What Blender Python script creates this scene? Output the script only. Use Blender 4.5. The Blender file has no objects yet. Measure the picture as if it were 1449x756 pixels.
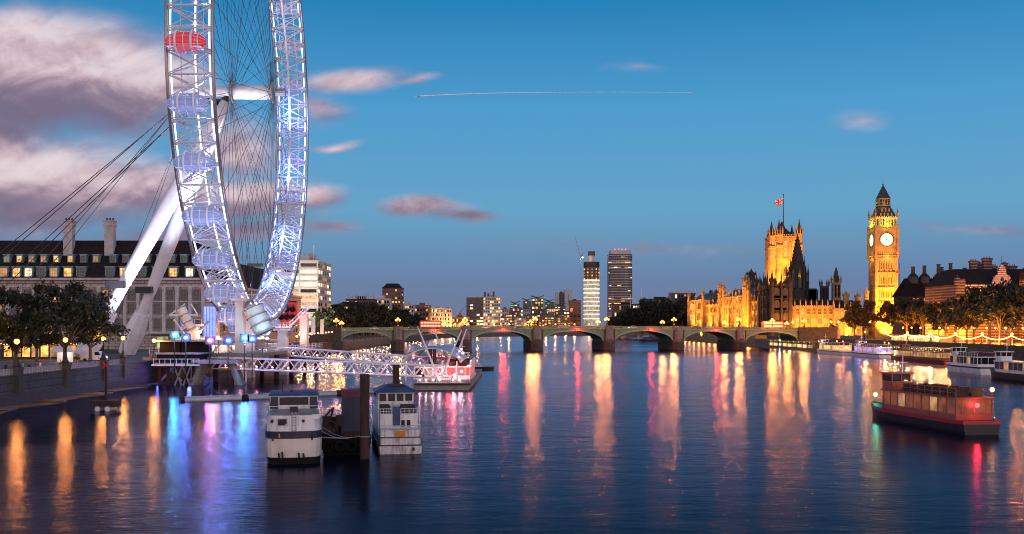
import bpy, math, random
from mathutils import Vector, Matrix
R = math.radians
PI = math.pi
random.seed(7)
SC = bpy.context.scene
COL = SC.collection
# ---------------------------------------------------------------- camera
F = 1480.0                      # focal length in photo pixels (photo is 1449 wide)
CX, HZ = 724.5, 462.0           # column of the view axis, row of the horizon
CAMZ = 12.0
cam_d = bpy.data.cameras.new('camera')
cam = bpy.data.objects.new('camera', cam_d)
COL.objects.link(cam)
cam.location = (0, 0, CAMZ)
cam.rotation_euler = (R(90), 0, 0)
cam_d.sensor_width = 36
cam_d.lens = 36 * F / 1449
cam_d.shift_y = (HZ - 378) / 1449
cam_d.clip_start = 0.5
cam_d.clip_end = 60000
SC.camera = cam
SC.view_settings.view_transform = 'Standard'
SC.view_settings.look = 'None'
SC.view_settings.exposure = 0
SC.view_settings.gamma = 1
SC.view_settings.use_curve_mapping = False
SC.cycles.max_bounces = 6
SC.cycles.diffuse_bounces = 2
SC.cycles.glossy_bounces = 3
SC.cycles.transmission_bounces = 4
SC.cycles.sample_clamp_indirect = 6
SC.cycles.use_denoising = True
SC.cycles.filter_width = 1.0

# ---------------------------------------------------------------- node helper
class S:
    """a node socket (or number) with arithmetic"""
    nt = None
    def __init__(s, sock): s.k = sock
    @staticmethod
    def m(op, *a, clamp=False):
        n = S.nt.nodes.new('ShaderNodeMath'); n.operation = op; n.use_clamp = clamp
        for i, v in enumerate(a):
            if isinstance(v, S): S.nt.links.new(v.k, n.inputs[i])
            else: n.inputs[i].default_value = v
        return S(n.outputs[0])
    def __add__(s, o): return S.m('ADD', s, o)
    def __radd__(s, o): return S.m('ADD', o, s)
    def __sub__(s, o): return S.m('SUBTRACT', s, o)
    def __rsub__(s, o): return S.m('SUBTRACT', o, s)
    def __mul__(s, o): return S.m('MULTIPLY', s, o)
    def __rmul__(s, o): return S.m('MULTIPLY', o, s)
    def __truediv__(s, o): return S.m('DIVIDE', s, o)
def smooth(x, a, b):
    n = S.nt.nodes.new('ShaderNodeMapRange'); n.interpolation_type = 'SMOOTHSTEP'
    S.nt.links.new(x.k, n.inputs[0]); n.inputs[1].default_value = a; n.inputs[2].default_value = b
    return S(n.outputs[0])
def mixc(f, a, b, mode='MIX'):
    n = S.nt.nodes.new('ShaderNodeMix'); n.data_type = 'RGBA'; n.blend_type = mode
    for sock, v in ((n.inputs[0], f), (n.inputs[6], a), (n.inputs[7], b)):
        if isinstance(v, S): S.nt.links.new(v.k, sock)
        elif isinstance(v, (int, float)): sock.default_value = v
        else: sock.default_value = (*v, 1)
    return S(n.outputs[2])
def ramp(f, stops, interp='LINEAR'):
    n = S.nt.nodes.new('ShaderNodeValToRGB'); cr = n.color_ramp; cr.interpolation = interp
    while len(cr.elements) < len(stops): cr.elements.new(0.5)
    for e, (p, c) in zip(cr.elements, stops): e.position = p; e.color = (*c, 1)
    S.nt.links.new(f.k, n.inputs[0]); return S(n.outputs[0])
def vec(x, y, z):
    n = S.nt.nodes.new('ShaderNodeCombineXYZ')
    for i, v in enumerate((x, y, z)):
        if isinstance(v, S): S.nt.links.new(v.k, n.inputs[i])
        else: n.inputs[i].default_value = v
    return S(n.outputs[0])
def noise(v, scale, detail=4, rough=.55, dist=0):
    n = S.nt.nodes.new('ShaderNodeTexNoise')
    if v is not None: S.nt.links.new(v.k, n.inputs['Vector'])
    n.inputs['Scale'].default_value = scale; n.inputs['Detail'].default_value = detail
    n.inputs['Roughness'].default_value = rough; n.inputs['Distortion'].default_value = dist
    return S(n.outputs[0])

# ---------------------------------------------------------------- sky at dusk
SUN_AZ, SUN_EL = R(150), R(2.0)          # sun just set, behind the camera on the west (right) side
W = bpy.data.worlds.new('World'); SC.world = W; W.use_nodes = True
nt = W.node_tree; S.nt = nt; nt.nodes.clear()
out = nt.nodes.new('ShaderNodeOutputWorld'); bg = nt.nodes.new('ShaderNodeBackground')
nt.links.new(bg.outputs[0], out.inputs[0])
tc = nt.nodes.new('ShaderNodeTexCoord')
sx = nt.nodes.new('ShaderNodeSeparateXYZ'); nt.links.new(tc.outputs['Generated'], sx.inputs[0])
dx, dy, dz = S(sx.outputs[0]), S(sx.outputs[1]), S(sx.outputs[2])
el = S.m('MAXIMUM', dz, 0.0)
grad = ramp(el, [(0, (.170, .182, .300)), (.045, (.145, .228, .390)), (.11, (.135, .365, .575)), (.20, (.080, .335, .620)),
                 (.30, (.018, .215, .480)), (.6, (.004, .055, .20)), (1, (.004, .04, .14))])
sky = nt.nodes.new('ShaderNodeTexSky'); sky.sky_type = 'NISHITA'; sky.sun_disc = False
sky.sun_elevation = SUN_EL; sky.sun_rotation = SUN_AZ; sky.dust_density = 1.5; sky.ozone_density = 3
nis = S(sky.outputs[0])
# afterglow: the sunset half of the sky, behind the camera, is brighter and pinker
front = smooth(dy, -.5, .35)
base = mixc(1.0, grad, mixc(1.0, nis, (.06, .06, .06), 'MULTIPLY'), 'ADD')
glow = mixc(1.0, mixc(smooth(el, 0, .55), (1.75, 1.27, 1.22), (.20, .24, .40)), mixc(1.0, nis, (.06, .06, .06), 'MULTIPLY'), 'ADD')
base = mixc(front, glow, mixc(1.0, grad, (1, 1, 1), 'MULTIPLY'))
# clouds, placed by direction: u to the right, v up
ysafe = S.m('MAXIMUM', dy, .05)
u, v = dx / ysafe, dz / ysafe
def U(px): return (px - CX) / F
def V(py): return (HZ - py) / F
blobs = [(60, 110, 235, 105, 1.0), (180, 135, 120, 82, .9), (20, 60, 90, 55, .8), (40, 255, 235, 80, 1.0), (190, 265, 150, 48, .8), (-60, 200, 200, 160, 1),
         (350, 285, 150, 40, .78), (440, 282, 52, 24, .72), (490, 108, 85, 20, .62), (450, 148, 46, 24, .46), (580, 112, 34, 7, .4), (472, 198, 45, 8, .45),
         (605, 299, 80, 17, .66), (665, 310, 55, 12, .55), (470, 328, 60, 14, .5), (340, 210, 70, 60, .5), (300, 330, 240, 26, .55),
         (1217, 175, 32, 14, .17), (915, 93, 40, 8, .14), (1400, 317, 130, 9, .24), (950, 348, 260, 12, .20)]
wob = noise(vec(u * 5.0, v * 9.0, 3.1), 1.0, 3, .5)
wob2 = noise(vec(u * 5.0, v * 9.0, 8.7), 1.0, 3, .5)
uu, vv = u + (wob - .5) * .10, v + (wob2 - .5) * .05
def field(bl, k=.18, uu=uu, vv=vv):
    m = None
    for bx_, by_, a, b, w in bl:
        p = (uu - U(bx_)) * (F / a); q = (vv - V(by_)) * (F / b)
        d = (1.0 - S.m('SQRT', p * p + q * q)) * w
        m = d if m is None else S.m('SMOOTH_MAX', m, d, k)
    return m
m = field(blobs)
skew = vec(u * 1.0 + v * .35, v * 1.9 - u * .25, 0)          # wind-drawn streaks
puff = noise(skew, 8, 7, .56, .5)
fine = noise(vec(u * 1.0 + v * .5, v * 2.4 - u * .3, 2.0), 26, 5, .55, .4)
dens = smooth(m + (puff - .5) * .50 + (fine - .5) * .09, -.08, .54)
dens = dens * smooth(dy, .1, .3)
bright = field([(40, 45, 160, 48, 1), (150, 85, 90, 40, .9), (210, 110, 60, 45, .7), (60, 228, 190, 34, 1), (150, 255, 100, 30, .8), (500, 100, 60, 14, .45), (455, 272, 50, 14, .45), (330, 275, 90, 20, .7), (470, 198, 40, 10, .8), (580, 112, 40, 10, .3), (1217, 175, 40, 20, .3), (915, 93, 60, 14, .2), (340, 170, 60, 40, .4), (605, 292, 70, 10, .25)], .25)
dark = field([(130, 172, 190, 32, .9), (20, 150, 90, 30, .7), (90, 300, 240, 28, .8), (300, 312, 150, 18, .6), (605, 305, 90, 12, .35), (400, 295, 120, 10, .3)], .25)
nz = noise(skew, 11, 7, .58, .5)
up = noise(vec(u * 1.0 + v * .35 - .006, v * 1.9 - u * .25 - .016, 0), 11, 7, .58, .5)
light = smooth(S.m('MAXIMUM', bright, -.6) * .34 - S.m('MAXIMUM', dark, -.5) * .30 + (nz - .5) * .55 + (nz - up) * .9 + (fine - .5) * .16 + .44, .0, .98)
cl = ramp(light, [(0, (.195, .145, .225)), (.30, (.30, .21, .28)), (.55, (.48, .335, .40)), (.78, (.66, .495, .54)), (1, (.82, .69, .72))])
tot = mixc(dens * .94, base, cl)
nt.links.new(tot.k, bg.inputs[0]); bg.inputs[1].default_value = 1.0
W.cycles.sampling_method = 'MANUAL'; W.cycles.sample_map_resolution = 512

sun_d = bpy.data.lights.new('sun', 'SUN'); sun_d.energy = .22; sun_d.angle = R(25); sun_d.color = (1, .72, .62)
sun = bpy.data.objects.new('sun', sun_d); COL.objects.link(sun)
sd = Vector((math.sin(SUN_AZ), math.cos(SUN_AZ), math.tan(R(9)))).normalized()
sun.rotation_euler = sd.to_track_quat('Z', 'Y').to_euler()

# ---------------------------------------------------------------- materials
def newmat(name):
    m = bpy.data.materials.new(name); m.use_nodes = True
    S.nt = m.node_tree
    return m, m.node_tree.nodes['Principled BSDF']
def pm(name, c, rough=.6, var=.25, scale=1.5, metal=0, bump=0, bscale=None, streak=False, c2=None):
    """painted / stone / metal surface with uneven colour and a little relief"""
    m, b = newmat(name)
    t = m.node_tree.nodes.new('ShaderNodeTexCoord'); o = S(t.outputs['Object'])
    if streak:
        mp = m.node_tree.nodes.new('ShaderNodeMapping'); mp.inputs['Scale'].default_value = (1, 1, .15)
        m.node_tree.links.new(o.k, mp.inputs[0]); o = S(mp.outputs[0])
    n1 = noise(o, scale, 5, .6)
    dark = c2 or tuple(x * (1 - var) for x in c); lite = tuple(min(1, x * (1 + var * .6)) for x in c)
    col = ramp(n1, [(.3, dark), (.52, c), (.75, lite)])
    m.node_tree.links.new(col.k, b.inputs['Base Color'])
    b.inputs['Roughness'].default_value = rough; b.inputs['Metallic'].default_value = metal
    if bump:
        bp = m.node_tree.nodes.new('ShaderNodeBump'); bp.inputs['Strength'].default_value = bump; bp.inputs['Distance'].default_value = .1
        m.node_tree.links.new(noise(o, bscale or scale * 4, 3).k, bp.inputs['Height']); m.node_tree.links.new(bp.outputs[0], b.inputs['Normal'])
    return m
def em(name, c, s, base=(.6, .6, .6), vary=0, vscale=.8, sample=True):
    m, b = newmat(name)
    b.inputs['Base Color'].default_value = (*base, 1)
    b.inputs['Emission Color'].default_value = (*c, 1)
    b.inputs['Emission Strength'].default_value = s
    if vary:
        t = m.node_tree.nodes.new('ShaderNodeNewGeometry')
        n = noise(S(t.outputs['Position']), vscale, 3)
        m.node_tree.links.new((smooth(n, .3, .7) * (s * vary * 2) + s * (1 - vary)).k, b.inputs['Emission Strength'])
    if not sample: m.cycles.emission_sampling = 'NONE'
    return m
def brick(name, c1, c2, mortar, scale, bw=.5, rh=.25, rough=.8, size=.03):
    m, b = newmat(name)
    t = m.node_tree.nodes.new('ShaderNodeTexCoord')
    s = m.node_tree.nodes.new('ShaderNodeSeparateXYZ'); m.node_tree.links.new(t.outputs['Object'], s.inputs[0])
    vv_ = vec(S(s.outputs[0]) + S(s.outputs[1]), S(s.outputs[2]), 0)
    br = m.node_tree.nodes.new('ShaderNodeTexBrick'); m.node_tree.links.new(vv_.k, br.inputs['Vector'])
    br.inputs['Color1'].default_value = (*c1, 1); br.inputs['Color2'].default_value = (*c2, 1); br.inputs['Mortar'].default_value = (*mortar, 1)
    br.inputs['Scale'].default_value = scale; br.inputs['Brick Width'].default_value = bw; br.inputs['Row Height'].default_value = rh; br.inputs['Mortar Size'].default_value = size
    n = noise(S(t.outputs['Object']), .35, 5)
    col = mixc(.6, S(br.outputs[0]), ramp(n, [(.3, (.45, .42, .42)), (.7, (1, 1, 1))]), 'MULTIPLY')
    m.node_tree.links.new(col.k, b.inputs['Base Color']); b.inputs['Roughness'].default_value = rough
    bp = m.node_tree.nodes.new('ShaderNodeBump'); bp.inputs['Strength'].default_value = .6; bp.inputs['Distance'].default_value = .08; bp.invert = True
    m.node_tree.links.new(br.outputs['Fac'], bp.inputs['Height']); m.node_tree.links.new(bp.outputs[0], b.inputs['Normal'])
    return m
def leafmat(name, c, c2):
    m, b = newmat(name)
    t = m.node_tree.nodes.new('ShaderNodeTexCoord')
    n = noise(S(t.outputs['Object']), .6, 3)
    col = ramp(n, [(.3, c), (.7, c2)])
    m.node_tree.links.new(col.k, b.inputs['Base Color']); b.inputs['Roughness'].default_value = .6
    return m

# ---------------------------------------------------------------- mesh builder
class MB:
    def __init__(s, T=None): s.v, s.f, s.mi, s.c, s.T = [], [], [], 0, T
    def add(s, vs, fs):
        o = len(s.v)
        s.v += [s.T(*p) if s.T else tuple(p) for p in vs]
        s.f += [tuple(i + o for i in f) for f in fs]; s.mi += [s.c] * len(fs)
        return s
    def box(s, x0, x1, y0, y1, z0, z1):
        return s.add([(x0, y0, z0), (x1, y0, z0), (x1, y1, z0), (x0, y1, z0), (x0, y0, z1), (x1, y0, z1), (x1, y1, z1), (x0, y1, z1)],
                     [(0, 3, 2, 1), (4, 5, 6, 7), (0, 1, 5, 4), (1, 2, 6, 5), (2, 3, 7, 6), (3, 0, 4, 7)])
    def cbox(s, x, y, z, sx, sy, sz): return s.box(x - sx / 2, x + sx / 2, y - sy / 2, y + sy / 2, z, z + sz)
    def frus(s, x, y, z0, z1, a0, b0, a1, b1):
        return s.add([(x - a0, y - b0, z0), (x + a0, y - b0, z0), (x + a0, y + b0, z0), (x - a0, y + b0, z0),
                      (x - a1, y - b1, z1), (x + a1, y - b1, z1), (x + a1, y + b1, z1), (x - a1, y + b1, z1)],
                     [(0, 3, 2, 1), (4, 5, 6, 7), (0, 1, 5, 4), (1, 2, 6, 5), (2, 3, 7, 6), (3, 0, 4, 7)])
    def prism(s, pts, z0, z1, sc=1, cx=0, cy=0):
        n = len(pts)
        vs = [(x, y, z0) for x, y in pts] + [(cx + (x - cx) * sc, cy + (y - cy) * sc, z1) for x, y in pts]
        return s.add(vs, [tuple(range(n))[::-1], tuple(range(n, 2 * n))] + [(i, (i + 1) % n, n + (i + 1) % n, n + i) for i in range(n)])
    def xz(s, pts, y0, y1):
        n = len(pts)
        vs = [(x, y0, z) for x, z in pts] + [(x, y1, z) for x, z in pts]
        return s.add(vs, [tuple(range(n)), tuple(range(n, 2 * n))[::-1]] + [(i, n + i, n + (i + 1) % n, (i + 1) % n) for i in range(n)])
    def yz(s, pts, x0, x1):
        n = len(pts)
        vs = [(x0, y, z) for y, z in pts] + [(x1, y, z) for y, z in pts]
        return s.add(vs, [tuple(range(n))[::-1], tuple(range(n, 2 * n))] + [(i, (i + 1) % n, n + (i + 1) % n, n + i) for i in range(n)])
    def rings(s, rs, cap=True, close=True):
        n = len(rs[0]); vs = [p for r in rs for p in r]; fs = []
        for k in range(len(rs) - 1):
            for i in range(n if close else n - 1):
                j = (i + 1) % n
                fs.append((k * n + i, k * n + j, (k + 1) * n + j, (k + 1) * n + i))
        if cap: fs += [tuple(range(n))[::-1], tuple(range((len(rs) - 1) * n, len(rs) * n))]
        return s.add(vs, fs)
    def tube(s, p, q, r, r2=None, n=6, cap=True):
        p, q = Vector(p), Vector(q); r2 = r if r2 is None else r2
        d = (q - p)
        if d.length < 1e-6: return s
        d.normalize(); a = d.orthogonal().normalized(); b = d.cross(a)
        def ring(c, rr): return [tuple(c + (a * math.cos(2 * PI * i / n) + b * math.sin(2 * PI * i / n)) * rr) for i in range(n)]
        return s.rings([ring(p, r), ring(q, r2)], cap)
    def path(s, pts, r, n=5):
        for i in range(len(pts) - 1): s.tube(pts[i], pts[i + 1], r, n=n)
        return s
    def lathe(s, x, y, prof, n=10, rot=0):
        return s.rings([[(x + r * math.cos(2 * PI * i / n + rot), y + r * math.sin(2 * PI * i / n + rot), z) for i in range(n)] for r, z in prof])
    def ball(s, c, r, n=8, sz=1):
        k = max(4, n // 2 + 1)
        return s.lathe(c[0], c[1], [(max(.02 * r, r * math.sin(PI * j / k)), c[2] - r * sz * math.cos(PI * j / k)) for j in range(k + 1)], n)
    def hoop(s, c, e1, e2, rad, r, seg=96, n=6, a0=0, a1=2 * PI):
        c, e1, e2 = Vector(c), Vector(e1), Vector(e2); e3 = e1.cross(e2); full = abs(a1 - a0 - 2 * PI) < 1e-6
        rs = []
        for k in range(seg if full else seg + 1):
            t = a0 + (a1 - a0) * k / seg; rd = e1 * math.cos(t) + e2 * math.sin(t)
            rs.append([tuple(c + rd * (rad + r * math.cos(2 * PI * i / n)) + e3 * (r * math.sin(2 * PI * i / n))) for i in range(n)])
        if full: rs.append(rs[0])
        return s.rings(rs, cap=not full)
    def pinn(s, x, y, z, h, w):
        """gothic pinnacle: shaft, gablet collar, spirelet, finial"""
        s.cbox(x, y, z, w, w, h * .4); s.cbox(x, y, z + h * .4, w * 1.35, w * 1.35, h * .06)
        s.frus(x, y, z + h * .46, z + h * .95, w * .55, w * .55, w * .06, w * .06); s.cbox(x, y, z + h * .93, w * .35, w * .35, h * .07)
        return s
def mesh(name, mb, mats, smooth_=False):
    me = bpy.data.meshes.new(name); me.from_pydata(mb.v, [], mb.f)
    for m in (mats if isinstance(mats, (list, tuple)) else [mats]): me.materials.append(m)
    if any(mb.mi): me.polygons.foreach_set('material_index', mb.mi)
    if smooth_: me.shade_smooth()
    me.update(); return me
def obj(name, mb, mats, parent=None, smooth_=False, label=None, kind=None):
    """world-space builder -> ONE mesh object; under a parent its vertices are made relative to that parent's place"""
    org = Vector((0, 0, 0)); p = parent
    while p: org += p.location; p = p.parent
    if not parent and mb.v:
        n = len(mb.v); org = Vector((sum(q[0] for q in mb.v) / n, sum(q[1] for q in mb.v) / n, min(q[2] for q in mb.v)))
    mb.v = [(x - org.x, y - org.y, z - org.z) for x, y, z in mb.v]
    o = bpy.data.objects.new(name, mesh(name, mb, mats, smooth_)); COL.objects.link(o)
    if parent: o.parent = parent
    else: o.location = org
    if label: o['label'] = label
    if kind: o['kind'] = kind
    return o
def inst(name, me, parent, loc, rz=0, scale=None, label=None):
    """another object on an existing mesh; loc in world space, parent not rotated"""
    o = bpy.data.objects.new(name, me); COL.objects.link(o)
    org = Vector((0, 0, 0)); p = parent
    while p: org += p.location; p = p.parent
    o.parent = parent; o.location = Vector(loc) - org; o.rotation_euler = (0, 0, rz)
    if scale: o.scale = scale
    if label: o['label'] = label
    return o
def thing(name, label, cat, loc=(0, 0, 0), group=None, rz=0):
    o = bpy.data.objects.new(name, None); COL.objects.link(o); o.empty_display_size = .2
    o.location = loc; o.rotation_euler = (0, 0, rz); return tag(o, label, cat, group)
def tag(o, label, cat, group=None):
    o['label'] = label; o['category'] = cat
    if group: o['group'] = group
    return o
def dup(root, loc, rz=0, label=None, group=None, scale=None):
    r = root.copy(); COL.objects.link(r); r.location = loc; r.rotation_euler = (0, 0, rz)
    if label: r['label'] = label
    if group: r['group'] = group
    if scale: r.scale = scale
    for ch in root.children:
        c = ch.copy(); COL.objects.link(c); c.parent = r
        for g in ch.children:
            d = g.copy(); COL.objects.link(d); d.parent = c
    return r
def light(kind, loc, aim, power, col, size=1.0, size_y=None, spot=60, blend=.6, name='lamp_light', parent=None):
    d = bpy.data.lights.new(name, kind); d.energy = power; d.color = col
    if kind == 'AREA':
        d.shape = 'RECTANGLE' if size_y else 'SQUARE'; d.size = size
        if size_y: d.size_y = size_y
        d.spread = R(140)
    elif kind == 'SPOT': d.spot_size = R(spot); d.spot_blend = blend; d.shadow_soft_size = size
    else: d.shadow_soft_size = size
    o = bpy.data.objects.new(name, d); COL.objects.link(o); o.location = loc
    if aim is not None:
        o.rotation_euler = (Vector(loc) - Vector(aim)).to_track_quat('Z', 'Y').to_euler()
    return o
def P(px, py, Y): return ((px - CX) / F * Y, Y, CAMZ + (HZ - py) / F * Y)
def X(px, Y): return (px - CX) / F * Y
def Z(py, Y): return CAMZ + (HZ - py) / F * Y
def G(px, py): Y = CAMZ * F / (py - HZ); return (X(px, Y), Y, 0)
ORD = ('first second third fourth fifth sixth seventh eighth ninth tenth eleventh twelfth thirteenth fourteenth fifteenth sixteenth '
       'seventeenth eighteenth nineteenth twentieth twenty-first twenty-second twenty-third twenty-fourth twenty-fifth twenty-sixth '
       'twenty-seventh twenty-eighth twenty-ninth thirtieth').split()

M = {}
LAMPS = {}
def bulbmat(name, c, s, glow=3.0):
    """translucent lamp glass; the lamp itself (a point light) is put inside each globe at the end"""
    m = bpy.data.materials.new(name); m.use_nodes = True; n = m.node_tree; n.nodes.clear()
    o = n.nodes.new('ShaderNodeOutputMaterial'); e = n.nodes.new('ShaderNodeEmission'); t = n.nodes.new('ShaderNodeBsdfTransparent'); a = n.nodes.new('ShaderNodeAddShader')
    e.inputs[0].default_value = (*c, 1); e.inputs[1].default_value = glow; t.inputs[0].default_value = (.9, .9, .9, 1)
    n.links.new(e.outputs[0], a.inputs[0]); n.links.new(t.outputs[0], a.inputs[1]); n.links.new(a.outputs[0], o.inputs[0])
    m.cycles.emission_sampling = 'NONE'; LAMPS[name] = (c, s); return m
M['stone'] = pm('portland_stone', (.46, .42, .40), .85, .3, .5, bump=.2)
M['stone_dk'] = pm('weathered_stone', (.075, .067, .06), .9, .45, .6, bump=.3)
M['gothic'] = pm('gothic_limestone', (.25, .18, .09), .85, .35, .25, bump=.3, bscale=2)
M['gothic_dk'] = pm('unlit_dark_limestone', (.042, .032, .026), .9, .4, .3, bump=.3)  # darker copy of the palace stone, shade of unlit parts put into its colour
M['iron_roof'] = pm('dark_iron_roof', (.035, .03, .035), .5, .4, .8)
M['slate'] = pm('dark_roof_tiles', (.028, .021, .019), .7, .45, 1.2, bump=.3)
M['white'] = pm('white_paint', (.82, .81, .82), .35, .12, .8)
M['white_dirty'] = pm('weathered_white_paint', (.72, .70, .69), .45, .3, 1.6, streak=True)
M['rusty_white'] = pm('rust_streaked_white_paint', (.66, .65, .66), .5, .2, 2.2, streak=True, c2=(.20, .11, .05))
M['cream'] = pm('cream_paint', (.70, .64, .55), .45, .18, 1.2, streak=True)
M['navy'] = pm('navy_paint', (.018, .025, .06), .4, .3, 2)
M['blue_roof'] = pm('blue_canvas_roof', (.035, .075, .17), .6, .3, 1.5)
M['black'] = pm('black_paint', (.012, .012, .014), .5, .4, 2)
M['steel'] = pm('grey_steel', (.32, .33, .35), .4, .25, 1, metal=.3)
M['galv'] = pm('galvanised_steel', (.50, .52, .55), .4, .2, 1.5, metal=.4)
M['rust'] = pm('rusty_steel', (.055, .026, .016), .85, .6, 1.4, bump=.5, streak=True)
M['wood_dk'] = pm('wet_dark_timber', (.04, .022, .014), .8, .5, 1.5, bump=.5, streak=True)
M['glass'] = pm('dark_window_glass', (.012, .016, .022), .08, .3, .5)
M['concrete'] = pm('concrete', (.26, .25, .24), .85, .3, .8, bump=.2)
M['mud'] = pm('wet_river_mud', (.03, .024, .018), .6, .5, .4, bump=.8)
M['ground'] = pm('paving', (.14, .13, .12), .85, .3, .3)
M['grass_m'] = pm('lawn', (.03, .05, .018), .9, .4, .5)
M['red'] = pm('red_paint', (.42, .02, .02), .35, .2, 1)
M['orange'] = pm('orange_paint', (.62, .22, .02), .5, .3, 1.5)
M['bridge_g'] = pm('bridge_green_paint', (.13, .21, .14), .5, .3, .5)
M['bridge_lg'] = pm('pale_bridge_green_paint', (.24, .34, .23), .5, .25, .5)
M['green_roof'] = pm('green_copper_cladding', (.05, .14, .12), .45, .3, .3)
M['bark'] = pm('bark', (.10, .075, .05), .9, .4, 2, bump=.4, streak=True)
M['leaf'] = leafmat('plane_tree_leaves', (.009, .014, .005), (.028, .036, .011))
M['leaf_dk'] = leafmat('dark_leaves', (.009, .014, .006), (.024, .032, .012))
M['leaf_au'] = leafmat('autumn_leaves', (.045, .035, .012), (.11, .07, .025))
M['asphalt'] = pm('asphalt', (.05, .05, .052), .85, .3, 1)
M['brick_red'] = brick('red_brick', (.22, .075, .045), (.15, .05, .035), (.2, .17, .15), .4)
M['cityconc'] = pm('pale_cladding', (.42, .42, .43), .7, .2, .1)
M['citybrown'] = pm('brown_brick_cladding', (.12, .075, .06), .8, .3, .1)
M['roof_black'] = pm('matt_black_roof', (.012, .011, .012), .95, .4, .5)
M['citydark'] = pm('dark_curtain_wall', (.03, .034, .045), .4, .3, .1)
M['bulb'] = bulbmat('warm_lamp_glass', (1, .50, .16), 26)
M['bulb_far'] = bulbmat('far_sodium_lamp_glass', (1, .46, .13), 240)
M['bulb_w'] = bulbmat('white_lamp_glass', (1, .86, .78), 26)
M['bulb_pink'] = bulbmat('pink_white_lamp_glass', (1, .48, .56), 40)
M['bulb_red'] = bulbmat('red_signal_glass', (1, .03, .02), 60)
M['bulb_green'] = bulbmat('green_signal_glass', (.1, 1, .45), 25)
M['led'] = em('white_led_tube', (.52, .70, 1), 3.0)
M['led_blue'] = em('blue_led_tube', (.16, .36, 1), 5)
M['win_a'] = em('warm_lit_window', (1, .50, .11), 1.3, (.2, .15, .1), .6, .9, False)
M['win_b'] = em('dim_lit_window', (1, .48, .14), .40, (.1, .1, .1), .7, .5, False)
M['win_w'] = em('pale_lit_window', (1, .84, .52), 1.3, (.2, .2, .2), .6, .7, False)
M['win_g'] = em('greenish_lit_window', (.72, .85, .35), .55, (.1, .1, .1), .7, .5, False)
M['win_o'] = em('orange_lit_window', (1, .30, .06), .9, (.1, .1, .1), .6, .6, False)
M['win_r'] = em('red_lit_window', (1, .07, .06), .8, (.1, .05, .05), .6, .6, False)
M['win_bl'] = em('blue_lit_window', (.12, .28, 1), .9, (.1, .1, .1), .6, .6, False)
M['bulb_r2'] = bulbmat('red_deck_lamp_glass', (1, .04, .06), 90)
M['bulb_vi'] = bulbmat('violet_deck_lamp_glass', (.5, .3, 1), 40)
M['win_v'] = em('violet_lit_window', (.55, .35, 1), .8, (.05, .05, .06), sample=False, vary=.5)
M['win_sal'] = em('orange_saloon_window', (1, .24, .05), .16, (.04, .025, .02), vary=.5, sample=False)
M['boat_red'] = pm('dull_red_paint', (.30, .05, .03), .45, .3, 1)
M['maroon'] = pm('maroon_steel', (.12, .02, .035), .6, .35, 1.5, streak=True)
M['navy_c'] = pm('slate_blue_steel', (.03, .045, .085), .55, .35, 1.2, streak=True)
M['red_lit'] = pm('bright_red_paint', (.55, .03, .03), .4, .2, 1)
M['led_bl2'] = em('blue_banner_light', (.10, .22, 1), 1.4, vary=.4, sample=False)
M['rustclad'] = pm('rust_orange_cladding', (.30, .10, .035), .7, .2, .05)
M['tower_lit'] = em('lit_site_floors', (1, .80, .50), .32, (.3, .3, .3), .7, .25, False)
M['win_slab'] = em('lit_floor_edge', (1, .84, .55), .95, vary=.3, sample=False)
M['win_pk'] = em('pink_lit_window', (1, .35, .40), .8, vary=.5, sample=False)
M['bulb_far2'] = bulbmat('far_street_lamp_glass', (1, .36, .06), 450)
M['bulb_prom2'] = bulbmat('quay_lamp_glass', (1, .50, .18), 250)
M['pal_win'] = pm('leaded_window_glass', (.035, .028, .02), .3, .3, .5)
M['pal_lit'] = em('palace_lit_window', (1, .52, .14), .9, (.05, .04, .03), .6, .5, False)
M['dial'] = em('opal_clock_dial', (1, .82, .42), 1.9, (.8, .8, .7))
M['belfry'] = pm('gilded_belfry_stone', (.50, .46, .22), .7, .3, .5, bump=.2)
M['gilt'] = pm('gilded_iron', (.35, .22, .06), .4, .3, 1, metal=.5)
M['gable_band'] = brick('white_and_red_gable', (.55, .52, .50), (.5, .47, .45), (.25, .09, .06), .3, 40, .3, size=.06)
M['bronze'] = pm('dark_bronze', (.06, .045, .03), .4, .3, 1, metal=.6)
M['bulb_emb'] = bulbmat('embankment_lamp_glass', (1, .38, .07), 300)
M['bulb_fest'] = bulbmat('festoon_bulb', (1, .46, .14), 150)
M['bulb_gw'] = bulbmat('green_white_signal_glass', (.6, 1, .8), 60)
M['win_g2'] = em('yellow_pier_panel', (1, .74, .22), .8, vary=.5, sample=False)
M['strobe'] = pm('strobe', (.8, .8, .82), 1, .1, .01)
FP = 7.5          # output of the palace floodlights
M['led_floor'] = em('capsule_floor_light', (.35, .5, 1), .5, sample=False)
M['led_soft'] = em('soft_white_led_line', (.80, .86, 1), 2.6)
M['spoke'] = pm('dark_steel_cable', (.05, .05, .06), .5, .2, 1)
M['bulb_cyan'] = bulbmat('added_cyan_lens', (.10, .55, 1), 520)
M['bulb_blue'] = bulbmat('added_blue_lens', (.10, .20, 1), 420)
M['bulb_mauve'] = bulbmat('added_mauve_lens', (.8, .25, .8), 300)
M['bulb_deck'] = bulbmat('deck_lamp_glass', (1, .46, .15), 70)
for k_ in ('roof_black', 'slate'): M[k_].node_tree.nodes['Principled BSDF'].inputs['Specular IOR Level'].default_value = .08
M['ash_frame'] = pm('sooty_window_surround', (.20, .17, .155), .8, .3, 1)
M['pier_stone'] = pm('bridge_pier_stone', (.20, .19, .165), .85, .35, .6, bump=.2)
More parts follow.
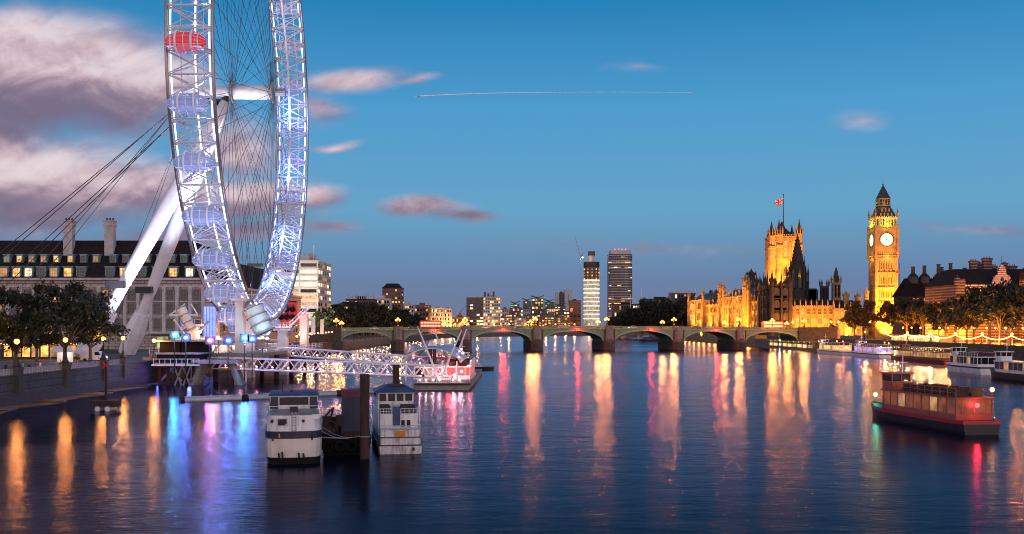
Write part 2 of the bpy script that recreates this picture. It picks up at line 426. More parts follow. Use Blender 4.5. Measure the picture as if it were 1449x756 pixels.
# ================================================================ water, ground, river walls
def water():
    m, b = newmat('river_water')
    t = m.node_tree.nodes.new('ShaderNodeTexCoord')
    mp = m.node_tree.nodes.new('ShaderNodeMapping'); mp.inputs['Scale'].default_value = (.16, .30, .3); mp.inputs['Rotation'].default_value = (0, 0, R(8))
    m.node_tree.links.new(t.outputs['Object'], mp.inputs[0]); o = S(mp.outputs[0])
    mp2 = m.node_tree.nodes.new('ShaderNodeMapping'); mp2.inputs['Scale'].default_value = (.9, 1.9, 1); mp2.inputs['Rotation'].default_value = (0, 0, R(-6))
    m.node_tree.links.new(t.outputs['Object'], mp2.inputs[0]); o2 = S(mp2.outputs[0])
    h = noise(o, 1.0, 3, .55, .6) * .55 + noise(o2, 1.0, 3, .55, .4) * .20
    bp = m.node_tree.nodes.new('ShaderNodeBump'); bp.inputs['Strength'].default_value = .5; bp.inputs['Distance'].default_value = .20
    m.node_tree.links.new(h.k, bp.inputs['Height']); m.node_tree.links.new(bp.outputs[0], b.inputs['Normal'])
    nt_ = m.node_tree; big = noise(o, .22, 3, .5, .8)
    g = nt_.nodes.new('ShaderNodeBsdfGlossy'); g.distribution = 'BECKMANN'; d = nt_.nodes.new('ShaderNodeBsdfDiffuse'); fr = nt_.nodes.new('ShaderNodeFresnel'); mx = nt_.nodes.new('ShaderNodeMixShader')
    fr.inputs[0].default_value = WATER_IOR; d.inputs[0].default_value = (.002, .005, .016, 1); g.inputs['Color'].default_value = (.86, .80, 1, 1)
    nt_.links.new((smooth(big, .35, .65) * .05 + WATER_R).k, g.inputs['Roughness'])
    for n_ in (g, d, fr): nt_.links.new(bp.outputs[0], n_.inputs['Normal'])
    nt_.links.new(fr.outputs[0], mx.inputs[0]); nt_.links.new(d.outputs[0], mx.inputs[1]); nt_.links.new(g.outputs[0], mx.inputs[2])
    nt_.nodes.remove(b); nt_.links.new(mx.outputs[0], nt_.nodes['Material Output'].inputs[0])
    mb = MB(); mb.add([(-6000, -400, 0), (6000, -400, 0), (6000, 9000, 0), (-6000, 9000, 0)], [(0, 1, 2, 3)])
    w = obj('river_water', mb, m, kind='structure'); w.location = (0, 0, 0)
    for vtx, p in zip(w.data.vertices, mb.v): pass
    w.data.clear_geometry(); w.data.from_pydata([(-6000, -400, 0), (6000, -400, 0), (6000, 9000, 0), (-6000, 9000, 0)], [], [(0, 1, 2, 3)])
WATER_R, WATER_IOR = .20, 1.056
water()
def land(name, pts, z, mat, z0=-2):
    mb = MB(); mb.prism(pts, z0, z); obj(name, mb, mat, kind='structure')
LW = [(-73.5, -60), (-75.3, 150), (-76.5, 206), (-78.5, 260), (-83, 420), (-86.5, 506)]      # line of the east (left) river wall
def lwx(y):
    for (x0, y0), (x1, y1) in zip(LW, LW[1:]):
        if y <= y1: return x0 + (x1 - x0) * (y - y0) / (y1 - y0)
    return LW[-1][0]
land('ground', [(x - .6, y) for x, y in LW] + [(-88, 560), (-85, 800), (-76, 1010), (-60, 1200), (40, 1345), (400, 1500), (1500, 2200), (1500, 7000), (-4000, 7000), (-4000, -60)], 4.4, M['ground'])
land('ground', [(157, -60), (157, 330), (157, 440), (155, 530), (152, 545), (149, 640), (150, 930), (150, 1100), (170, 1300), (420, 1490), (1600, 2150), (1600, 7000), (4000, 7000), (4000, -60)], 4.4, M['ground'])
mb = MB(); mb.box(-330, -112, 60, 332, 4.3, 4.46)
obj('lawn', mb, M['grass_m'], kind='structure')

# ---- promenade wall on the east bank, section by section between the lamp plinths
lamp_y = [125, 142, 159.7, 178, 195.5, 206]
ww = thing('river_wall', 'long pale stone river wall with dark weedy foot below the promenade railing', 'wall', (-76, 165, 0))
mb = MB(); mc = MB(); md = MB()
ys = [-60, 100] + [100 + 6.6 * k for k in range(1, 17)]
for a, b in zip(LW[:-1], LW[1:]):
    (x0, y0), (x1, y1) = a, b
    mb.prism([(x0, y0), (x1, y1), (x1 - .9, y1), (x0 - .9, y0)], 1.9, 4.36)
    mc.prism([(x0 + .18, y0), (x1 + .18, y1), (x1 - .9, y1), (x0 - .9, y0)], 1.55, 1.9)
    md.prism([(x0 + .6, y0), (x1 + .6, y1), (x1 - .9, y1), (x0 - .9, y0)], -1.5, 1.55)
    mc.prism([(x0 + .15, y0), (x1 + .15, y1), (x1 - .9, y1), (x0 - .9, y0)], 4.36, 4.6)
obj('masonry', mb, brick('granite_blocks', (.10, .09, .08), (.075, .068, .06), (.03, .027, .024), .35, .8, .4, size=.02), ww)
obj('ledge', mc, M['stone_dk'], ww); obj('foot', md, M['mud'], ww)
mb = MB()
prevs = []
for k in range(30):
    y0 = 70 + k * 5.5
    mb.prism([(lwx(y0) + .5, y0), (lwx(y0 + 5.5) + .5, y0 + 5.5), (lwx(y0 + 5.5) + 4.5 + 1.2 * math.sin(k * 1.7), y0 + 5.5), (lwx(y0) + 4.5 + 1.2 * math.sin((k - 1) * 1.7), y0)], -.6, .16 + .1 * math.sin(k * 2.3))
obj('foreshore_mud', mb, M['mud'], kind='structure')
# railing panels on top
def rail_panel(y0, y1, i):
    mb = MB(); n = max(2, int((y1 - y0) / .9))
    for zz in (4.75, 5.55): mb.tube((lwx(y0) - .3, y0, zz), (lwx(y1) - .3, y1, zz), .05, n=4)
    for k in range(n + 1):
        y = y0 + (y1 - y0) * k / n; mb.box(lwx(y) - .34, lwx(y) - .26, y - .04, y + .04, 4.6, 5.6)
    for k in range(n * 5):
        y = y0 + (y1 - y0) * k / (n * 5); mb.box(lwx(y) - .315, lwx(y) - .285, y - .015, y + .015, 4.75, 5.55)
    o = obj('railing', mb, M['steel']); tag(o, f'pale metal railing on the river wall, {ORD[i]} stretch between the stone plinths', 'railing', 'railings along the promenade wall')
for i in range(len(lamp_y) - 1): rail_panel(lamp_y[i] + 1.1, lamp_y[i + 1] - 1.1, i)
# lamp posts on plinths
def globe_lamp_proto():
    t = thing('promenade_lamp', '', 'street lamp', (0, 0, 0))
    mb = MB(); mb.lathe(0, 0, [(.62, 0), (.62, .25), (.40, .5), (.34, 1.0), (.16, 1.5), (.13, 1.7)], 10); obj('base', mb, M['black'], t, True)
    mb = MB(); mb.lathe(0, 0, [(.11, 1.7), (.08, 3.3), (.16, 3.35), (.16, 3.5)], 8); obj('post', mb, M['black'], t, True)
    mb = MB(); mb.ball((0, 0, 3.92), .42, 10); obj('globe', mb, M['bulb_prom'], t, True)
    mb = MB(); mb.lathe(0, 0, [(.2, 4.28), (.06, 4.45), (.02, 4.6)], 8); obj('finial', mb, M['black'], t)
    return t
M['bulb_prom'] = bulbmat('promenade_lamp_glass', (1, .38, .08), 230)
gl = globe_lamp_proto()
where = ['beyond the frame edge of the promenade', 'just off the near end of the promenade', 'by the nearest plane trees', 'in the middle of the tree row', 'beside the last plane tree', 'by the white leg foot']
for i, y in enumerate(lamp_y):
    if i < 2: continue
    mb = MB(); x = lwx(y); mb.cbox(x - .1, y, 1.8, 1.35, 1.35, 3.6); mb.cbox(x - .1, y, 5.4, 1.6, 1.6, .35)
    p = obj('lamp_plinth', mb, M['stone_dk']); tag(p, f'square stone plinth under the lamp {where[i]}', 'plinth', 'plinths of the promenade wall')
    lab = f'black globe lamp on a stone plinth {where[i]}'
    if i == 2: gl.location = (x - .1, y, 5.78); gl['label'] = lab; gl['group'] = 'globe lamps on the promenade'
    else: dup(gl, (x - .1, y, 5.78), 0, lab, 'globe lamps on the promenade')
dup(gl, (X(218, 212), 212, 5.2), 0, 'black globe lamp standing by the dark pavilion at the landing stage', 'globe lamps on the promenade')

# ================================================================ the arched bridge
A, B = Vector((-86.5, 508)), Vector((152.5, 540)); BD = (B - A); BL = BD.length; BD.normalize(); BN = Vector((BD.y, -BD.x))   # BN faces the camera
brot = math.atan2(BD.y, BD.x)
def bT(s, t, z): p = A + BD * s + BN * t; return (p.x, p.y, z)
def bs(px):          # distance along the bridge for a photo column
    k = (px - CX) / F
    return (k * A.y - A.x) / (BD.x - k * BD.y)
BWID = 26
def deckz(s): return 10.1 + .8 * (1 - ((s - BL / 2) / (BL / 2)) ** 2)
piers = [bs(p) for p in (563, 659, 760, 862, 960, 1048)]
edges = [bs(474)] + piers + [bs(1137)]
br = thing('arch_bridge', 'green seven-arched road bridge on stone piers crossing the whole river', 'bridge', (*bT(BL / 2, 0, 0)[:2], 0))
PW = 2.9
for i in range(7):
    a, b = edges[i] + PW, edges[i + 1] - PW; n = 28; c = (a + b) / 2; hw = (b - a) / 2
    z_s, z_c = 4.3, deckz(c) - 1.15
    arc = [(a + (b - a) * k / n, z_s + (z_c - z_s) * math.sqrt(max(0, 1 - ((a + (b - a) * k / n - c) / hw) ** 2 * .985))) for k in range(n + 1)]
    mb = MB(bT)
    for (s0, q0), (s1, q1) in zip(arc, arc[1:]):
        d0, d1 = deckz(s0) - .35, deckz(s1) - .35
        mb.add([(s0, 0, q0), (s1, 0, q1), (s1, 0, d1), (s0, 0, d0), (s0, -BWID, q0), (s1, -BWID, q1), (s1, -BWID, d1), (s0, -BWID, d0)],
               [(0, 1, 2, 3), (4, 7, 6, 5), (0, 4, 5, 1), (3, 2, 6, 7)])
    sp = obj('arch_span', mb, M['bridge_g'], br)
    rib = mb = MB(bT)     # paler rib and the vertical tracery of the spandrel
    for (s0, q0), (s1, q1) in zip(arc, arc[1:]):
        mb.add([(s0, .25, q0 - .1), (s1, .25, q1 - .1), (s1, .25, q1 + .65), (s0, .25, q0 + .65), (s0, -.02, q0 - .1), (s1, -.02, q1 - .1), (s1, -.02, q1 + .65), (s0, -.02, q0 + .65)],
               [(0, 1, 2, 3), (0, 4, 5, 1), (3, 2, 6, 7)])
    for side in (0, 1):
      mb = rib
      for s_, q in arc[1:-1]:
        d = deckz(s_) - .5
        if d - q > 1.3 and (s_ > c) == side: mb.box(s_ - .08, s_ + .08, -.02, .14, q + .65, d)
      for (s0, q0), (s1, q1) in zip(arc, arc[1:]):
            d0, d1 = deckz(s0) - .5, deckz(s1) - .5
            if min(d0 - q0, d1 - q1) > 1.8 and (s0 > c) == side:
                mb.add([(s0, .12, q0 + (d0 - q0) * .55), (s1, .12, q1 + (d1 - q1) * .55), (s1, .12, q1 + (d1 - q1) * .55 + .18), (s0, .12, q0 + (d0 - q0) * .55 + .18)], [(0, 1, 2, 3)])
    obj('rib', rib, M['bridge_lg'], sp)
mb = MB(bT); mp_ = MB(bT); mr = MB(bT); mk = MB(bT); mb2 = MB(bT); mk2 = MB(bT)
n = 60
for k in range(n):
    s0, s1 = -6 + (BL + 12) * k / n, -6 + (BL + 12) * (k + 1) / n; d0, d1 = deckz(s0), deckz(s1)
    for (t0, t1, za, zb, M_) in ((.5, -.1, -.35, .0, mb), (.28, .02, .0, .12, mp_), (.28, .02, 1.0, 1.2, mp_), (-BWID + .1, -BWID - .5, -.35, 1.2, mb2), (-.1, -BWID + .1, -.35, -.08, mr), (-.1, -4, -.08, .06, mk), (-BWID + 4, -BWID + .1, -.08, .06, mk2)):
        M_.add([(s0, t0, d0 + za), (s1, t0, d1 + za), (s1, t0, d1 + zb), (s0, t0, d0 + zb), (s0, t1, d0 + za), (s1, t1, d1 + za), (s1, t1, d1 + zb), (s0, t1, d0 + zb)],
               [(0, 1, 2, 3), (4, 7, 6, 5), (3, 2, 6, 7), (0, 4, 5, 1)])
k = 0.0
while k < BL:
    d = deckz(k); mp_.box(k - .1, k + .1, .08, .22, d + .1, d + 1.0); k += .55
obj('cornice', mb, M['bridge_lg'], br); obj('parapet', mp_, M['bridge_g'], br); obj('roadway', mr, M['asphalt'], br); obj('footway', mk, M['stone_dk'], br); obj('footway', mk2, M['stone_dk'], br); obj('parapet', mb2, M['bridge_g'], br)
for i, s_ in enumerate(piers):
    mb = MB(bT); d = deckz(s_)
    mb.box(s_ - PW - .0, s_ + PW, -BWID - 2, 0.6, -1, 4.6)
    mb.prism([(s_ - PW, .6), (s_ + PW, .6), (s_ + 1.0, 4.2), (s_ - 1.0, 4.2)], -1, 4.2)
    mb.prism([(s_ - PW, .6), (s_ + PW, .6), (s_ + 1.0, 4.2), (s_ - 1.0, 4.2)], 4.2, 5.6, .55, s_, .6)
    pr = obj('pier', mb, M['stone_dk'], br)
    mb = MB(bT)
    mb.prism([(s_ - 1.9, -.5), (s_ + 1.9, -.5), (s_ + 1.9, .9), (s_ + 1.0, 1.9), (s_ - 1.0, 1.9), (s_ - 1.9, .9)], 4.7, d + .4)
    mb.prism([(s_ - 2.2, -.5), (s_ + 2.2, -.5), (s_ + 2.2, 1.0), (s_ + 1.1, 2.2), (s_ - 1.1, 2.2), (s_ - 2.2, 1.0)], d + .4, d + 1.5)
    mb.box(s_ - PW, s_ + PW, -BWID, -.6, 4.6, d - .36)
    obj('pier_shaft', mb, M['pier_stone'], pr)
for s0, s1 in ((-14, edges[0] + PW), (edges[-1] - PW, BL + 16)):
    mb = MB(bT); d = deckz(max(0, min(BL, s0))); mb.box(s0, s1, -BWID - 1, .9, -1, d - .36); mb.box(s0, s1, .0, 1.2, d - .36, d + 1.4)
    obj('abutment', mb, M['stone_dk'], br)
# triple lanterns over the piers
def lantern_proto():
    t = thing('bridge_lamp', '', 'street lamp', (0, 0, 0))
    mb = MB(); mb.lathe(0, 0, [(.5, 0), (.5, .5), (.2, .9), (.12, 2.6), (.10, 3.4)], 8)
    for sx_ in (-1, 1): mb.path([(0, 0, 2.3), (.5 * sx_, 0, 2.35), (.9 * sx_, 0, 2.6)], .06)
    obj('post', mb, M['black'], t)
    for dx_, dz_ in ((0, 3.85), (-.9, 3.05), (.9, 3.05)):
        mb = MB(); mb.ball((dx_, 0, dz_), .52, 10); g = obj('lantern', mb, M['bulb_bridge'], t, True)
        mb = MB(); mb.lathe(dx_, 0, [(.3, dz_ + .42), (.05, dz_ + .75)], 6); obj('lantern_cap', mb, M['black'], g)
    return t
M['bulb_redn'] = bulbmat('arch_signal_glass', (1, .035, .02), 260)
M['bulb_bridge'] = bulbmat('bridge_lantern_glass', (1, .33, .055), 330)
lp = lantern_proto(); first = True; k = 0
lamp_s = [(bs(476), 1.0), (bs(481), -BWID)]
for px_, both in ((563, 0), (658, 1), (757, 1), (858, 1), (953, 1), (1045, 1), (1092, 0), (1137, 1)):
    s_ = bs(px_); lamp_s.append((s_, .9)); 
    if both: lamp_s.append((s_ + 1.5, -BWID + .3))
desc = {0: 'at the near kerb of the bridge', 1: 'at the far kerb of the bridge'}
cnt = {0: 0, 1: 0}
for s_, t_ in lamp_s:
    side = 0 if t_ > -5 else 1
    lab = f'triple-globe lamp {desc[side]}, {ORD[cnt[side]]} from the hospital bank'; cnt[side] += 1
    loc = bT(s_, t_, deckz(s_) + (1.5 if side == 0 else .3))
    if first: lp.location = loc; lp.rotation_euler.z = brot; lp['label'] = lab; lp['group'] = 'triple-globe bridge lamps'; first = False
    else: dup(lp, loc, brot, lab, 'triple-globe bridge lamps')
# red navigation lights hung at the crown of each arch
for i, px_ in enumerate((615, 712, 817, 921, 1013)):
    s_ = bs(px_); p = bT(s_, .7, deckz(s_) - 1.0)
    t = thing('navigation_light', f'red signal lamp hung on the bridge face, {ORD[i]} arch light from the hospital bank', 'signal light', p, 'red arch lights on the bridge')
    mb = MB(bT); mb.box(s_ - 1.1, s_ + 1.1, .45, .6, deckz(s_) - 1.25, deckz(s_) - .25); obj('bracket', mb, M['black'], t)
    for q in (-.55, .55):
        mb = MB(); mb.ball(bT(s_ + q, .9, deckz(s_) - .75), .42, 8); obj('lens', mb, M['bulb_redn'], t, True) if 'bulb_redn' in M else None
# traffic on the bridge
def bus(name, label, s_, t_, L, H, col):
    z0 = deckz(s_); p = bT(s_, t_, z0); t = thing(name, label, 'bus', p)
    def TT(x, y, z): return bT(s_ + x, t_ + y, z0 + z)
    mb = MB(TT); hw = 1.25
    mb.xz([(-L / 2, .35), (L / 2, .35), (L / 2, H - .3), (L / 2 - .3, H), (-L / 2 + .3, H), (-L / 2, H - .3)], -hw, hw); obj('body', mb, col, t)
    for (za, zb) in ((1.3, 2.2), (2.85, 3.7)):
        if zb < H:
            n = 7
            for k in range(n):
                x0 = -L / 2 + .5 + (L - 1) * k / n; mb = MB(TT); mb.box(x0, x0 + (L - 1) / n - .12, hw - .05, hw + .03, za, zb); obj('window', mb, M['win_bus'], t)
    for sx_ in (-1, 1):
        mb = MB(TT); mb.tube((sx_ * L * .32, hw - .2, .5), (sx_ * L * .32, hw + .06, .5), .5, n=14); obj('wheel', mb, M['black'], t)
        mb = MB(TT); mb.tube((L / 2 - .02, sx_ * .9, .8), (L / 2 + .06, sx_ * .9, .8), .16, n=8); obj('headlight', mb, M['bulb_w'], t)
M['win_bus'] = em('bus_window_light', (1, .40, .15), 1.0, sample=False)
bus('double_decker_bus', 'red double-decker bus with lit windows at the palace end of the bridge', bs(1099), -5.5, 11, 4.35, M['red'])
bus('double_decker_bus', 'red double-decker bus with lit windows over the second arch', bs(612), -17, 11, 4.35, M['red'])
def car(name, label, s_, t_, rev, col):
    z0 = deckz(s_); t = thing(name, label, 'car', bT(s_, t_, z0), 'cars on the bridge'); k = -1 if rev else 1
    def TT(x, y, z): return bT(s_ + x * k, t_ + y, z0 + z)
    mb = MB(TT); mb.xz([(-2.1, .3), (2.1, .3), (2.15, .75), (1.2, .95), (.5, 1.45), (-1.1, 1.45), (-1.9, 1.0), (-2.1, .9)], -.88, .88); obj('body', mb, col, t)
    mb = MB(TT); mb.xz([(1.05, .98), (.48, 1.38), (-1.05, 1.38), (-1.7, 1.0)], -.9, .9); obj('side_window', mb, M['glass'], t)
    for sx_ in (-1.3, 1.35):
        for sy_ in (-.8, .8): mb = MB(TT); mb.tube((sx_, sy_ - .1, .32), (sx_, sy_ + .1, .32), .32, n=12); obj('wheel', mb, M['black'], t)
    for sy_ in (-.6, .6):
        mb = MB(TT); mb.cbox(2.13, sy_, .6, .1, .3, .18); obj('headlight', mb, M['bulb_w'], t)
        mb = MB(TT); mb.cbox(-2.1, sy_, .7, .1, .3, .16); obj('tail_light', mb, M['bulb_red'], t)
cc = [('silver', M['galv']), ('black', M['black']), ('white', M['white']), ('dark blue', M['navy'])]
for i, px_ in enumerate((530, 585, 690, 740, 800, 880, 905, 990, 1010, 1065)):
    n_, c_ = cc[i % 4]
    car('car', f'{n_} car with lights on crossing the bridge, {ORD[i]} car from the hospital bank', bs(px_), -7 if i % 3 else -14, i % 3 == 0, c_)
# ================================================================ the long stone county building behind the wheel
YN = 345
ch = thing('stone_office_building', 'long pale stone building with steep dark roof, lit dormers and tall chimneys behind the wheel', 'building', (-170, YN, 4.4))
M['ash'] = brick('rusticated_stone', (.50, .41, .345), (.43, .355, .305), (.13, .11, .10), .42, 1.0, .38, size=.045)
xl, xr = -236, -98.5
mb = MB(); mb.box(xl, xr, YN, YN + 22, 4.4, 27.2); mb.prism([(xr - 26, YN + 22), (xr, YN + 22), (-101, 500), (-135, 500)], 4.4, 25.5)
obj('wall', mb, M['ash'], ch)
mb = MB(); mb.box(xl, xr + .9, YN - .9, YN + 22, 27.2, 28.0); mb.box(xl, xr + .5, YN - .5, YN + 22, 25.0, 25.5); mb.box(xl, xr + .35, YN - .35, YN + 22, 9.6, 10.2)
mb.prism([(xr - 26, YN + 22), (xr + .8, YN + 22), (-100.2, 500), (-136, 500)], 25.5, 26.3)
obj('cornice', mb, M['stone'], ch)
mb = MB()
ry0, ry1, rz = YN + 8.2, YN + 14, 41.0
mb.rings([[(xl, YN - .3, 28.0), (xr - 2, YN - .3, 28.0), (xr - 2, YN + 22, 28.0), (xl, YN + 22, 28.0)], [(xl, ry0, rz), (xr - 9, ry0, rz), (xr - 9, ry1, rz), (xl, ry1, rz)]])
mb.rings([[(-134, YN + 20, 26.3), (-104, YN + 20, 26.3), (-104, 500, 26.3), (-134, 500, 26.3)], [(-124, YN + 20, 38), (-113, YN + 20, 38), (-113, 494, 38), (-124, 494, 38)]])
mb.rings([[(xr - 15, YN - .3, 28), (xr - .8, YN - .3, 28), (xr - .8, YN + 26, 28), (xr - 15, YN + 26, 28)], [(xr - 10, YN + 8, 40), (xr - 6, YN + 8, 40), (xr - 6, YN + 16, 40), (xr - 10, YN + 16, 40)]])
obj('roof', mb, M['slate'], ch)
for px_ in (98, 156, -30):
    x = X(px_, YN + 6)
    mb = MB(); mb.cbox(x, YN + 6, 32, 3.0, 2.6, 13.6); mb.cbox(x, YN + 6, 45.6, 3.5, 3.1, .5); mb.cbox(x, YN + 6, 46.1, 3.1, 2.7, .9); mb.cbox(x, YN + 6, 47.0, 3.7, 3.2, .4)
    c = obj('chimney', mb, M['stone'], ch)
    for q in (-1, 0, 1): mb = MB(); mb.lathe(x + q, YN + 6, [(.38, 47.4), (.3, 48.4)], 8); obj('chimney_pot', mb, M['citybrown'], c)
M['copper'] = pm('pale_dormer_copper', (.19, .29, .30), .6, .25, 1)
def dormer_mesh(w, h):
    mb = MB(); mb.box(-w / 2, w / 2, 0, 3.2, 0, h); mb.box(-w / 2 - .2, w / 2 + .2, -.2, 3.3, h, h + .3)
    return mesh('dormer', mb, M['copper'])
def win_mesh(w, h, mat):
    mb = MB(); mb.box(-w / 2, w / 2, -.03, .05, 0, h); return mesh('pane', mb, mat)
def frame_mesh(w, h, mat, nx=2, nz=2, t=.09, d=.12):
    mb = MB()
    mb.box(-w / 2 - t, w / 2 + t, -d, .02, -t, 0); mb.box(-w / 2 - t, w / 2 + t, -d, .02, h, h + t)
    mb.box(-w / 2 - t, -w / 2, -d, .02, 0, h); mb.box(w / 2, w / 2 + t, -d, .02, 0, h)
    for k in range(1, nx): mb.box(-w / 2 + w * k / nx - .04, -w / 2 + w * k / nx + .04, -.08, .02, 0, h)
    for k in range(1, nz): mb.box(-w / 2, w / 2, -.075, .02, h * k / nz - .04, h * k / nz + .04)
    return mesh('window_frame', mb, mat)
DU, DL = dormer_mesh(2.1, 2.5), dormer_mesh(3.1, 3.3)
FU, FL = frame_mesh(1.5, 1.9, M['copper'], 2, 3), frame_mesh(2.3, 2.7, M['copper'], 3, 3)
PUs = {k: win_mesh(1.5, 1.9, M[k]) for k in ('win_a', 'win_w', 'glass', 'win_g', 'win_b')}
PLs = {k: win_mesh(2.3, 2.7, M[k]) for k in ('win_a', 'win_w', 'glass', 'win_g', 'win_b')}
upl = {28: 'win_b', 46: 'win_a', 63: 'win_b', 80: 'win_a', 100: 'win_b'}
lit_u = ['win_g', 'win_a', 'win_b', 'win_b', 'win_a', 'win_a', 'glass', 'win_b', 'glass', 'glass', 'win_b', 'glass']
for i, px_ in enumerate((10, 28, 45, 62, 80, 100, 118, 136, 160, 178, 208, 226, 243, 260, 276)):
    x, z = X(px_, YN + 2.5), 33.2; y = YN + 2.2
    d = inst('dormer', DU, ch, (x, y, z)); k = lit_u[i % 12] if i < 12 else 'glass'
    o = bpy.data.objects.new('window', FU); COL.objects.link(o); o.parent = d; o.location = (0, -.03, .3)
    o = bpy.data.objects.new('pane', PUs[k]); COL.objects.link(o); o.parent = d; o.location = (0, -.04, .3)
lit_l = ['win_b', 'win_a', 'win_w', 'glass', 'win_b', 'win_a', 'glass', 'glass', 'win_a', 'glass']
for i, px_ in enumerate((5, 23, 40, 58, 76, 96, 114, 155, 175, 200, 222, 245, 268)):
    x, z = X(px_, YN), 28.2; y = YN + .1
    d = inst('dormer', DL, ch, (x, y, z)); k = lit_l[i % 10]
    o = bpy.data.objects.new('window', FL); COL.objects.link(o); o.parent = d; o.location = (0, -.03, .3)
    o = bpy.data.objects.new('pane', PLs[k]); COL.objects.link(o); o.parent = d; o.location = (0, -.04, .3)
FW, PWs = frame_mesh(1.9, 3.2, M['ash_frame'], 2, 3, .25, .3), {k: win_mesh(1.9, 3.2, M[k]) for k in ('win_a', 'win_b', 'glass', 'win_r', 'win_bl', 'win_w')}
litw = {(1, 10): 'win_a', (0, 13): 'win_a', (2, 9): 'win_a', (1, 5): 'win_b', (0, 7): 'win_w', (1, 12): 'win_a', (0, 16): 'win_b', (2, 3): 'win_b', (0, 12): 'win_r', (2, 13): 'win_b', (0, 19): 'win_bl'}
for r_, z in enumerate((11.3, 16.3, 20.8)):
    for c_ in range(22):
        x = -190 + c_ * 4.3
        if x > xr - 2: continue
        o = inst('window', FW, ch, (x, YN - .02, z)); k = litw.get((r_, c_), 'glass')
        p = bpy.data.objects.new('pane', PWs[k]); COL.objects.link(p); p.parent = o; p.location = (0, -.02, 0)
mb = MB()
for r_, z in enumerate((9.5, 14.5, 19.5)):
    for k in range(22):
        y = 350 + k * 6.6; xx = xr + (-101 - xr) * (y - 367) / 133 if y > 367 else xr
        mb.box(xx - .3, xx + .12, y, y + 1.9, z, z + 3)
o = obj('river_window', mb, M['glass'], ch); o['kind'] = 'stuff'
mb = MB(); mb.box(-118, xr + .4, YN - 3.2, YN, 9.0, 9.5)
obj('entrance_canopy', mb, M['stone_dk'], ch)
for k in range(22):
    x = -192.15 + k * 4.3
    if x < xr - .5: mb = MB(); mb.box(x - .55, x + .55, YN - .38, YN, 10.2, 25.0); mb.box(x - .7, x + .7, YN - .5, YN, 24.1, 25.0); mb.box(x - .7, x + .7, YN - .5, YN, 10.2, 10.9); obj('pilaster', mb, M['stone'], ch)
for z_ in (15.2, 20.0): mb = MB(); mb.box(xl, xr + .2, YN - .2, YN, z_, z_ + .35); obj('string_course', mb, M['stone'], ch)
for k in range(4):
    mb = MB(); mb.box(-117 + k * 4.4, -113.4 + k * 4.4, YN - .12, YN - .05, 4.8, 8.6); obj('shop_window', mb, M[('win_g', 'win_g', 'win_b', 'win_g')[k]], ch)
# blue-lit glazed bays between wheel and stone corner
mb = MB(); mb.box(-94, -90, 318, 322, 4.4, 19); 
t = thing('lit_banner_pylon', 'blue-lit glazed pylon beside the stone building corner', 'pylon', (-92, 320, 4.4)); obj('frame', mb, M['steel'], t)
for k in range(4): mb = MB(); mb.box(-93.7 + k * .95, -92.95 + k * .95, 317.9, 317.97, 6, 18); obj('light_strip', mb, M['led_bl2'], t) if 'led_bl2' in M else obj('light_strip', mb, M['win_bl'], t)

# ================================================================ the observation wheel
HC = Vector((-64.1, 258, 69.7)); RW = 56.0
ux = -.031; E1 = Vector((ux, math.sqrt(1 - ux * ux), 0)); E2 = Vector((0, 0, 1)); AX = Vector((E1.y, -E1.x, 0))     # AX points to the river
wh = thing('observation_wheel', 'giant white observation wheel lit blue on two leaning white legs over the river edge', 'observation wheel', (HC.x, HC.y, 4.4))
def wp(t, r, a): return HC + (E1 * math.cos(t) + E2 * math.sin(t)) * r + AX * a        # t=0 is the far side, pi the near side
M['rim_steel'] = pm('rim_white_steel', (.62, .62, .66), .35, .15, .5)
M['rim_gold'] = pm('rim_chord_steel', (.30, .27, .26), .3, .2, .5, metal=.6)
CW = 4.45
for a_ in (-CW, CW):
    mb = MB(); mb.hoop(HC + AX * a_, E1, E2, RW, .34, 160, 8); obj('outer_chord', mb, M['rim_gold'], wh, True)
mb = MB(); mb.hoop(HC, E1, E2, RW - 4.6, .36, 160, 8); obj('inner_chord', mb, M['rim_steel'], wh, True)
NS = 80
mb = MB(); m2 = MB()
for k in range(NS):
    t0, t1, tm = 2 * PI * k / NS, 2 * PI * (k + 1) / NS, 2 * PI * (k + .5) / NS
    for s_ in (-1, 1):
        mb.tube(wp(t0, RW, CW * s_), wp(tm, RW - 4.6, 0), .19, n=5, cap=False); mb.tube(wp(tm, RW - 4.6, 0), wp(t1, RW, CW * s_), .19, n=5, cap=False); mb.tube(wp(t0, RW, CW * s_), wp(t0, RW - 4.6, 0), .12, n=5, cap=False)
    mb.tube(wp(t0, RW, -CW), wp(t1, RW, CW), .13, n=5, cap=False); mb.tube(wp(t1, RW, -CW), wp(t0, RW, CW), .13, n=5, cap=False); mb.tube(wp(t0, RW, -CW), wp(t0, RW, CW), .2, n=5, cap=False)
    mb.tube(wp(t0, RW, -CW), wp(tm, RW, 0), .1, n=5, cap=False); mb.tube(wp(tm, RW, 0), wp(t0, RW, CW), .1, n=5, cap=False)
    mb.tube(wp(tm, RW, 0), wp(t1, RW, CW), .1, n=5, cap=False); mb.tube(wp(tm, RW, 0), wp(t1, RW, -CW), .1, n=5, cap=False)
obj('rim_lattice', mb, M['rim_steel'], wh)
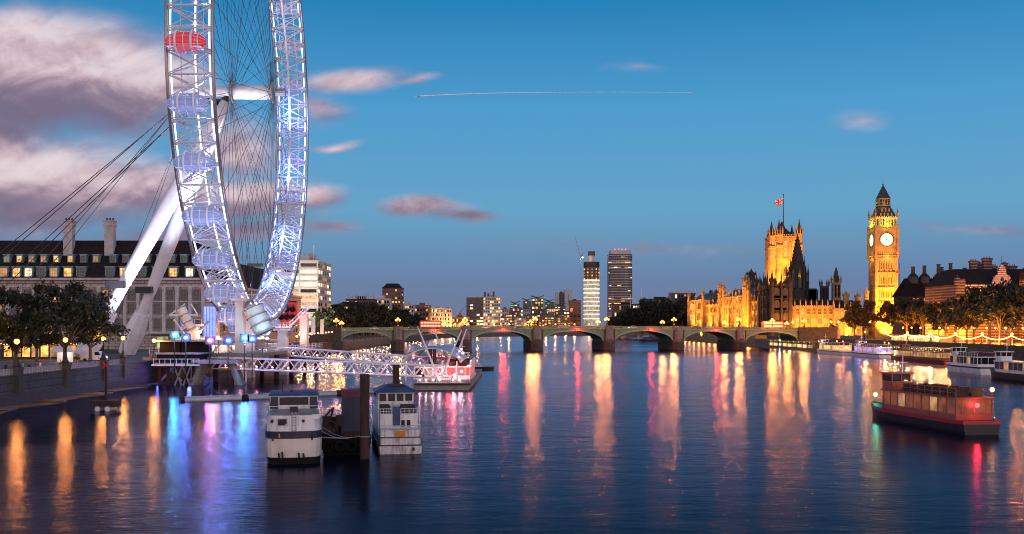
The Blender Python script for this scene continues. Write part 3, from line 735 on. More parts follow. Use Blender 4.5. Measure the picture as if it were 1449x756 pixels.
# light tubes along the chords (each dash a lamp)
ang = [2 * PI * k / NS for k in range(NS)]
def vis(t): return RW * math.sin(t) < 28
rest = MB()
for a_, r_ in ((-CW + .7, RW - .5), (CW - .7, RW - .5)):
    for k, t in enumerate(ang):
        mb = MB(); mb.hoop(HC + AX * a_, E1, E2, r_, .17, 4, 5, t + .012, t + .012 + 2 * PI / NS * (.62 if math.cos(t) > -.1 else .90))
        if vis(t): obj('light_tube', mb, M['led'], wh)
        else: rest.add(mb.v, mb.f)
o = obj('light_tube', rest, M['led'], wh); o['kind'] = 'stuff'
mb = MB(); mb.hoop(HC + AX * 0, E1, E2, RW - 4.1, .13, 160, 5); obj('inner_light_line', mb, M['led_soft'], wh)
mb = MB(); mb.hoop(HC + AX * 2.2, E1, E2, RW - 2.0, .10, 160, 5); mb.hoop(HC - AX * 2.2, E1, E2, RW - 2.0, .10, 160, 5); obj('service_rail', mb, M['rim_steel'], wh)
# capsules
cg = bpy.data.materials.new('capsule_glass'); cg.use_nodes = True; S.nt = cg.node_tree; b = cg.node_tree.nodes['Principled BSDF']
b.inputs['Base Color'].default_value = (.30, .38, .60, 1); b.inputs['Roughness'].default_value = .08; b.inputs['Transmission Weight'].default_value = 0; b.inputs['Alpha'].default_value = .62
b.inputs['Emission Color'].default_value = (.28, .42, 1, 1); b.inputs['Emission Strength'].default_value = .20; cg.cycles.emission_sampling = 'NONE'  # blue interior glow put into the glass itself as emission
def capsule_parts():
    gl_ = MB(); fr = MB(); fl = MB()
    n = 14; rings_ = []
    for j in range(9):
        a = -3.9 + 7.8 * j / 8; rr = 1.95 * math.sqrt(max(.06, 1 - (a / 4.15) ** 2)); rings_.append([(a, rr * math.cos(2 * PI * i / n), rr * math.sin(2 * PI * i / n)) for i in range(n)])
    gl_.rings(rings_)
    for a in (-2.6, 0, 2.6):
        rr = 1.97 * math.sqrt(1 - (a / 4.15) ** 2); fr.hoop((a, 0, 0), Vector((0, 1, 0)), Vector((0, 0, 1)), rr, .1, 20, 5)
    for a in (-1.5, 1.5): fr.hoop((a, 0, 0), Vector((0, 1, 0)), Vector((0, 0, 1)), 2.15, .22, 24, 6)
    for i in range(0, n, 2):
        for j in range(8): fr.tube(rings_[j][i], rings_[j + 1][i], .05, n=4, cap=False)
    fl.box(-3.2, 3.2, -1.3, 1.3, -1.25, -1.05); fl.box(-1.4, 1.4, -.35, .35, -1.05, -.55)
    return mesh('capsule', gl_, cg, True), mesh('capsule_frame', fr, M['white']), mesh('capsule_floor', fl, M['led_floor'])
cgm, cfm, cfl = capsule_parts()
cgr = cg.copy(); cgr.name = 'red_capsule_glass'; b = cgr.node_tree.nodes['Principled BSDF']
b.inputs['Base Color'].default_value = (.6, .02, .03, 1); b.inputs['Emission Color'].default_value = (1, .04, .05, 1); b.inputs['Alpha'].default_value = .75; b.inputs['Emission Strength'].default_value = .3  # red glow put into the glass the same way
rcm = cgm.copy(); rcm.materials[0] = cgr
arot = math.atan2(AX.y, AX.x)
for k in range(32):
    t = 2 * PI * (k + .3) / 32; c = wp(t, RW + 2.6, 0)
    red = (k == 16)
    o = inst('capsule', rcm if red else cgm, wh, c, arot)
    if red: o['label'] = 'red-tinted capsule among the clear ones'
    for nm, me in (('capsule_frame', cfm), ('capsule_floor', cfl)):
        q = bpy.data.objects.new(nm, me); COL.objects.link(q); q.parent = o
# spindle, hub, spokes
hubs = (-4.9, 4.9)
mb = MB(); mb.tube(HC - AX * 4.6, HC + AX * 4.6, 1.75, n=28); obj('hub', mb, M['white'], wh, True)
mb = MB(); mb.tube(HC - AX * 19, HC - AX * 5.6, 1.25, 1.35, n=24); obj('spindle', mb, M['white'], wh, True)
mb = MB(); mb.tube(HC + AX * 5.6, HC + AX * 7.6, .85, n=12); mb.tube(HC + AX * 7.6, HC + AX * 8.2, 1.0, n=12); obj('spindle_cap', mb, M['steel'], wh)
for a_ in hubs:
    mb = MB(); mb.hoop(HC + AX * a_, E1, E2, 2.25, .38, 40, 8); mb.tube(HC + AX * (a_ - .22), HC + AX * (a_ + .22), 2.35, n=32)
    for k in range(32): t = 2 * PI * k / 32; mb.tube(wp(t, 2.5, a_ - .35), wp(t, 2.5, a_ + .35), .12, n=4)
    obj('hub_flange', mb, M['steel'], wh)
Vt = MB(); Vt.tube((0, 0, 0), (0, 0, 1), 1, n=5, cap=False); um = mesh('spoke', Vt, M['spoke']) if 'spoke' in M else None
M['spoke'] = pm('dark_steel_cable', (.05, .05, .06), .5, .2, 1); um = mesh('spoke', Vt, M['spoke'])
def cable(name, p, q, r, parent):
    p, q = Vector(p), Vector(q); d = q - p; o = bpy.data.objects.new(name, um); COL.objects.link(o); o.parent = parent
    o.location = p - parent.location; o.rotation_euler = d.to_track_quat('Z', 'Y').to_euler(); o.scale = (r, r, d.length); return o
for k in range(64):
    t = 2 * PI * (k + .5) / 64; cable('spoke', wp(t + (.02 if k % 2 else -.02), 2.4, hubs[k % 2]), wp(t, RW - 4.7, 0), .055, wh)
for k in range(16):
    t = 2 * PI * k / 16; cable('rotation_cable', wp(t + PI / 2.2 * (1 if k % 2 else -1), 2.4, hubs[k % 2]), wp(t, RW - 4.7, 0), .055, wh)
# black yoke under the spindle and the two legs
SP = HC - AX * 9.5
mb = MB(); mb.tube(HC - AX * 19.5 - E2 * 1.6, HC - AX * 6 - E2 * 2.6, .8, n=10); mb.tube(HC - AX * 7 - E2 * 2.4, HC - AX * 6 - E2 * .9, .9, n=10); obj('yoke', mb, M['black'], wh)
for foot in (Vector((-96, 234, 5)), Vector((-103.5, 281, 5))):
    top = HC - AX * 6.6 - E2 * 2.6
    mb = MB(); d = foot - top; rs = []
    a = d.normalized().orthogonal().normalized(); b_ = d.normalized().cross(a)
    for k in range(13):
        f = k / 12; c = top + d * f; rr = 1.0 + .88 * math.sin(PI * min(1, f * 1.15 + .05)) ** .8 if f < .8 else 1.35
        rs.append([tuple(c + (a * math.cos(2 * PI * i / 20) + b_ * math.sin(2 * PI * i / 20)) * rr) for i in range(20)])
    mb.rings(rs); lg = obj('leg', mb, M['leg_white'], wh, True) if 'leg_white' in M else obj('leg', mb, M['white'], wh, True)
    mb = MB(); mb.tube(top + d * .83, top + d * .90, 2.0, 2.75, n=8); mb.tube(top + d * .90, foot, 2.75, 2.3, n=8); obj('foot_casing', mb, M['white'], lg)
    mb = MB(); c = top + d * .73; mb.cbox(c.x - 1.2, c.y - 2.1, c.z - 1.1, 4.2, 1.6, 1.7); obj('gantry_box', mb, M['black'], lg)
for (a_, (px0, py0, Y0)) in ((-15, (-70, 415, 262)), (-15.5, (-60, 420, 262)), (-12, (-30, 425, 285)), (-12.5, (-20, 432, 285))):
    cable('backstay', HC + AX * a_ - E2 * 1.0, P(px0, py0, Y0), .11, wh)
for (a_, g) in ((-16, (-120, 226, 4.4)), (-16.4, (-117, 228, 4.4)), (-14, (-116, 290, 4.4)), (-14.4, (-113, 291, 4.4))):
    cable('backstay', HC + AX * a_ - E2 * 1.0, g, .08, wh)
# floodlights of the wheel
light('SPOT', (-44, 212, 3), HC + AX * 1, 110000, (.9, .9, 1), 1.0, spot=16, name='hub_flood')
WB, WL = (.20, .34, 1), (.72, .74, 1)
for t_ in (-2.9, -2.5, -2.1, -1.6, -1.1, -.7, -.25, .1, 2.9):
    p = wp(t_, RW - 9, 0); light('SPOT', p, wp(t_, RW + 4, 0), 22000 if math.sin(t_) < -.5 else 14000, WB, 1.0, spot=150, blend=1, name='rim_flood')
light('SPOT', (-80, 241, 6.6), HC - E2 * 10 - AX * 9, 330000, WL, 1.0, spot=44, name='leg_flood')
light('SPOT', (-83, 224, 5), (-88, 255, 46), 200000, WL, 1.0, spot=46, name='leg_flood')
light('SPOT', (-56, 225, 6), wp(PI * 1.02, RW, 0) + Vector((0, 0, -10)), 60000, WB, 1.0, spot=70, name='rim_flood')
light('SPOT', (-45, 190, 3), wp(PI * 1.1, RW, 0), 50000, (.55, .6, 1), 1.0, spot=70, name='rim_flood')

# ================================================================ landing stage under the wheel
ls = thing('boarding_platform', 'white steel boarding platform on piles below the lit wheel', 'boarding platform', (-64, 255, 0))
mb = MB(); mb.box(-77, -53, 222, 292, 5.6, 6.3); mb.box(-77, -52, 218, 224, 5.0, 5.6); obj('deck', mb, M['concrete'], ls)
mb = MB()
for y0, y1, x in ((222, 292, -53), ):
    for zz in (6.9, 7.4): mb.tube((x, y0, zz), (x, y1, zz), .06, n=4)
    for k in range(36): y = y0 + 2 * k; mb.box(x - .05, x + .05, y - .05, y + .05, 6.3, 7.4)
for k in range(13): x = -77 + 2 * k; mb.box(x - .05, x + .05, 221.95, 222.05, 6.3, 7.4)
mb.box(-77, -53, 221.96, 222.04, 7.35, 7.45); mb.box(-77, -53, 221.96, 222.04, 6.8, 6.87)
obj('railing', mb, M['white'], ls)
for (x, y) in ((-76, 226), (-70, 226), (-64, 226), (-58, 226), (-54, 240), (-54, 256), (-54, 272), (-54, 288), (-66, 250), (-66, 276)):
    mb = MB(); mb.tube((x, y, -2), (x, y, 5.6), .55, n=12); obj('pile', mb, M['rust'], ls)
for k, x in enumerate((-75, -69)):
    mb = MB(); mb.tube((x, 223, .3), (x + 4.5, 223, 5), .22); mb.tube((x + 4.5, 223.5, .3), (x, 223.5, 5), .22); obj('cross_brace', mb, M['bracing'] if 'bracing' in M else M['steel'], ls)
for q in (-1, 1):
    for r_ in (0, 1):
        mb = MB(); x = -60.5 + q * 3; mb.tube((x + q * 1.9, 214 + r_ * 2.6, -.5), (x, 214 + r_ * 2.6, 4.6), .75, .6, n=12); obj('raking_strut', mb, M['concrete'], ls)
mb = MB(); mb.box(-65, -56, 212, 220, 4.4, 5.2); obj('pile_cap', mb, M['concrete'], ls)
# dark glazed pavilion on the upstream end of the stage
pv = thing('pavilion', 'dark flat-roofed glazed pavilion on piles at the landing stage', 'pavilion', (-73, 216, 3))
mb = MB(); mb.box(X(219, 212), X(283, 212), 212, 222, 4.2, 4.6); mb.box(X(219, 212), X(283, 212), 212, 222, Z(501, 212) - .1, Z(501, 212) + .25); obj('slab', mb, M['concrete'], pv)
for i in range(2):
    x0 = X(221 + i * 31, 212); x1 = X(250 + i * 31, 212); mb = MB(); mb.box(x0, x1, 212.2, 221, 4.6, Z(502, 212)); obj('screen', mb, M['roof_black'], pv)
    mb = MB(); mb.box(x0, x1, 214.2, 221, Z(500, 212), Z(484, 212)); obj('upper_screen', mb, M['roof_black'], pv)
mb = MB(); mb.box(X(216, 212), X(284, 212), 211.2, 211.4, 4.0, 4.3)
for k in range(9): x = X(219 + k * 8, 212); mb.box(x - .04, x + .04, 211.25, 211.35, 4.3, 5.4)
mb.box(X(216, 212), X(284, 212), 211.25, 211.35, 5.35, 5.45); obj('handrail', mb, M['white'], pv)
mb = MB(); mb.box(X(219, 212) - .4, X(283, 212) + .6, 213, 222, Z(484, 212), Z(484, 212) + .25); obj('roof', mb, M['steel'], pv)
for px_ in (226, 238, 248, 262, 274):
    mb = MB(); mb.tube((X(px_, 214), 214, -1.5), (X(px_, 214), 214, 4.2), .35, n=10); obj('pile', mb, M['wood_dk'], pv)
for px_ in (246, 258):
    mb = MB(); mb.tube((X(px_, 213), 213, -.5), (X(px_ + 12, 213), 213, 4), .2); mb.tube((X(px_ + 12, 213.5), 213.5, -.5), (X(px_, 213.5), 213.5, 4), .2); obj('brace', mb, M['steel'], pv)
# pylons that carry the drive units
def pylon(px0, px1, Y, py, i):
    x0, x1 = X(px0, Y), X(px1, Y); c = (x0 + x1) / 2; w = (x1 - x0)
    t = thing('drive_pylon', f'tall white steel pylon at the wheel base, {ORD[i]} from the stone building', 'pylon', (c, Y, 0), 'pylons at the wheel base')
    mb = MB(); mb.frus(c, Y, -2, Z(py, Y), w / 2, 1.6, w / 2 * .8, 1.2); obj('shaft', mb, M['white'], t)
    mb = MB(); mb.cbox(c, Y, Z(py, Y), w * 1.6, 3.4, .5); mb.box(c - w * .9, c + w * .9, Y - 1.8, Y - 1.7, Z(py, Y) + 1.5, Z(py, Y) + 1.6)
    for q in (-.9, -.3, .3, .9): mb.box(c + q * w - .05, c + q * w + .05, Y - 1.8, Y - 1.7, Z(py, Y) + .5, Z(py, Y) + 1.5)
    obj('work_platform', mb, M['white'], t)
    mb = MB(); mb.tube((c - w * .2, Y - 1, Z(py, Y) - 3), (c + w * 1.1, Y + 2, Z(py, Y) + 1), .35, n=8); obj('arm', mb, M['steel'], t)
pylon(266, 282, 230, 462, 0); pylon(334, 347, 224, 426, 1); pylon(349, 359, 246, 452, 2); pylon(393, 408, 262, 468, 3)
def drive(px0, py0, px1, py1, Y, r, i, col):
    t = thing('drive_unit', f'pale cyan-lit cylindrical drive unit clamped to the rim, {ORD[i]} from the stone building', 'drive unit', P((px0 + px1) / 2, max(py0, py1), Y), 'drive units of the wheel')
    p, q = Vector(P(px0, py0, Y)), Vector(P(px1, py1, Y)); d = (q - p) / 3
    mb = MB(); mb.tube(p, q, r, r * .85, n=20); obj('drum', mb, M['white'], t, False)
    for k in (0, 1, 2, 3):
        c = p + d * k; mb = MB(); u_ = d.normalized(); mb.tube(c - u_ * .12, c + u_ * .12, r * 1.08, n=20); obj('collar', mb, M['steel'], t)
    light('SPOT', (p + q) / 2 + Vector((4, -9, -5)), (p + q) / 2, 3500, (.30, .80, 1), .5, spot=60, name='drive_flood')
drive(256, 436, 271, 466, 226, 1.05, 0, 0); drive(358, 436, 374, 470, 222, 2.2, 1, 0)
# red machinery house with stair on the far side of the rim
rm = thing('red_drive_frame', 'bright red machinery frame on the far side of the wheel base', 'machinery', P(408, 458, 285))
mb = MB(); mb.box(X(394, 289), X(420, 289), 288.6, 289, Z(456, 289), Z(426, 289)); obj('back_plate', mb, M['roof_black'], rm)
for k in range(4):
    x = X(396 + k * 7.6, 285); mb = MB(); mb.frus(x, 285, Z(457, 285), Z(426 + abs(1.5 - k) * 3, 285), .5, 1.2, .42, .9); mb.box(x - .65, x + .65, 283.5, 284.2, Z(440 + 4 * (k % 2), 285), Z(436 + 4 * (k % 2), 285)); obj('frame_column', mb, M['red_lit'], rm)
for k in range(4):
    z = Z(455 - k * 8, 285); mb = MB(); mb.box(X(394 + k, 285), X(421, 285), 283.8, 286.2, z, z + .55); obj('frame_beam', mb, M['red_lit'], rm)
for k in range(6):
    px_ = 398 + (k % 3) * 8; py_ = 449 - (k // 3) * 11; mb = MB(); mb.tube(P(px_, py_, 283.3), P(px_, py_, 286), .62, n=14); mb.tube(P(px_, py_, 283.1), P(px_, py_, 283.4), .8, n=14); obj('roller', mb, M['roof_black'], rm)
light('SPOT', (X(408, 272), 270, 7), P(408, 442, 285), 9000, (1, .30, .25), .5, spot=70, name='red_flood')
st = thing('access_stair', 'white steel stair climbing beside the red machinery', 'stair', P(425, 470, 284))
mb = MB(); a, b = Vector(P(410, 462, 282)), Vector(P(438, 436, 282))
for o_ in (-.7, .7): mb.tube(a + Vector((0, o_, 0)), b + Vector((0, o_, 0)), .16)
for o_ in (-.7, .7): mb.tube(a + Vector((0, o_, 1.1)), b + Vector((0, o_, 1.1)), .06)
for k in range(14):
    c = a + (b - a) * k / 13; mb.cbox(c.x, c.y, c.z, .4, 1.4, .06); mb.tube(c + Vector((0, -.7, 0)), c + Vector((0, -.7, 1.1)), .05, n=4)
obj('flight', mb, M['white'], st)
mb = MB(); mb.box(X(380, 282), X(411, 282), 281, 284, Z(464, 282), Z(462, 282)); 
for k in range(8): x = X(380 + 4.4 * k, 282); mb.box(x - .04, x + .04, 281, 281.1, Z(462, 282), Z(456, 282))
mb.box(X(380, 282), X(411, 282), 281, 281.1, Z(456, 282) - .08, Z(456, 282)); obj('landing', mb, M['white'], st)
mb = MB(); mb.box(X(424, 283), X(434, 283), 283, 286, 4.4, Z(444, 283)); obj('stair_tower', mb, M['white'], st)
light('POINT', (-66, 232, 9), None, 1500, (1, .62, .72), .4, name='deck_lamp'); light('POINT', (-60, 262, 9), None, 1800, (1, .80, .86), .4, name='deck_lamp')
light('POINT', (-74, 219, 2.0), None, 420, (.12, .15, 1), .4, name='blue_pile_lamp'); light('POINT', (-67, 217, 2.0), None, 420, (.12, .18, 1), .4, name='blue_pile_lamp')
# portal frames and catwalks round the drive units, plus added flood lamps
pf = thing('portal_frame', 'white steel portal frames and catwalks linking the pylons below the wheel', 'portal frame', (-62, 240, 6.3))
mb = MB()
for (a, b, Y0, Y1, r) in (((278, 481), (340, 481), 229, 224, .28), ((278, 487), (340, 487), 229, 224, .2), ((300, 500), (316, 482), 224, 224, .22), ((316, 482), (334, 501), 224, 224, .22), ((355, 478), (396, 482), 246, 262, .25), ((360, 470), (378, 476), 246, 250, .2),
                          ((246, 452), (262, 474), 228, 229, .2), ((270, 452), (252, 474), 226, 229, .2), ((240, 446), (280, 446), 228, 228, .22), ((240, 446), (262, 430), 228, 228, .16), ((280, 446), (270, 430), 228, 228, .16),
                          ((332, 432), (362, 432), 224, 226, .2), ((332, 424), (362, 424), 224, 226, .1), ((362, 424), (384, 452), 226, 250, .16), ((362, 432), (386, 460), 226, 250, .2)):
    mb.tube(P(*a, Y0), P(*b, Y1), r, n=6)
obj('beam', mb, M['white'], pf)
mb = MB()
for k in range(16): x = X(280 + k * 3.8, 226); mb.tube((x, 226, Z(481, 226)), (x, 226, Z(475.5, 226)), .05, n=4)
mb.tube(P(280, 475.5, 226), P(338, 475.5, 226), .06, n=4); mb.tube(P(280, 478, 226), P(338, 478, 226), .05, n=4)
for k in range(10): x = X(334 + k * 3, 224); mb.tube((x, 223, Z(424, 224)), (x, 223, Z(417, 224)), .05, n=4)
mb.tube(P(334, 417, 223), P(362, 417, 223), .06, n=4); obj('catwalk_rail', mb, M['white'], pf)
mb = MB(); mb.box(X(322, 250), X(340, 250), 250, 256, 6.3, Z(484, 250)); obj('plant_cabin', mb, M['concrete'], pf)
mb = MB(); mb.box(X(364, 262), X(392, 262), 262, 270, 6.3, Z(486, 262)); obj('plant_cabin', mb, M['concrete'], pf)
mb = MB(); mb.box(X(300, 236), X(334, 236), 236, 240, 6.3, Z(488, 236)); obj('ticket_cabin', mb, M['cream'], pf)
for k in range(5): mb = MB(); x = X(302 + k * 6.4, 236); mb.box(x, x + .8, 235.9, 235.97, 6.6, Z(489.5, 236)); obj('cabin_window', mb, M['win_a' if k % 2 else 'win_w'], pf)
for (px_, py_, Y, key) in ((246, 474, 210.5, 'bulb_cyan'), (345, 478, 211, 'bulb_cyan'), (356, 480, 211, 'bulb_blue'), (296, 482, 211, 'bulb_mauve'), (322, 482, 211, 'bulb_blue'), (262, 478, 210.5, 'bulb_blue')):  # coloured flood lamps added to give blue and violet streaks in the water
    p = P(px_, py_, Y); mb = MB(); mb.cbox(p[0], p[1] + .55, p[2] - .8, 1.9, .25, 1.6); mb.tube((p[0], p[1] + .4, 1.0), (p[0], p[1] + .4, p[2]), .12, n=6); h = obj('added_flood_housing', mb, M['black'], pf)  # wide plate behind each added lamp keeps its light off the pavilion
    mb = MB(); mb.ball(p, .34, 8); obj('added_flood_lens', mb, M[key], h, True)
# deck lamps you can see
for i, (px_, py_, Y) in enumerate(((309, 478, 226), (283, 470, 228), (378, 479, 245), (395, 478, 262), (372, 478, 250), (420, 476, 280), (325, 479, 226), (356, 480, 246), (436, 477, 300))):
    p = P(px_, py_, Y); t = thing('deck_lamp', f'small round lamp on a pole on the boarding deck, {ORD[i]} counted from the dark pavilion', 'lamp', (p[0], p[1], 6.3), 'deck lamps under the wheel')
    mb = MB(); mb.tube((p[0], p[1], 6.3), (p[0], p[1], p[2] - .2), .07, n=6); obj('pole', mb, M['black'], t)
    mb = MB(); mb.ball(p, .32, 8); obj('globe', mb, M['bulb_deck'] if i % 2 else M['bulb_w'], t, True)

# ================================================================ gangways, pier and its vessel
def gangway(name, label, a, b, w, h, npan):
    a, b = Vector(a), Vector(b); d = (b - a) / npan; n_ = Vector((-d.y, d.x, 0)).normalized() * (w / 2); up = Vector((0, 0, h))
    t = thing(name, label, 'gangway', (a + b) / 2)
    for s_ in (-1, 1):
        mb = MB(); o = n_ * s_
        mb.tube(a + o, b + o, .13, n=6); mb.tube(a + o + up, b + o + up, .15, n=6)
        for k in range(npan):
            p0, p1 = a + d * k + o, a + d * (k + 1) + o; pm_ = (p0 + p1) / 2
            mb.tube(p0, pm_ + up, .085, n=5); mb.tube(pm_ + up, p1, .085, n=5)
            mb.tube(p0 + d * .06, pm_ + up * .94 + d*.03, .06, n=4)
        obj('side_truss', mb, M['white'], t)
    mb = MB()
    mb.add([tuple(a - n_), tuple(a + n_), tuple(b + n_), tuple(b - n_), *(tuple(q - Vector((0, 0, .2))) for q in (a - n_, a + n_, b + n_, b - n_))], [(0, 1, 2, 3), (7, 6, 5, 4), (0, 3, 7, 4), (1, 2, 6, 5)])
    obj('walkway', mb, M['concrete'], t)
    for k in range(npan):
        p = a + d * (k + .5) + n_ * .8 + Vector((0, 0, .55)); mb = MB(); mb.ball(p, .2, 6); obj('path_light', mb, M['bulb_pink'], t)
        if k % 3 == 1: light('POINT', a + d * (k + .5) + Vector((0, 0, 1.2)), None, 60, (1, .5, .6), .25, name='gangway_lamp')
gangway('gangway', 'white lattice gangway sloping down to the pier pontoon, the nearer of the two', P(304, 521, 218), P(632, 534, 203), 2.6, 2.25, 14)
gangway('gangway', 'white lattice gangway sloping down to the pier pontoon, the farther of the two', P(402, 503, 250), P(640, 521, 224), 2.6, 1.9, 13)
pr = thing('pier_pontoon', 'floating grey pier pontoon with curved canopy and leaning white masts', 'pier', (-14, 215, 0))
mb = MB(); mb.prism([(X(588, 198), 197.5), (X(664, 198), 197.5), (X(664, 198) + .6, 262), (X(588, 198) + .6, 262)], -.6, 1.35); obj('pontoon', mb, M['concrete'], pr)
mb = MB(); mb.box(X(586, 197), X(666, 197), 197.1, 197.5, .9, 1.25); obj('fender', mb, M['black'], pr)
cxp = X(612, 207); rs = []
for (y0, y1) in ((203, 240),):
    for k in range(13):
        t = PI * (.12 + .76 * k / 12); rs.append([(cxp + 6.2 * math.cos(t) * -1, y0, Z(524, 207) + 4.3 * math.sin(t)), (cxp + 6.2 * math.cos(t) * -1, y1, Z(524, 207) + 4.3 * math.sin(t)), (cxp + 6.2 * math.cos(t) * -1, y1, Z(524, 207) + 4.3 * math.sin(t) + .18), (cxp + 6.2 * math.cos(t) * -1, y0, Z(524, 207) + 4.3 * math.sin(t) + .18)])
mb = MB(); mb.rings(rs); obj('canopy', mb, M['galv'], pr)
for (x, y) in ((cxp - 5, 204), (cxp + 5, 204), (cxp - 5, 222), (cxp + 5, 222), (cxp - 5, 239), (cxp + 5, 239)):
    mb = MB(); mb.tube((x, y, 1.35), (x, y, 5.2), .14, n=8); obj('canopy_post', mb, M['white'], pr)
mb = MB(); mb.box(cxp - 4, cxp + 3.6, 210, 236, 1.35, 3.9); obj('waiting_room', mb, M['white'], pr)
for k in range(4): mb = MB(); mb.box(cxp - 3.7 + k * 1.85, cxp - 2.2 + k * 1.85, 209.9, 209.96, 1.6, 3.6); obj('glazing', mb, M[('glass', 'win_b', 'win_r', 'win_b')[k]], pr)
for i, (p0, p1, Y0, Y1) in enumerate((((621, 537), (592, 465), 201, 201), ((623, 537), (653, 468), 201, 206), ((640, 525), (614, 468), 232, 228), ((640, 520), (660, 466), 232, 240))):
    mb = MB(); mb.tube(P(*p0, Y0), P(*p1, Y1), .26, .12, n=8); obj('mast', mb, M['white'], pr)
mb = MB()
for k in range(12): x = X(588, 198) + .4 + k * .9; mb.box(x - .03, x + .03, 197.7, 197.8, 1.35, 2.4)
mb.box(X(588, 198), X(664, 198), 197.7, 197.8, 2.35, 2.42); obj('guard_rail', mb, M['white'], pr)
for i, px_ in enumerate((594, 603, 613, 622, 641, 650)):
    mb = MB(); p = P(px_, 538, 199.5); mb.ball(p, .2, 6); obj('deck_light', mb, M['bulb_w'] if i % 2 else M['bulb_pink'], pr)
for px_ in (609, 615):
    y = 214; x = X(px_, y); t = thing('mooring_pile', f'black mooring pile with white cone cap {"nearer the gangway" if px_ == 609 else "nearer the vessel"}', 'pile', (x, y, 0), 'white-capped piles by the pier')
    mb = MB(); mb.tube((x, y, -2), (x, y, Z(490, y)), .38, n=12); obj('shaft', mb, M['black'], t)
    mb = MB(); mb.lathe(x, y, [(.5, Z(490, y)), (.46, Z(488, y)), (.04, Z(482, y))], 12); obj('cap', mb, M['white'], t)
light('POINT', (cxp, 206, 4.6), None, 420, (1, .7, .75), .3, name='pier_lamp'); light('POINT', (cxp + 7.2, 212, 5), None, 300, (1, .35, .35), .3, name='pier_lamp')
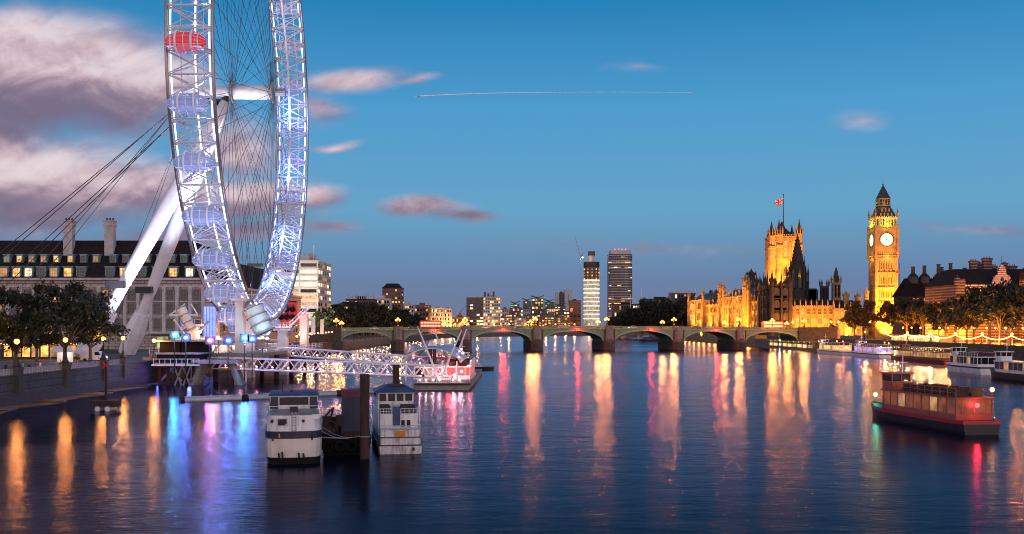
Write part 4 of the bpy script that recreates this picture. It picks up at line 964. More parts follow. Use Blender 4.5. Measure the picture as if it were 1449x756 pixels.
# ================================================================ boats
def frame(x, y, rz):           # local (forward, port, up) -> world
    c, s = math.cos(rz), math.sin(rz)
    return lambda a, b, z: (x + a * c - b * s, y + a * s + b * c, z)
def hull_rings(L, Bm, levels, bow=.35, stern=.12, n=16, rake=.06, sheer=.0):
    """outline rings from keel up; bow at +L/2"""
    rs = []
    for z, k in levels:
        up = []
        for i in range(n + 1):
            f = i / n; x = -L / 2 + L * f
            w = Bm / 2 * k
            if f > 1 - bow: w *= max(.02, 1 - ((f - 1 + bow) / bow) ** 2.1)
            if f < stern: w *= .86 + .14 * math.sqrt(f / stern)
            up.append((x + (f > .9) * rake * L * (k - .8), w, z + sheer * max(0, f - .5) ** 2))
        rs.append(up + [(x, -w, z) for x, w, z in reversed(up)])
    return rs
def tour_boat(name, label, x, y, rz, L=26, Bm=5.4, group=None, hull='white', stripe='navy', lit='win_a', decks=2, house='white', lamp=None, cat='boat', nwin=9, h0=1.5):
    T = frame(x, y, rz); t = thing(name, label, cat, (x, y, 0), group)
    mb = MB(T); mb.rings(hull_rings(L, Bm, [(-.5, .8), (.35, .92), (h0, 1.0)], sheer=1.6)); obj('hull', mb, M[hull], t)
    mb = MB(T); mb.rings(hull_rings(L * 1.004, Bm, [(h0 - .35, 1.01), (h0 + .05, 1.03)], sheer=1.6), cap=False); obj('rubbing_strake', mb, M[stripe], t)
    xa, xb = -L * .44, L * .22; hw = Bm * .42
    mb = MB(T); mb.box(xa, xb, -hw, hw, h0, h0 + .7); mb.box(xa - .3, xb + .5, -hw - .2, hw + .2, h0 + 2.35, h0 + 2.55)
    for k in range(nwin + 1):
        q = xa + (xb - xa) * k / nwin
        for s_ in (-1, 1): mb.box(q - .09, q + .09, s_ * hw - .06, s_ * hw + .06, h0 + .7, h0 + 2.35)
    for s_ in (-.66, 0, .66): mb.box(xa - .06, xa + .06, s_ * hw - .05, s_ * hw + .05, h0 + .7, h0 + 2.35); mb.box(xb - .06, xb + .06, s_ * hw - .05, s_ * hw + .05, h0 + .7, h0 + 2.35)
    cab = obj('saloon', mb, M[house], t)
    for s_ in (-1, 1):
        for k in range(nwin):
            q0 = xa + (xb - xa) * k / nwin + .12; q1 = xa + (xb - xa) * (k + 1) / nwin - .12
            mb = MB(T); mb.box(q0, q1, s_ * hw - .03, s_ * hw + .03, h0 + .7, h0 + 2.3); obj('window', mb, M[lit if (k * 7 + int(x)) % 4 else 'win_b'], cab)
    for xq in (xa, xb): mb = MB(T); mb.box(xq - .03, xq + .03, -hw + .1, hw - .1, h0 + .72, h0 + 2.3); obj('window', mb, M[lit], cab)
    z2 = h0 + 2.55
    if decks > 1:
        mb = MB(T)
        for s_ in (-1, 1):
            for zz in (.5, 1.0): mb.tube((xa, s_ * hw, z2 + zz), (xb, s_ * hw, z2 + zz), .05, n=4)
            for k in range(11): q = xa + (xb - xa) * k / 10; mb.box(q - .04, q + .04, s_ * hw - .04, s_ * hw + .04, z2, z2 + 1.0)
        obj('rail', mb, M[house], t)
        for k in range(6):
            q = xa + 1.2 + (xb - xa - 3) * k / 6
            for b0, b1 in ((-hw * .75, -.4), (.4, hw * .75)): mb = MB(T); mb.box(q, q + .45, b0, b1, z2, z2 + .45); mb.box(q, q + .1, b0, b1, z2 + .45, z2 + .95); obj('bench', mb, M['wood_dk'], t)
    wx = L * .25
    mb = MB(T); mb.box(wx - 1.3, wx + 1.2, -1.3, 1.3, h0 + .1, z2 + 1.0); mb.box(wx - 1.6, wx + 1.5, -1.6, 1.6, z2 + 1.9, z2 + 2.08)
    for q in (-1.25, 1.15):
        for s_ in (-1.25, 0, 1.25): mb.box(wx + q - .06, wx + q + .06, s_ - .06, s_ + .06, z2 + 1.0, z2 + 1.9)
    wh_ = obj('wheelhouse', mb, M[house], t)
    mb = MB(T); mb.box(wx - 1.2, wx + 1.1, -1.2, 1.2, z2 + 1.0, z2 + 1.9); obj('wheelhouse_window', mb, M['glass'], wh_)
    mb = MB(T); mb.tube((wx - 1.5, 0, z2 + 2), (wx - 1.6, 0, z2 + 4.6), .06, n=6); mb.tube((wx - 1.55, -.7, z2 + 3.4), (wx - 1.55, .7, z2 + 3.4), .04, n=5); obj('mast', mb, M['white'], t)
    if lamp:
        for (a, b_, z, key) in lamp: mb = MB(T); mb.ball((a, b_, z), .26, 8); o = obj('deck_lamp', MBW(mb), M[key], t, True)
    return t
def MBW(mb): return mb
# vessel with red lights behind the pier
T = tour_boat('passenger_vessel', 'white passenger vessel with red lights lying along the pier pontoon', X(651, 225), 226, R(90), 40, 6.6, None, 'white', 'red', 'win_r', 2, 'white',
              [(-19.3, 1.6, 4.3, 'bulb_r2'), (-14, -1.2, 6.6, 'bulb_pink'), (-4, 1.4, 6.8, 'bulb_r2'), (-19.4, -1.2, 3.1, 'bulb_w'), (-18, 2.6, 2.6, 'bulb_w'), (4, 0, 7.0, 'bulb_pink'), (-19.4, .2, 2.4, 'bulb_pink')], 'vessel', 10)
light('POINT', (X(651, 225), 204, 4), None, 260, (1, .18, .18), .3, name='vessel_lamp'); light('POINT', (X(640, 215), 207, 6), None, 220, (1, .5, .55), .3, name='vessel_lamp')

# ---- near white boat, seen over its rounded stern
def Lt(x, y, rz): return frame(x, y, rz)
x0, y0, _ = G(416, 657); rz = math.atan2(y0, x0)            # forward = away from the camera along the line of sight
T0 = Lt(x0, y0, rz)
def T(a, b, z): return T0(a, b, z if z < 4.7 else 4.7 + (z - 4.7) * .82)
bt = thing('house_boat', 'white houseboat with navy stripe, stern ladder and blue wheelhouse roof', 'boat', (x0, y0, 0))
def plan(hw, x_in, L, bulge=.45, rc=.9):
    """half outline from the stern centre line out to the port side and forward"""
    half = [(x_in - bulge, 0), (x_in - bulge * .93, hw * .3), (x_in - bulge * .7, hw * .58), (x_in - bulge * .25, hw * .80), (x_in + .25, hw * .93), (x_in + rc, hw), (x_in + L * .6, hw), (x_in + L * .85, hw * .72), (x_in + L, hw * .08)]
    return half + [(a, -b) for a, b in reversed(half[1:])]
def loft(T, levels):
    mb = MB(T); mb.rings([[(a, b, z) for a, b in plan(hw, xi, 19, bu)] for z, hw, xi, bu in levels]); return mb
obj('bottom', loft(T, [(-.6, 2.15, .5, .35), (.0, 2.25, .3, .4), (.62, 2.33, .1, .5)]), M['black'], bt)
obj('hull', loft(T, [(.62, 2.33, .1, .5), (1.3, 2.38, .03, .52), (2.28, 2.42, 0, .54)]), M['cream'], bt)
obj('stripe', loft(T, [(2.28, 2.45, -.03, .55), (2.9, 2.47, -.05, .56)]), M['navy'], bt)
obj('bulwark', loft(T, [(2.9, 2.36, .12, .5), (3.6, 2.26, .2, .46), (4.25, 2.2, .25, .42)]), M['white_dirty'], bt)
obj('roof_ledge', loft(T, [(4.25, 2.24, .3, .36), (4.55, 2.12, .9, .1), (4.72, 2.02, 1.5, .05)]), M['steel'], bt)
mb = MB(T); mb.box(1.7, 5.6, -2.05, 2.05, 4.6, 4.95); mb.box(1.7, 1.78, -1.35, 1.35, 4.95, 5.1)
for b in (-2.0, -1.32, 1.32, 2.0): mb.box(1.7, 1.82, b - .06, b + .06, 4.9, 6.1)
for a in (3.5, 5.5):
    for b in (-2, 2): mb.box(a - .06, a + .06, b - .06, b + .06, 4.9, 6.1)
mb.box(1.68, 1.80, -2.05, 2.05, 5.95, 6.1)
wh2 = obj('wheelhouse', mb, M['white_dirty'], bt)
mb = MB(T); mb.box(1.72, 1.76, -1.26, 1.26, 5.08, 5.95); mb.box(1.78, 5.5, -1.98, -1.96, 4.95, 5.95); obj('windscreen', mb, M['glass'], wh2)
for s_ in (-1, 1): mb = MB(T); mb.add([(1.65, s_ * 1.36, 4.72), (1.65, s_ * 2.12, 4.72), (1.6, s_ * 1.98, 6.0), (1.6, s_ * 1.36, 6.0), (1.7, s_ * 1.36, 4.72), (1.7, s_ * 2.12, 4.72), (1.65, s_ * 1.98, 6.0), (1.65, s_ * 1.36, 6.0)], [(0, 1, 2, 3), (4, 7, 6, 5), (0, 4, 5, 1), (1, 5, 6, 2), (2, 6, 7, 3), (3, 7, 4, 0)]); obj('side_screen', mb, M['navy_gl'] if 'navy_gl' in M else M['navy'], wh2)
mb = MB(T); mb.box(1.5, 5.9, -2.2, 2.2, 6.1, 6.2); mb.frus(3.7, 0, 6.2, 6.45, 2.2, 2.2, 2.0, 1.9); obj('roof', mb, M['blue_roof'], wh2)
mb = MB(T); mb.tube((1.4, -2.15, 5.0), (1.4, 2.15, 5.0), .035, n=5)
for b in (-2.1, -1.3, 1.3, 2.1): mb.tube((1.4, b, 4.6), (1.4, b, 5.0), .03, n=5)
obj('hand_rail', mb, M['white'], bt)
mb = MB(T); mb.box(.62, .95, -.34, .34, 4.35, 5.0); obj('companion_hatch', mb, M['black'], bt)
mb = MB(T); mb.box(-.24, -.19, .62, 1.35, 3.42, 3.95); fr_ = obj('stern_window', mb, M['glass'], bt)
mb = MB(T)
for q in ((.58, 1.39, 3.36, 3.42), (.58, 1.39, 3.95, 4.0), (.56, .62, 3.36, 4.0), (1.35, 1.41, 3.36, 4.0)): mb.box(-.28, -.2, q[0], q[1], q[2], q[3])
obj('window_frame', mb, M['steel'], fr_)
for b in (1.85, -.78):
    mb = MB(T); a = .12 if b > 1 else -.16; mb.tube((a - .05, b, 3.75), (a + .3, b, 3.75), .14, n=14); o = obj('porthole', mb, M['black'], bt)
    mb = MB(T); mb.tube((a - .09, b, 3.75), (a + .2, b, 3.75), .18, n=14, cap=False); obj('porthole_rim', mb, M['steel'], o)
mb = MB(T)
for b in (-.17, .17): mb.tube((-.42, b, 2.75), (-.16, b, 4.55), .035, n=6)
for k in range(7): z = 2.95 + k * .23; xx = -.42 + (z - 2.75) * .145; mb.tube((xx, -.17, z), (xx, .17, z), .028, n=5)
obj('ladder', mb, M['steel'], bt)
mb = MB(T); mb.box(.0, .5, -2.2, -1.5, 4.02, 4.3); mb.box(.02, .5, -2.15, -1.55, 3.9, 4.02); obj('life_raft_box', mb, M['white'], bt)
mb = MB(T)
for b in (-.36, .62, 1.5): mb.box(-.30, -.26, b - .012, b + .012, 2.95, 4.2)
obj('panel_seam', mb, M['steel'], bt)
for i, (b, z, h, key) in enumerate(((1.22, 2.55, .35, 'orange'), (1.78, 2.2, .22, 'blue_roof'), (-1.55, 2.35, .42, 'black'), (.95, .9, .5, 'black'), (1.25, .85, .4, 'black'), (-.45, .85, .42, 'black'), (-.85, .8, .4, 'black'))):
    mb = MB(T); k = abs(b) / 2.4; a = -.60 + .62 * k ** 2.2; mb.tube((a, b, z - h / 2), (a - .04, b + .06, z + h / 2), .08, n=8); obj('fender', mb, M[key], bt)
mb = MB(T); mb.tube((3.2, 1.0, 6.45), (3.2, 1.0, 7.7), .03, n=5); mb.tube((2.4, -1.9, 6.45), (2.4, -1.9, 7.3), .025, n=5); obj('aerial', mb, M['black'], bt)
mb = MB(T); mb.tube((2.6, .2, 6.45), (2.6, .2, 6.6), .14, n=8); obj('navigation_lamp', mb, M['black'], bt)

rp = MB()
for (a, b) in ((T(.3, -2.2, 2.9), (X(516, 95) - .4, 95, 2.1)), (T(4, -2.3, 3.0), (X(516, 95) - .4, 95, 2.0))):
    a, b = Vector(a), Vector(b); rp.path([tuple(a + (b - a) * k / 8 + Vector((0, 0, -.5 * math.sin(PI * k / 8)))) for k in range(9)], .03, 4)
    obj('mooring_rope', rp, M['steel'], bt); rp = MB()
for b in (-1.9, 1.9): mb = MB(T); mb.cbox(.35, b, 2.9, .12, .35, .14); mb.cbox(.35, b, 3.02, .1, .5, .06); obj('cleat', mb, M['black'], bt)
# ---- white and rust trip boat to the right of the pile
x0, y0, _ = G(567, 643); rz = math.atan2(y0, x0) + R(4.5); T1 = frame(x0, y0, rz)
def T(a, b, z): return T1(a, b, z * .82)
bt = thing('trip_boat', 'rust-streaked white trip boat with blue hipped roof and an orange board on its stern', 'boat', (x0, y0, 0))
def box_hull(levels):
    mb = MB(T); rs = []
    for z, hw, xi in levels: half = [(xi, hw * .96), (xi + .4, hw), (xi + 13, hw), (xi + 17, hw * .6), (xi + 19, .06)]; rs.append([(a, b, z) for a, b in half] + [(a, -b, z) for a, b in reversed(half)])
    mb.rings(rs); return mb
obj('hull', box_hull([(-.6, 1.9, .3), (.05, 2.0, .1), (.95, 2.06, 0)]), M['rusty_white'], bt)
obj('stripe', box_hull([(.95, 2.08, -.03), (1.07, 2.09, -.04)]), M['navy'], bt)
obj('quarterdeck', box_hull([(1.07, 1.92, .18), (1.85, 1.94, .16)]), M['rusty_white'], bt)
obj('deck_ledge', box_hull([(1.85, 1.98, .1), (1.97, 1.98, .1)]), M['navy'], bt)
mb = MB(T); mb.box(.24, 14, -1.88, 1.88, 1.97, 2.75); obj('stern_cabin', mb, M['rusty_white'], bt)
mb = MB(T); mb.box(.16, .22, -.42, .45, 1.98, 2.7); obj('stern_board', mb, M['orange'], bt)
mb = MB(T); mb.box(1.9, 14, -1.82, 1.82, 2.75, 4.45); cb = obj('cabin', mb, M['white_dirty'], bt)
mb = MB(T); mb.box(1.86, 1.9, -.1, .62, 3.0, 5.3); obj('companion_ladder', mb, M['blue_roof'], cb)
for b in (-.36, -.9):
    mb = MB(T); mb.box(1.86, 1.9, b - .17, b + .17, 2.95, 3.7); obj('door_window', mb, M['glass'], cb)
mb = MB(T)
for zz in (3.0, 3.25): mb.tube((.3, -1.9, zz), (.3, 1.9, zz), .03, n=5)
for k in range(9): b = -1.9 + 3.8 * k / 8; mb.tube((.3, b, 2.7), (.3, b, 3.28), .025, n=5)
for s_ in (-1, 1): mb.tube((.3, s_ * 1.9, 3.25), (1.9, s_ * 1.9, 3.5), .03, n=5); mb.tube((.35, s_ * 1.95, 2.1), (1.9, s_ * 1.95, 2.9), .03, n=5)
obj('stern_rail', mb, M['galv'], bt)
mb = MB(T)
for b0, b1 in ((-1.75, -.15), (.7, 1.75)):
    for zz in (4.75, 5.05): mb.tube((1.95, b0, zz), (1.95, b1, zz), .03, n=5)
    for k in range(5): b = b0 + (b1 - b0) * k / 4; mb.tube((1.95, b, 4.45), (1.95, b, 5.05), .025, n=5)
for s_ in (-1, 1): mb.tube((1.95, s_ * 1.8, 5.05), (6, s_ * 1.8, 5.05), .03, n=5)
obj('upper_rail', mb, M['white'], bt)
for r_ in range(4):
    for b0, b1 in ((-1.65, -.3), (.75, 1.6)):
        mb = MB(T); xx = 2.5 + r_ * .75
        for k in range(4): bb = b0 + (b1 - b0) * k / 4; mb.box(xx, xx + .42, bb, bb + .28, 4.45, 4.85); mb.box(xx + .36, xx + .44, bb, bb + .28, 4.85, 5.3)
        obj('seat_row', mb, M['black'], bt)
mb = MB(T); mb.box(6.2, 9.5, -1.75, 1.75, 4.45, 5.55)
for b in (-1.7, -.85, 0, .85, 1.7): mb.box(6.16, 6.28, b - .08, b + .08, 5.55, 6.55)
for b in (-1.7, 1.7): mb.box(9.3, 9.45, b - .06, b + .06, 5.5, 6.55)
mb.box(6.14, 6.26, -1.78, 1.78, 6.45, 6.62)
w3 = obj('wheelhouse', mb, M['white_dirty'], bt)
for k in range(4): mb = MB(T); b = -1.28 + .853 * k; mb.box(6.2, 6.24, b - .34, b + .34, 5.6, 6.45); obj('windscreen', mb, M['glass'], w3)
mb = MB(T); mb.box(5.7, 10.2, -2.15, 2.15, 6.62, 6.72); mb.frus(7.95, 0, 6.72, 7.35, 2.25, 2.12, 1.7, 1.1); obj('roof', mb, M['blue_roof'], w3)
mb = MB(T); mb.frus(7.6, -.1, 7.37, 7.47, 1.5, .95, 1.4, .85); obj('roof_hatch', mb, M['rust'], w3)
for s_ in (-1, 1):
    mb = MB(T); mb.tube((1.95, s_ * 1.95, 2.2), (2.4, s_ * 1.95, 5.9), .04, n=5); obj('stanchion', mb, M['white'], bt)
mb = MB(T); mb.tube((-.08, -1.2, .4), (-.08, -1.2, .75), .1, n=8); obj('fender', mb, M['black'], bt)

# ---- dark work barge with a blue container, between the two boats
x0, y0, _ = G(490, 645); rz = math.atan2(y0, x0); T = frame(x0, y0, rz)
bg_ = thing('work_barge', 'dark rusty work barge carrying deck gear between the two white boats', 'barge', (x0, y0, 0))
mb = MB(T); mb.rings([[(.3, 2.0, -.6), (17, 2.0, -.6), (17, -2.0, -.6), (.3, -2.0, -.6)], [(0, 2.3, 1.5), (17.5, 2.3, 1.5), (17.5, -2.3, 1.5), (0, -2.3, 1.5)], [(0, 2.3, 1.7), (17.5, 2.3, 1.7), (17.5, -2.3, 1.7), (0, -2.3, 1.7)]]); obj('hull', mb, M['roof_black'], bg_)
for b in (-1.6, -.5, .6, 1.7): mb = MB(T); mb.hoop((-.15, b, .9), Vector((0, 1, 0)), Vector((0, 0, 1)), .42, .17, 16, 6); obj('tyre_fender', mb, M['roof_black'], bg_)
mb = MB(T); mb.tube((-.1, 2.3, 1.75), (-.1, -.2, 1.6), .07, n=6); obj('rub_rail', mb, M['steel'], bg_)
mb = MB(T); random.seed(3)
for k in range(9): a, b = random.uniform(.6, 3.5), random.uniform(.6, 2.0); mb.cbox(a, b, 1.7 + random.uniform(0, 1.2), random.uniform(.3, .9), random.uniform(.3, .8), random.uniform(.3, 1.0))
mb.tube((2.0, 1.9, 1.7), (2.4, 1.2, 4.3), .1); mb.tube((2.4, 1.2, 4.3), (1.6, 2.1, 3.4), .08); mb.hoop((1.2, 1.5, 2.5), Vector((0, 1, 0)), Vector((0, 0, 1)), .6, .12, 20, 6); obj('winch_gear', mb, M['wood_dk'], bg_)
mb = MB(T); mb.box(.3, 1.2, -1.2, .2, 1.7, 2.1); obj('red_tarpaulin', mb, M['rust'], bg_)
ct = thing('container', 'dark blue steel site cabin with maroon top standing on the work barge', 'container', T(3.3, -.9, 1.7))
mb = MB(T); mb.box(2.2, 5.2, -2.0, .45, 1.7, 5.25)
for k in range(14): b = -1.95 + k * .175; mb.box(2.14, 2.2, b, b + .09, 1.85, 5.2)
obj('wall', mb, M['navy_c'] if 'navy_c' in M else M['navy'], ct)
mb = MB(T); mb.box(2.1, 5.3, -2.05, .5, 5.25, 5.95); obj('top', mb, M['maroon'] if 'maroon' in M else M['rust'], ct)
# ---- the two big mooring piles
for (pxc, wpx, top, Yp, lab, wl) in ((516, 13.5, 530, 95, 'thick rusty brown steel mooring pile in front of the barge', -2), (560.5, 9.5, 517, 112, 'darker mooring pile standing behind the trip boat', -2)):
    x = X(pxc, Yp); r = wpx / 2 * Yp / F; t = thing('mooring_pile', lab, 'pile', (x, Yp, 0))
    mb = MB(); mb.tube((x, Yp, wl), (x, Yp, Z(top, Yp)), r, n=20); obj('shaft', mb, M['rust'] if pxc < 540 else M['wood_dk'], t)
    mb = MB(); mb.tube((x, Yp, Z(top, Yp) - .25), (x, Yp, Z(top, Yp) + .02), r * 1.06, n=20, cap=True); obj('collar', mb, M['wood_dk'], t)
    mb = MB(); mb.hoop((x, Yp, 2.0), Vector((1, 0, 0)), Vector((0, 1, 0)), r * 1.12, .06, 20, 5); obj('mooring_ring', mb, M['steel'], t)
# ---- floating boom in three lengths
pts = [Vector((X(255, 166), 166, .28)), Vector((X(345, 171), 171, .28)), Vector((X(428, 178), 178, .28)), Vector((X(478, 183), 183, .28)), Vector((X(530, 189), 189, .28)), Vector((X(588, 199), 199, .28))]
for i, (a, b) in enumerate(zip(pts, pts[1:])):
    t = thing('floating_boom', f'pale grey floating tube of the protection boom, {ORD[i]} length out from the platform piles', 'floating boom', ((a + b) / 2).to_tuple(), 'lengths of the floating boom')
    d = (b - a).normalized(); mb = MB(); mb.tube(a + d * .5, b - d * .5, .56, n=16); obj('tube', mb, M['galv'], t, False)
    mb = MB(); mb.tube(a - d * .1, a + d * .6, .62, n=16); obj('end_cap', mb, M['black'], t)
# ---- channel post with a red cross
x0, y0, _ = G(150, 581); t = thing('channel_marker', 'dark channel post with red X topmark standing on a small raft', 'marker', (x0, y0, 0))
mb = MB(); mb.cbox(x0, y0, .55, 3.6, 2.4, .9); obj('raft', mb, M['wood_dk'], t)
for b in (-.7, .7): mb = MB(); mb.tube((x0 + b, y0 - 1.4, .3), (x0 + b, y0 + 1.4, .3), .38, n=14); obj('float', mb, M['white_dirty'], t)
mb = MB(); mb.tube((x0, y0, -1), (x0, y0, Z(512, y0)), .16, n=10); obj('post', mb, M['wood_dk'], t)
zc = Z(517, y0); mb = MB()
for s_ in (-1, 1): mb.tube((x0 - .42 * s_, y0 - .2, zc - .42), (x0 + .42 * s_, y0 - .2, zc + .42), .11, n=6)
obj('topmark', mb, M['red_lit'] if 'red_lit' in M else M['red'], t)
# ---- boats on the west side
def yb(px, x): return x * F / (px - CX)
def along(px0, px1, x): a, b = yb(px0, x), yb(px1, x); return (a + b) / 2, a - b
ym, L = along(1343, 1402, 118.0)
tour_boat('river_cruiser', 'big unlit white cruiser moored off the west embankment, ahead of the dark-hulled one', 118, ym, R(90), L, 6.2, None, 'white_dirty', 'navy', 'glass', 2, 'white_dirty', None, 'boat', 8, 1.9)
ym, L = along(1404, 1475, 112.0)
tour_boat('river_cruiser', 'dark-hulled white-topped cruiser moored off the west embankment at the frame edge', 112, ym, R(90), L, 5.6, None, 'black', 'navy', 'glass', 1, 'white_dirty', None, 'boat', 7, 1.7)
ym, L = along(1157, 1199, 139.0)
tour_boat('pier_boat', 'white pleasure boat with amber windows and a red stern light at the west pier', 139, ym, R(90), L, 6, None, 'white', 'red', 'win_a', 2, 'white', [(-L * .46, 1, 4.6, 'bulb_r2'), (L * .3, 2, 5.4, 'bulb_deck'), (-L * .2, -2.2, 5.6, 'bulb_deck'), (0, -2.2, 5.6, 'bulb_deck')], 'boat', 9)
ym, L = along(1206, 1254, 141.0)
tour_boat('pier_boat', 'white party boat with violet and pink lights at the west pier', 141, ym, R(90), L, 6.4, None, 'white', 'navy', 'win_v' if 'win_v' in M else 'win_bl', 2, 'white',
          [(-L * .46, 1.5, 4.3, 'bulb_pink'), (-L * .46, -1.5, 5.6, 'bulb_deck'), (-L * .3, -2.2, 5.8, 'bulb_deck'), (-L * .1, 2.2, 5.8, 'bulb_vi'), (L * .1, 2.2, 5.8, 'bulb_vi'), (-L * .46, 0, 2.4, 'bulb_w')], 'boat', 9)
# ---- passenger boat under way in the middle right of the river
tour_boat('passenger_boat', 'dark-hulled passenger boat with orange-red saloon under way in midstream', 50.2, 128, R(98), 25, 5.2, None, 'black', 'red', 'win_sal', 2, 'boat_red',
          [(-11, -2.2, 4.9, 'bulb_deck'), (2, -2.3, 4.9, 'bulb_deck'), (11.8, 0, 2.9, 'bulb_green'), (-11.6, 0, 3.2, 'bulb_r2')], 'boat', 9)
t = thing('moored_lighter', 'low dark lighter moored beyond the pier vessel', 'barge', (X(672, 285), 288, 0))
xx = X(676, 285); T = frame(xx, 288, R(15))
mb = MB(T); mb.rings(hull_rings(9, 3, [(-.4, .8), (.9, 1)])); obj('hull', mb, M['black'], t); mb = MB(T); mb.box(-3, 1, -1, 1, .9, 1.3); obj('hatch', mb, M['steel'], t)
# ================================================================ trees
def crown_mesh(name, h, r, nclump, nleaf, leaf, mat, seed, flat=1.0, low=.0):
    rnd = random.Random(seed); mb = MB()
    cl = []
    while len(cl) < nclump:
        p = Vector((rnd.gauss(0, 1), rnd.gauss(0, 1), rnd.gauss(0, 1))).normalized() * rnd.uniform(.35, 1) ** .6
        if p.z < -.75 + low: continue
        k = rnd.uniform(.8, 1.15); cl.append((Vector((p.x * r * k, p.y * r * k, p.z * h / 2 * flat * k)), rnd.uniform(.12, .28) * r))
    for c, cr in cl:
        for _ in range(nleaf):
            d = Vector((rnd.gauss(0, .5), rnd.gauss(0, .5), rnd.gauss(0, .42))) * cr; p = c + d
            a = Vector((rnd.gauss(0, 1), rnd.gauss(0, 1), rnd.gauss(0, 1))).normalized(); b = a.orthogonal().normalized(); q = a.cross(b)
            s = leaf * rnd.uniform(.6, 1.3)
            mb.add([tuple(p - b * s), tuple(p + q * s * .55), tuple(p + b * s), tuple(p - q * s * .55)], [(0, 1, 2, 3)])
    return mesh(name, mb, mat), cl
def tree_kind(h, r, trunk, nclump, nleaf, leaf, mat, seed, flat=1.0):
    me, cl = crown_mesh('crown', h - trunk, r, nclump, nleaf, leaf, mat, seed, flat)
    mb = MB(); zc = trunk + (h - trunk) / 2; rnd = random.Random(seed)
    mb.lathe(0, 0, [(r * .085, 0), (r * .06, trunk * .4), (r * .05, trunk)], 9)
    for c, cr in cl[:12]:
        mid = Vector((c.x * .35, c.y * .35, trunk + (zc + c.z - trunk) * .45)); mb.tube((0, 0, trunk * .92), mid, r * .035, r * .022, n=6); mb.tube(mid, (c.x * .9, c.y * .9, zc + c.z * .9), r * .022, r * .008, n=5)
    return me, mesh('trunk', mb, M['bark']), zc
def tree(name, kind, x, y, z, label, rz=0, s=1.0, sz=None, group=None, cat='tree'):
    me, tr, zc = kind; t = thing(name, label, cat, (x, y, z), group, rz); t.scale = (s, s, sz or s)
    for nm, m_, zz in (('trunk', tr, 0), ('crown', me, zc)):
        o = bpy.data.objects.new(nm, m_); COL.objects.link(o); o.parent = t; o.location = (0, 0, zz)
    return t
KN = [tree_kind(14.5, 6.2, 3.6, 44, 170, .36, M['leaf'], s) for s in (1, 2, 3)]
KF = [tree_kind(13, 6.5, 2.5, 34, 110, .75, M['leaf_dk'], s) for s in (4, 5, 6)]
KA = [tree_kind(15, 5.6, 4.5, 30, 120, .50, M['leaf_au'], s) for s in (7, 8)]
KR = [tree_kind(17, 7.6, 6.6, 44, 150, .60, M['leaf_dk'], s, .9) for s in (10, 11, 12)]
g = 'plane trees on the promenade'
for i, (px_, Y, s, lab) in enumerate(((22, 174, .95, 'big leafy plane tree at the near end of the promenade row'), (92, 192, 1.1, 'big leafy plane tree between two promenade lamps, middle of the row'),
                                   (128, 210, .98, 'leafy plane tree nearest the great white leg of the wheel'), (-32, 165, .95, 'plane tree cut by the frame edge of the promenade'), (52, 222, .8, 'plane tree standing behind the promenade row on the lawn'))):
    tree('plane_tree', KN[i % 3], X(px_, Y), Y, 4.4, lab, i * 1.3, s, None, g)
# row behind the hospital bank
rnd = random.Random(5)
for i in range(13):
    px_ = 462 + i * 10.3; Y = 585 + i * 28; x = X(px_, Y); top = 433 + max(0, i - 8) * 3.0 + rnd.uniform(-1, 3) + (6 if i == 0 else 0)
    h = Z(top, Y) - 4.4; tree('bank_tree', KF[i % 3], x, Y, 4.4, f'dark tree in the riverside row below the pale hospital block, {ORD[i]} from that block', i * 2.1, h / 13 * .92, h / 13, 'dark riverside trees beyond the bridge')
for i in range(11):
    px_ = 868 + i * 10.5; Y = 1130 - i * 18; top = 447 - min(i, 5) * 4.2 + rnd.uniform(-1, 3); h = Z(top, Y) - 4.4
    tree('park_tree', KF[(i + 1) % 3], X(px_, Y), Y, 4.4, f'dark tree of the riverside park beyond the bridge, {ORD[i]} counted towards the palace', i * 1.7, max(.8, h / 13 * .75), h / 13, 'park trees upstream of the palace')

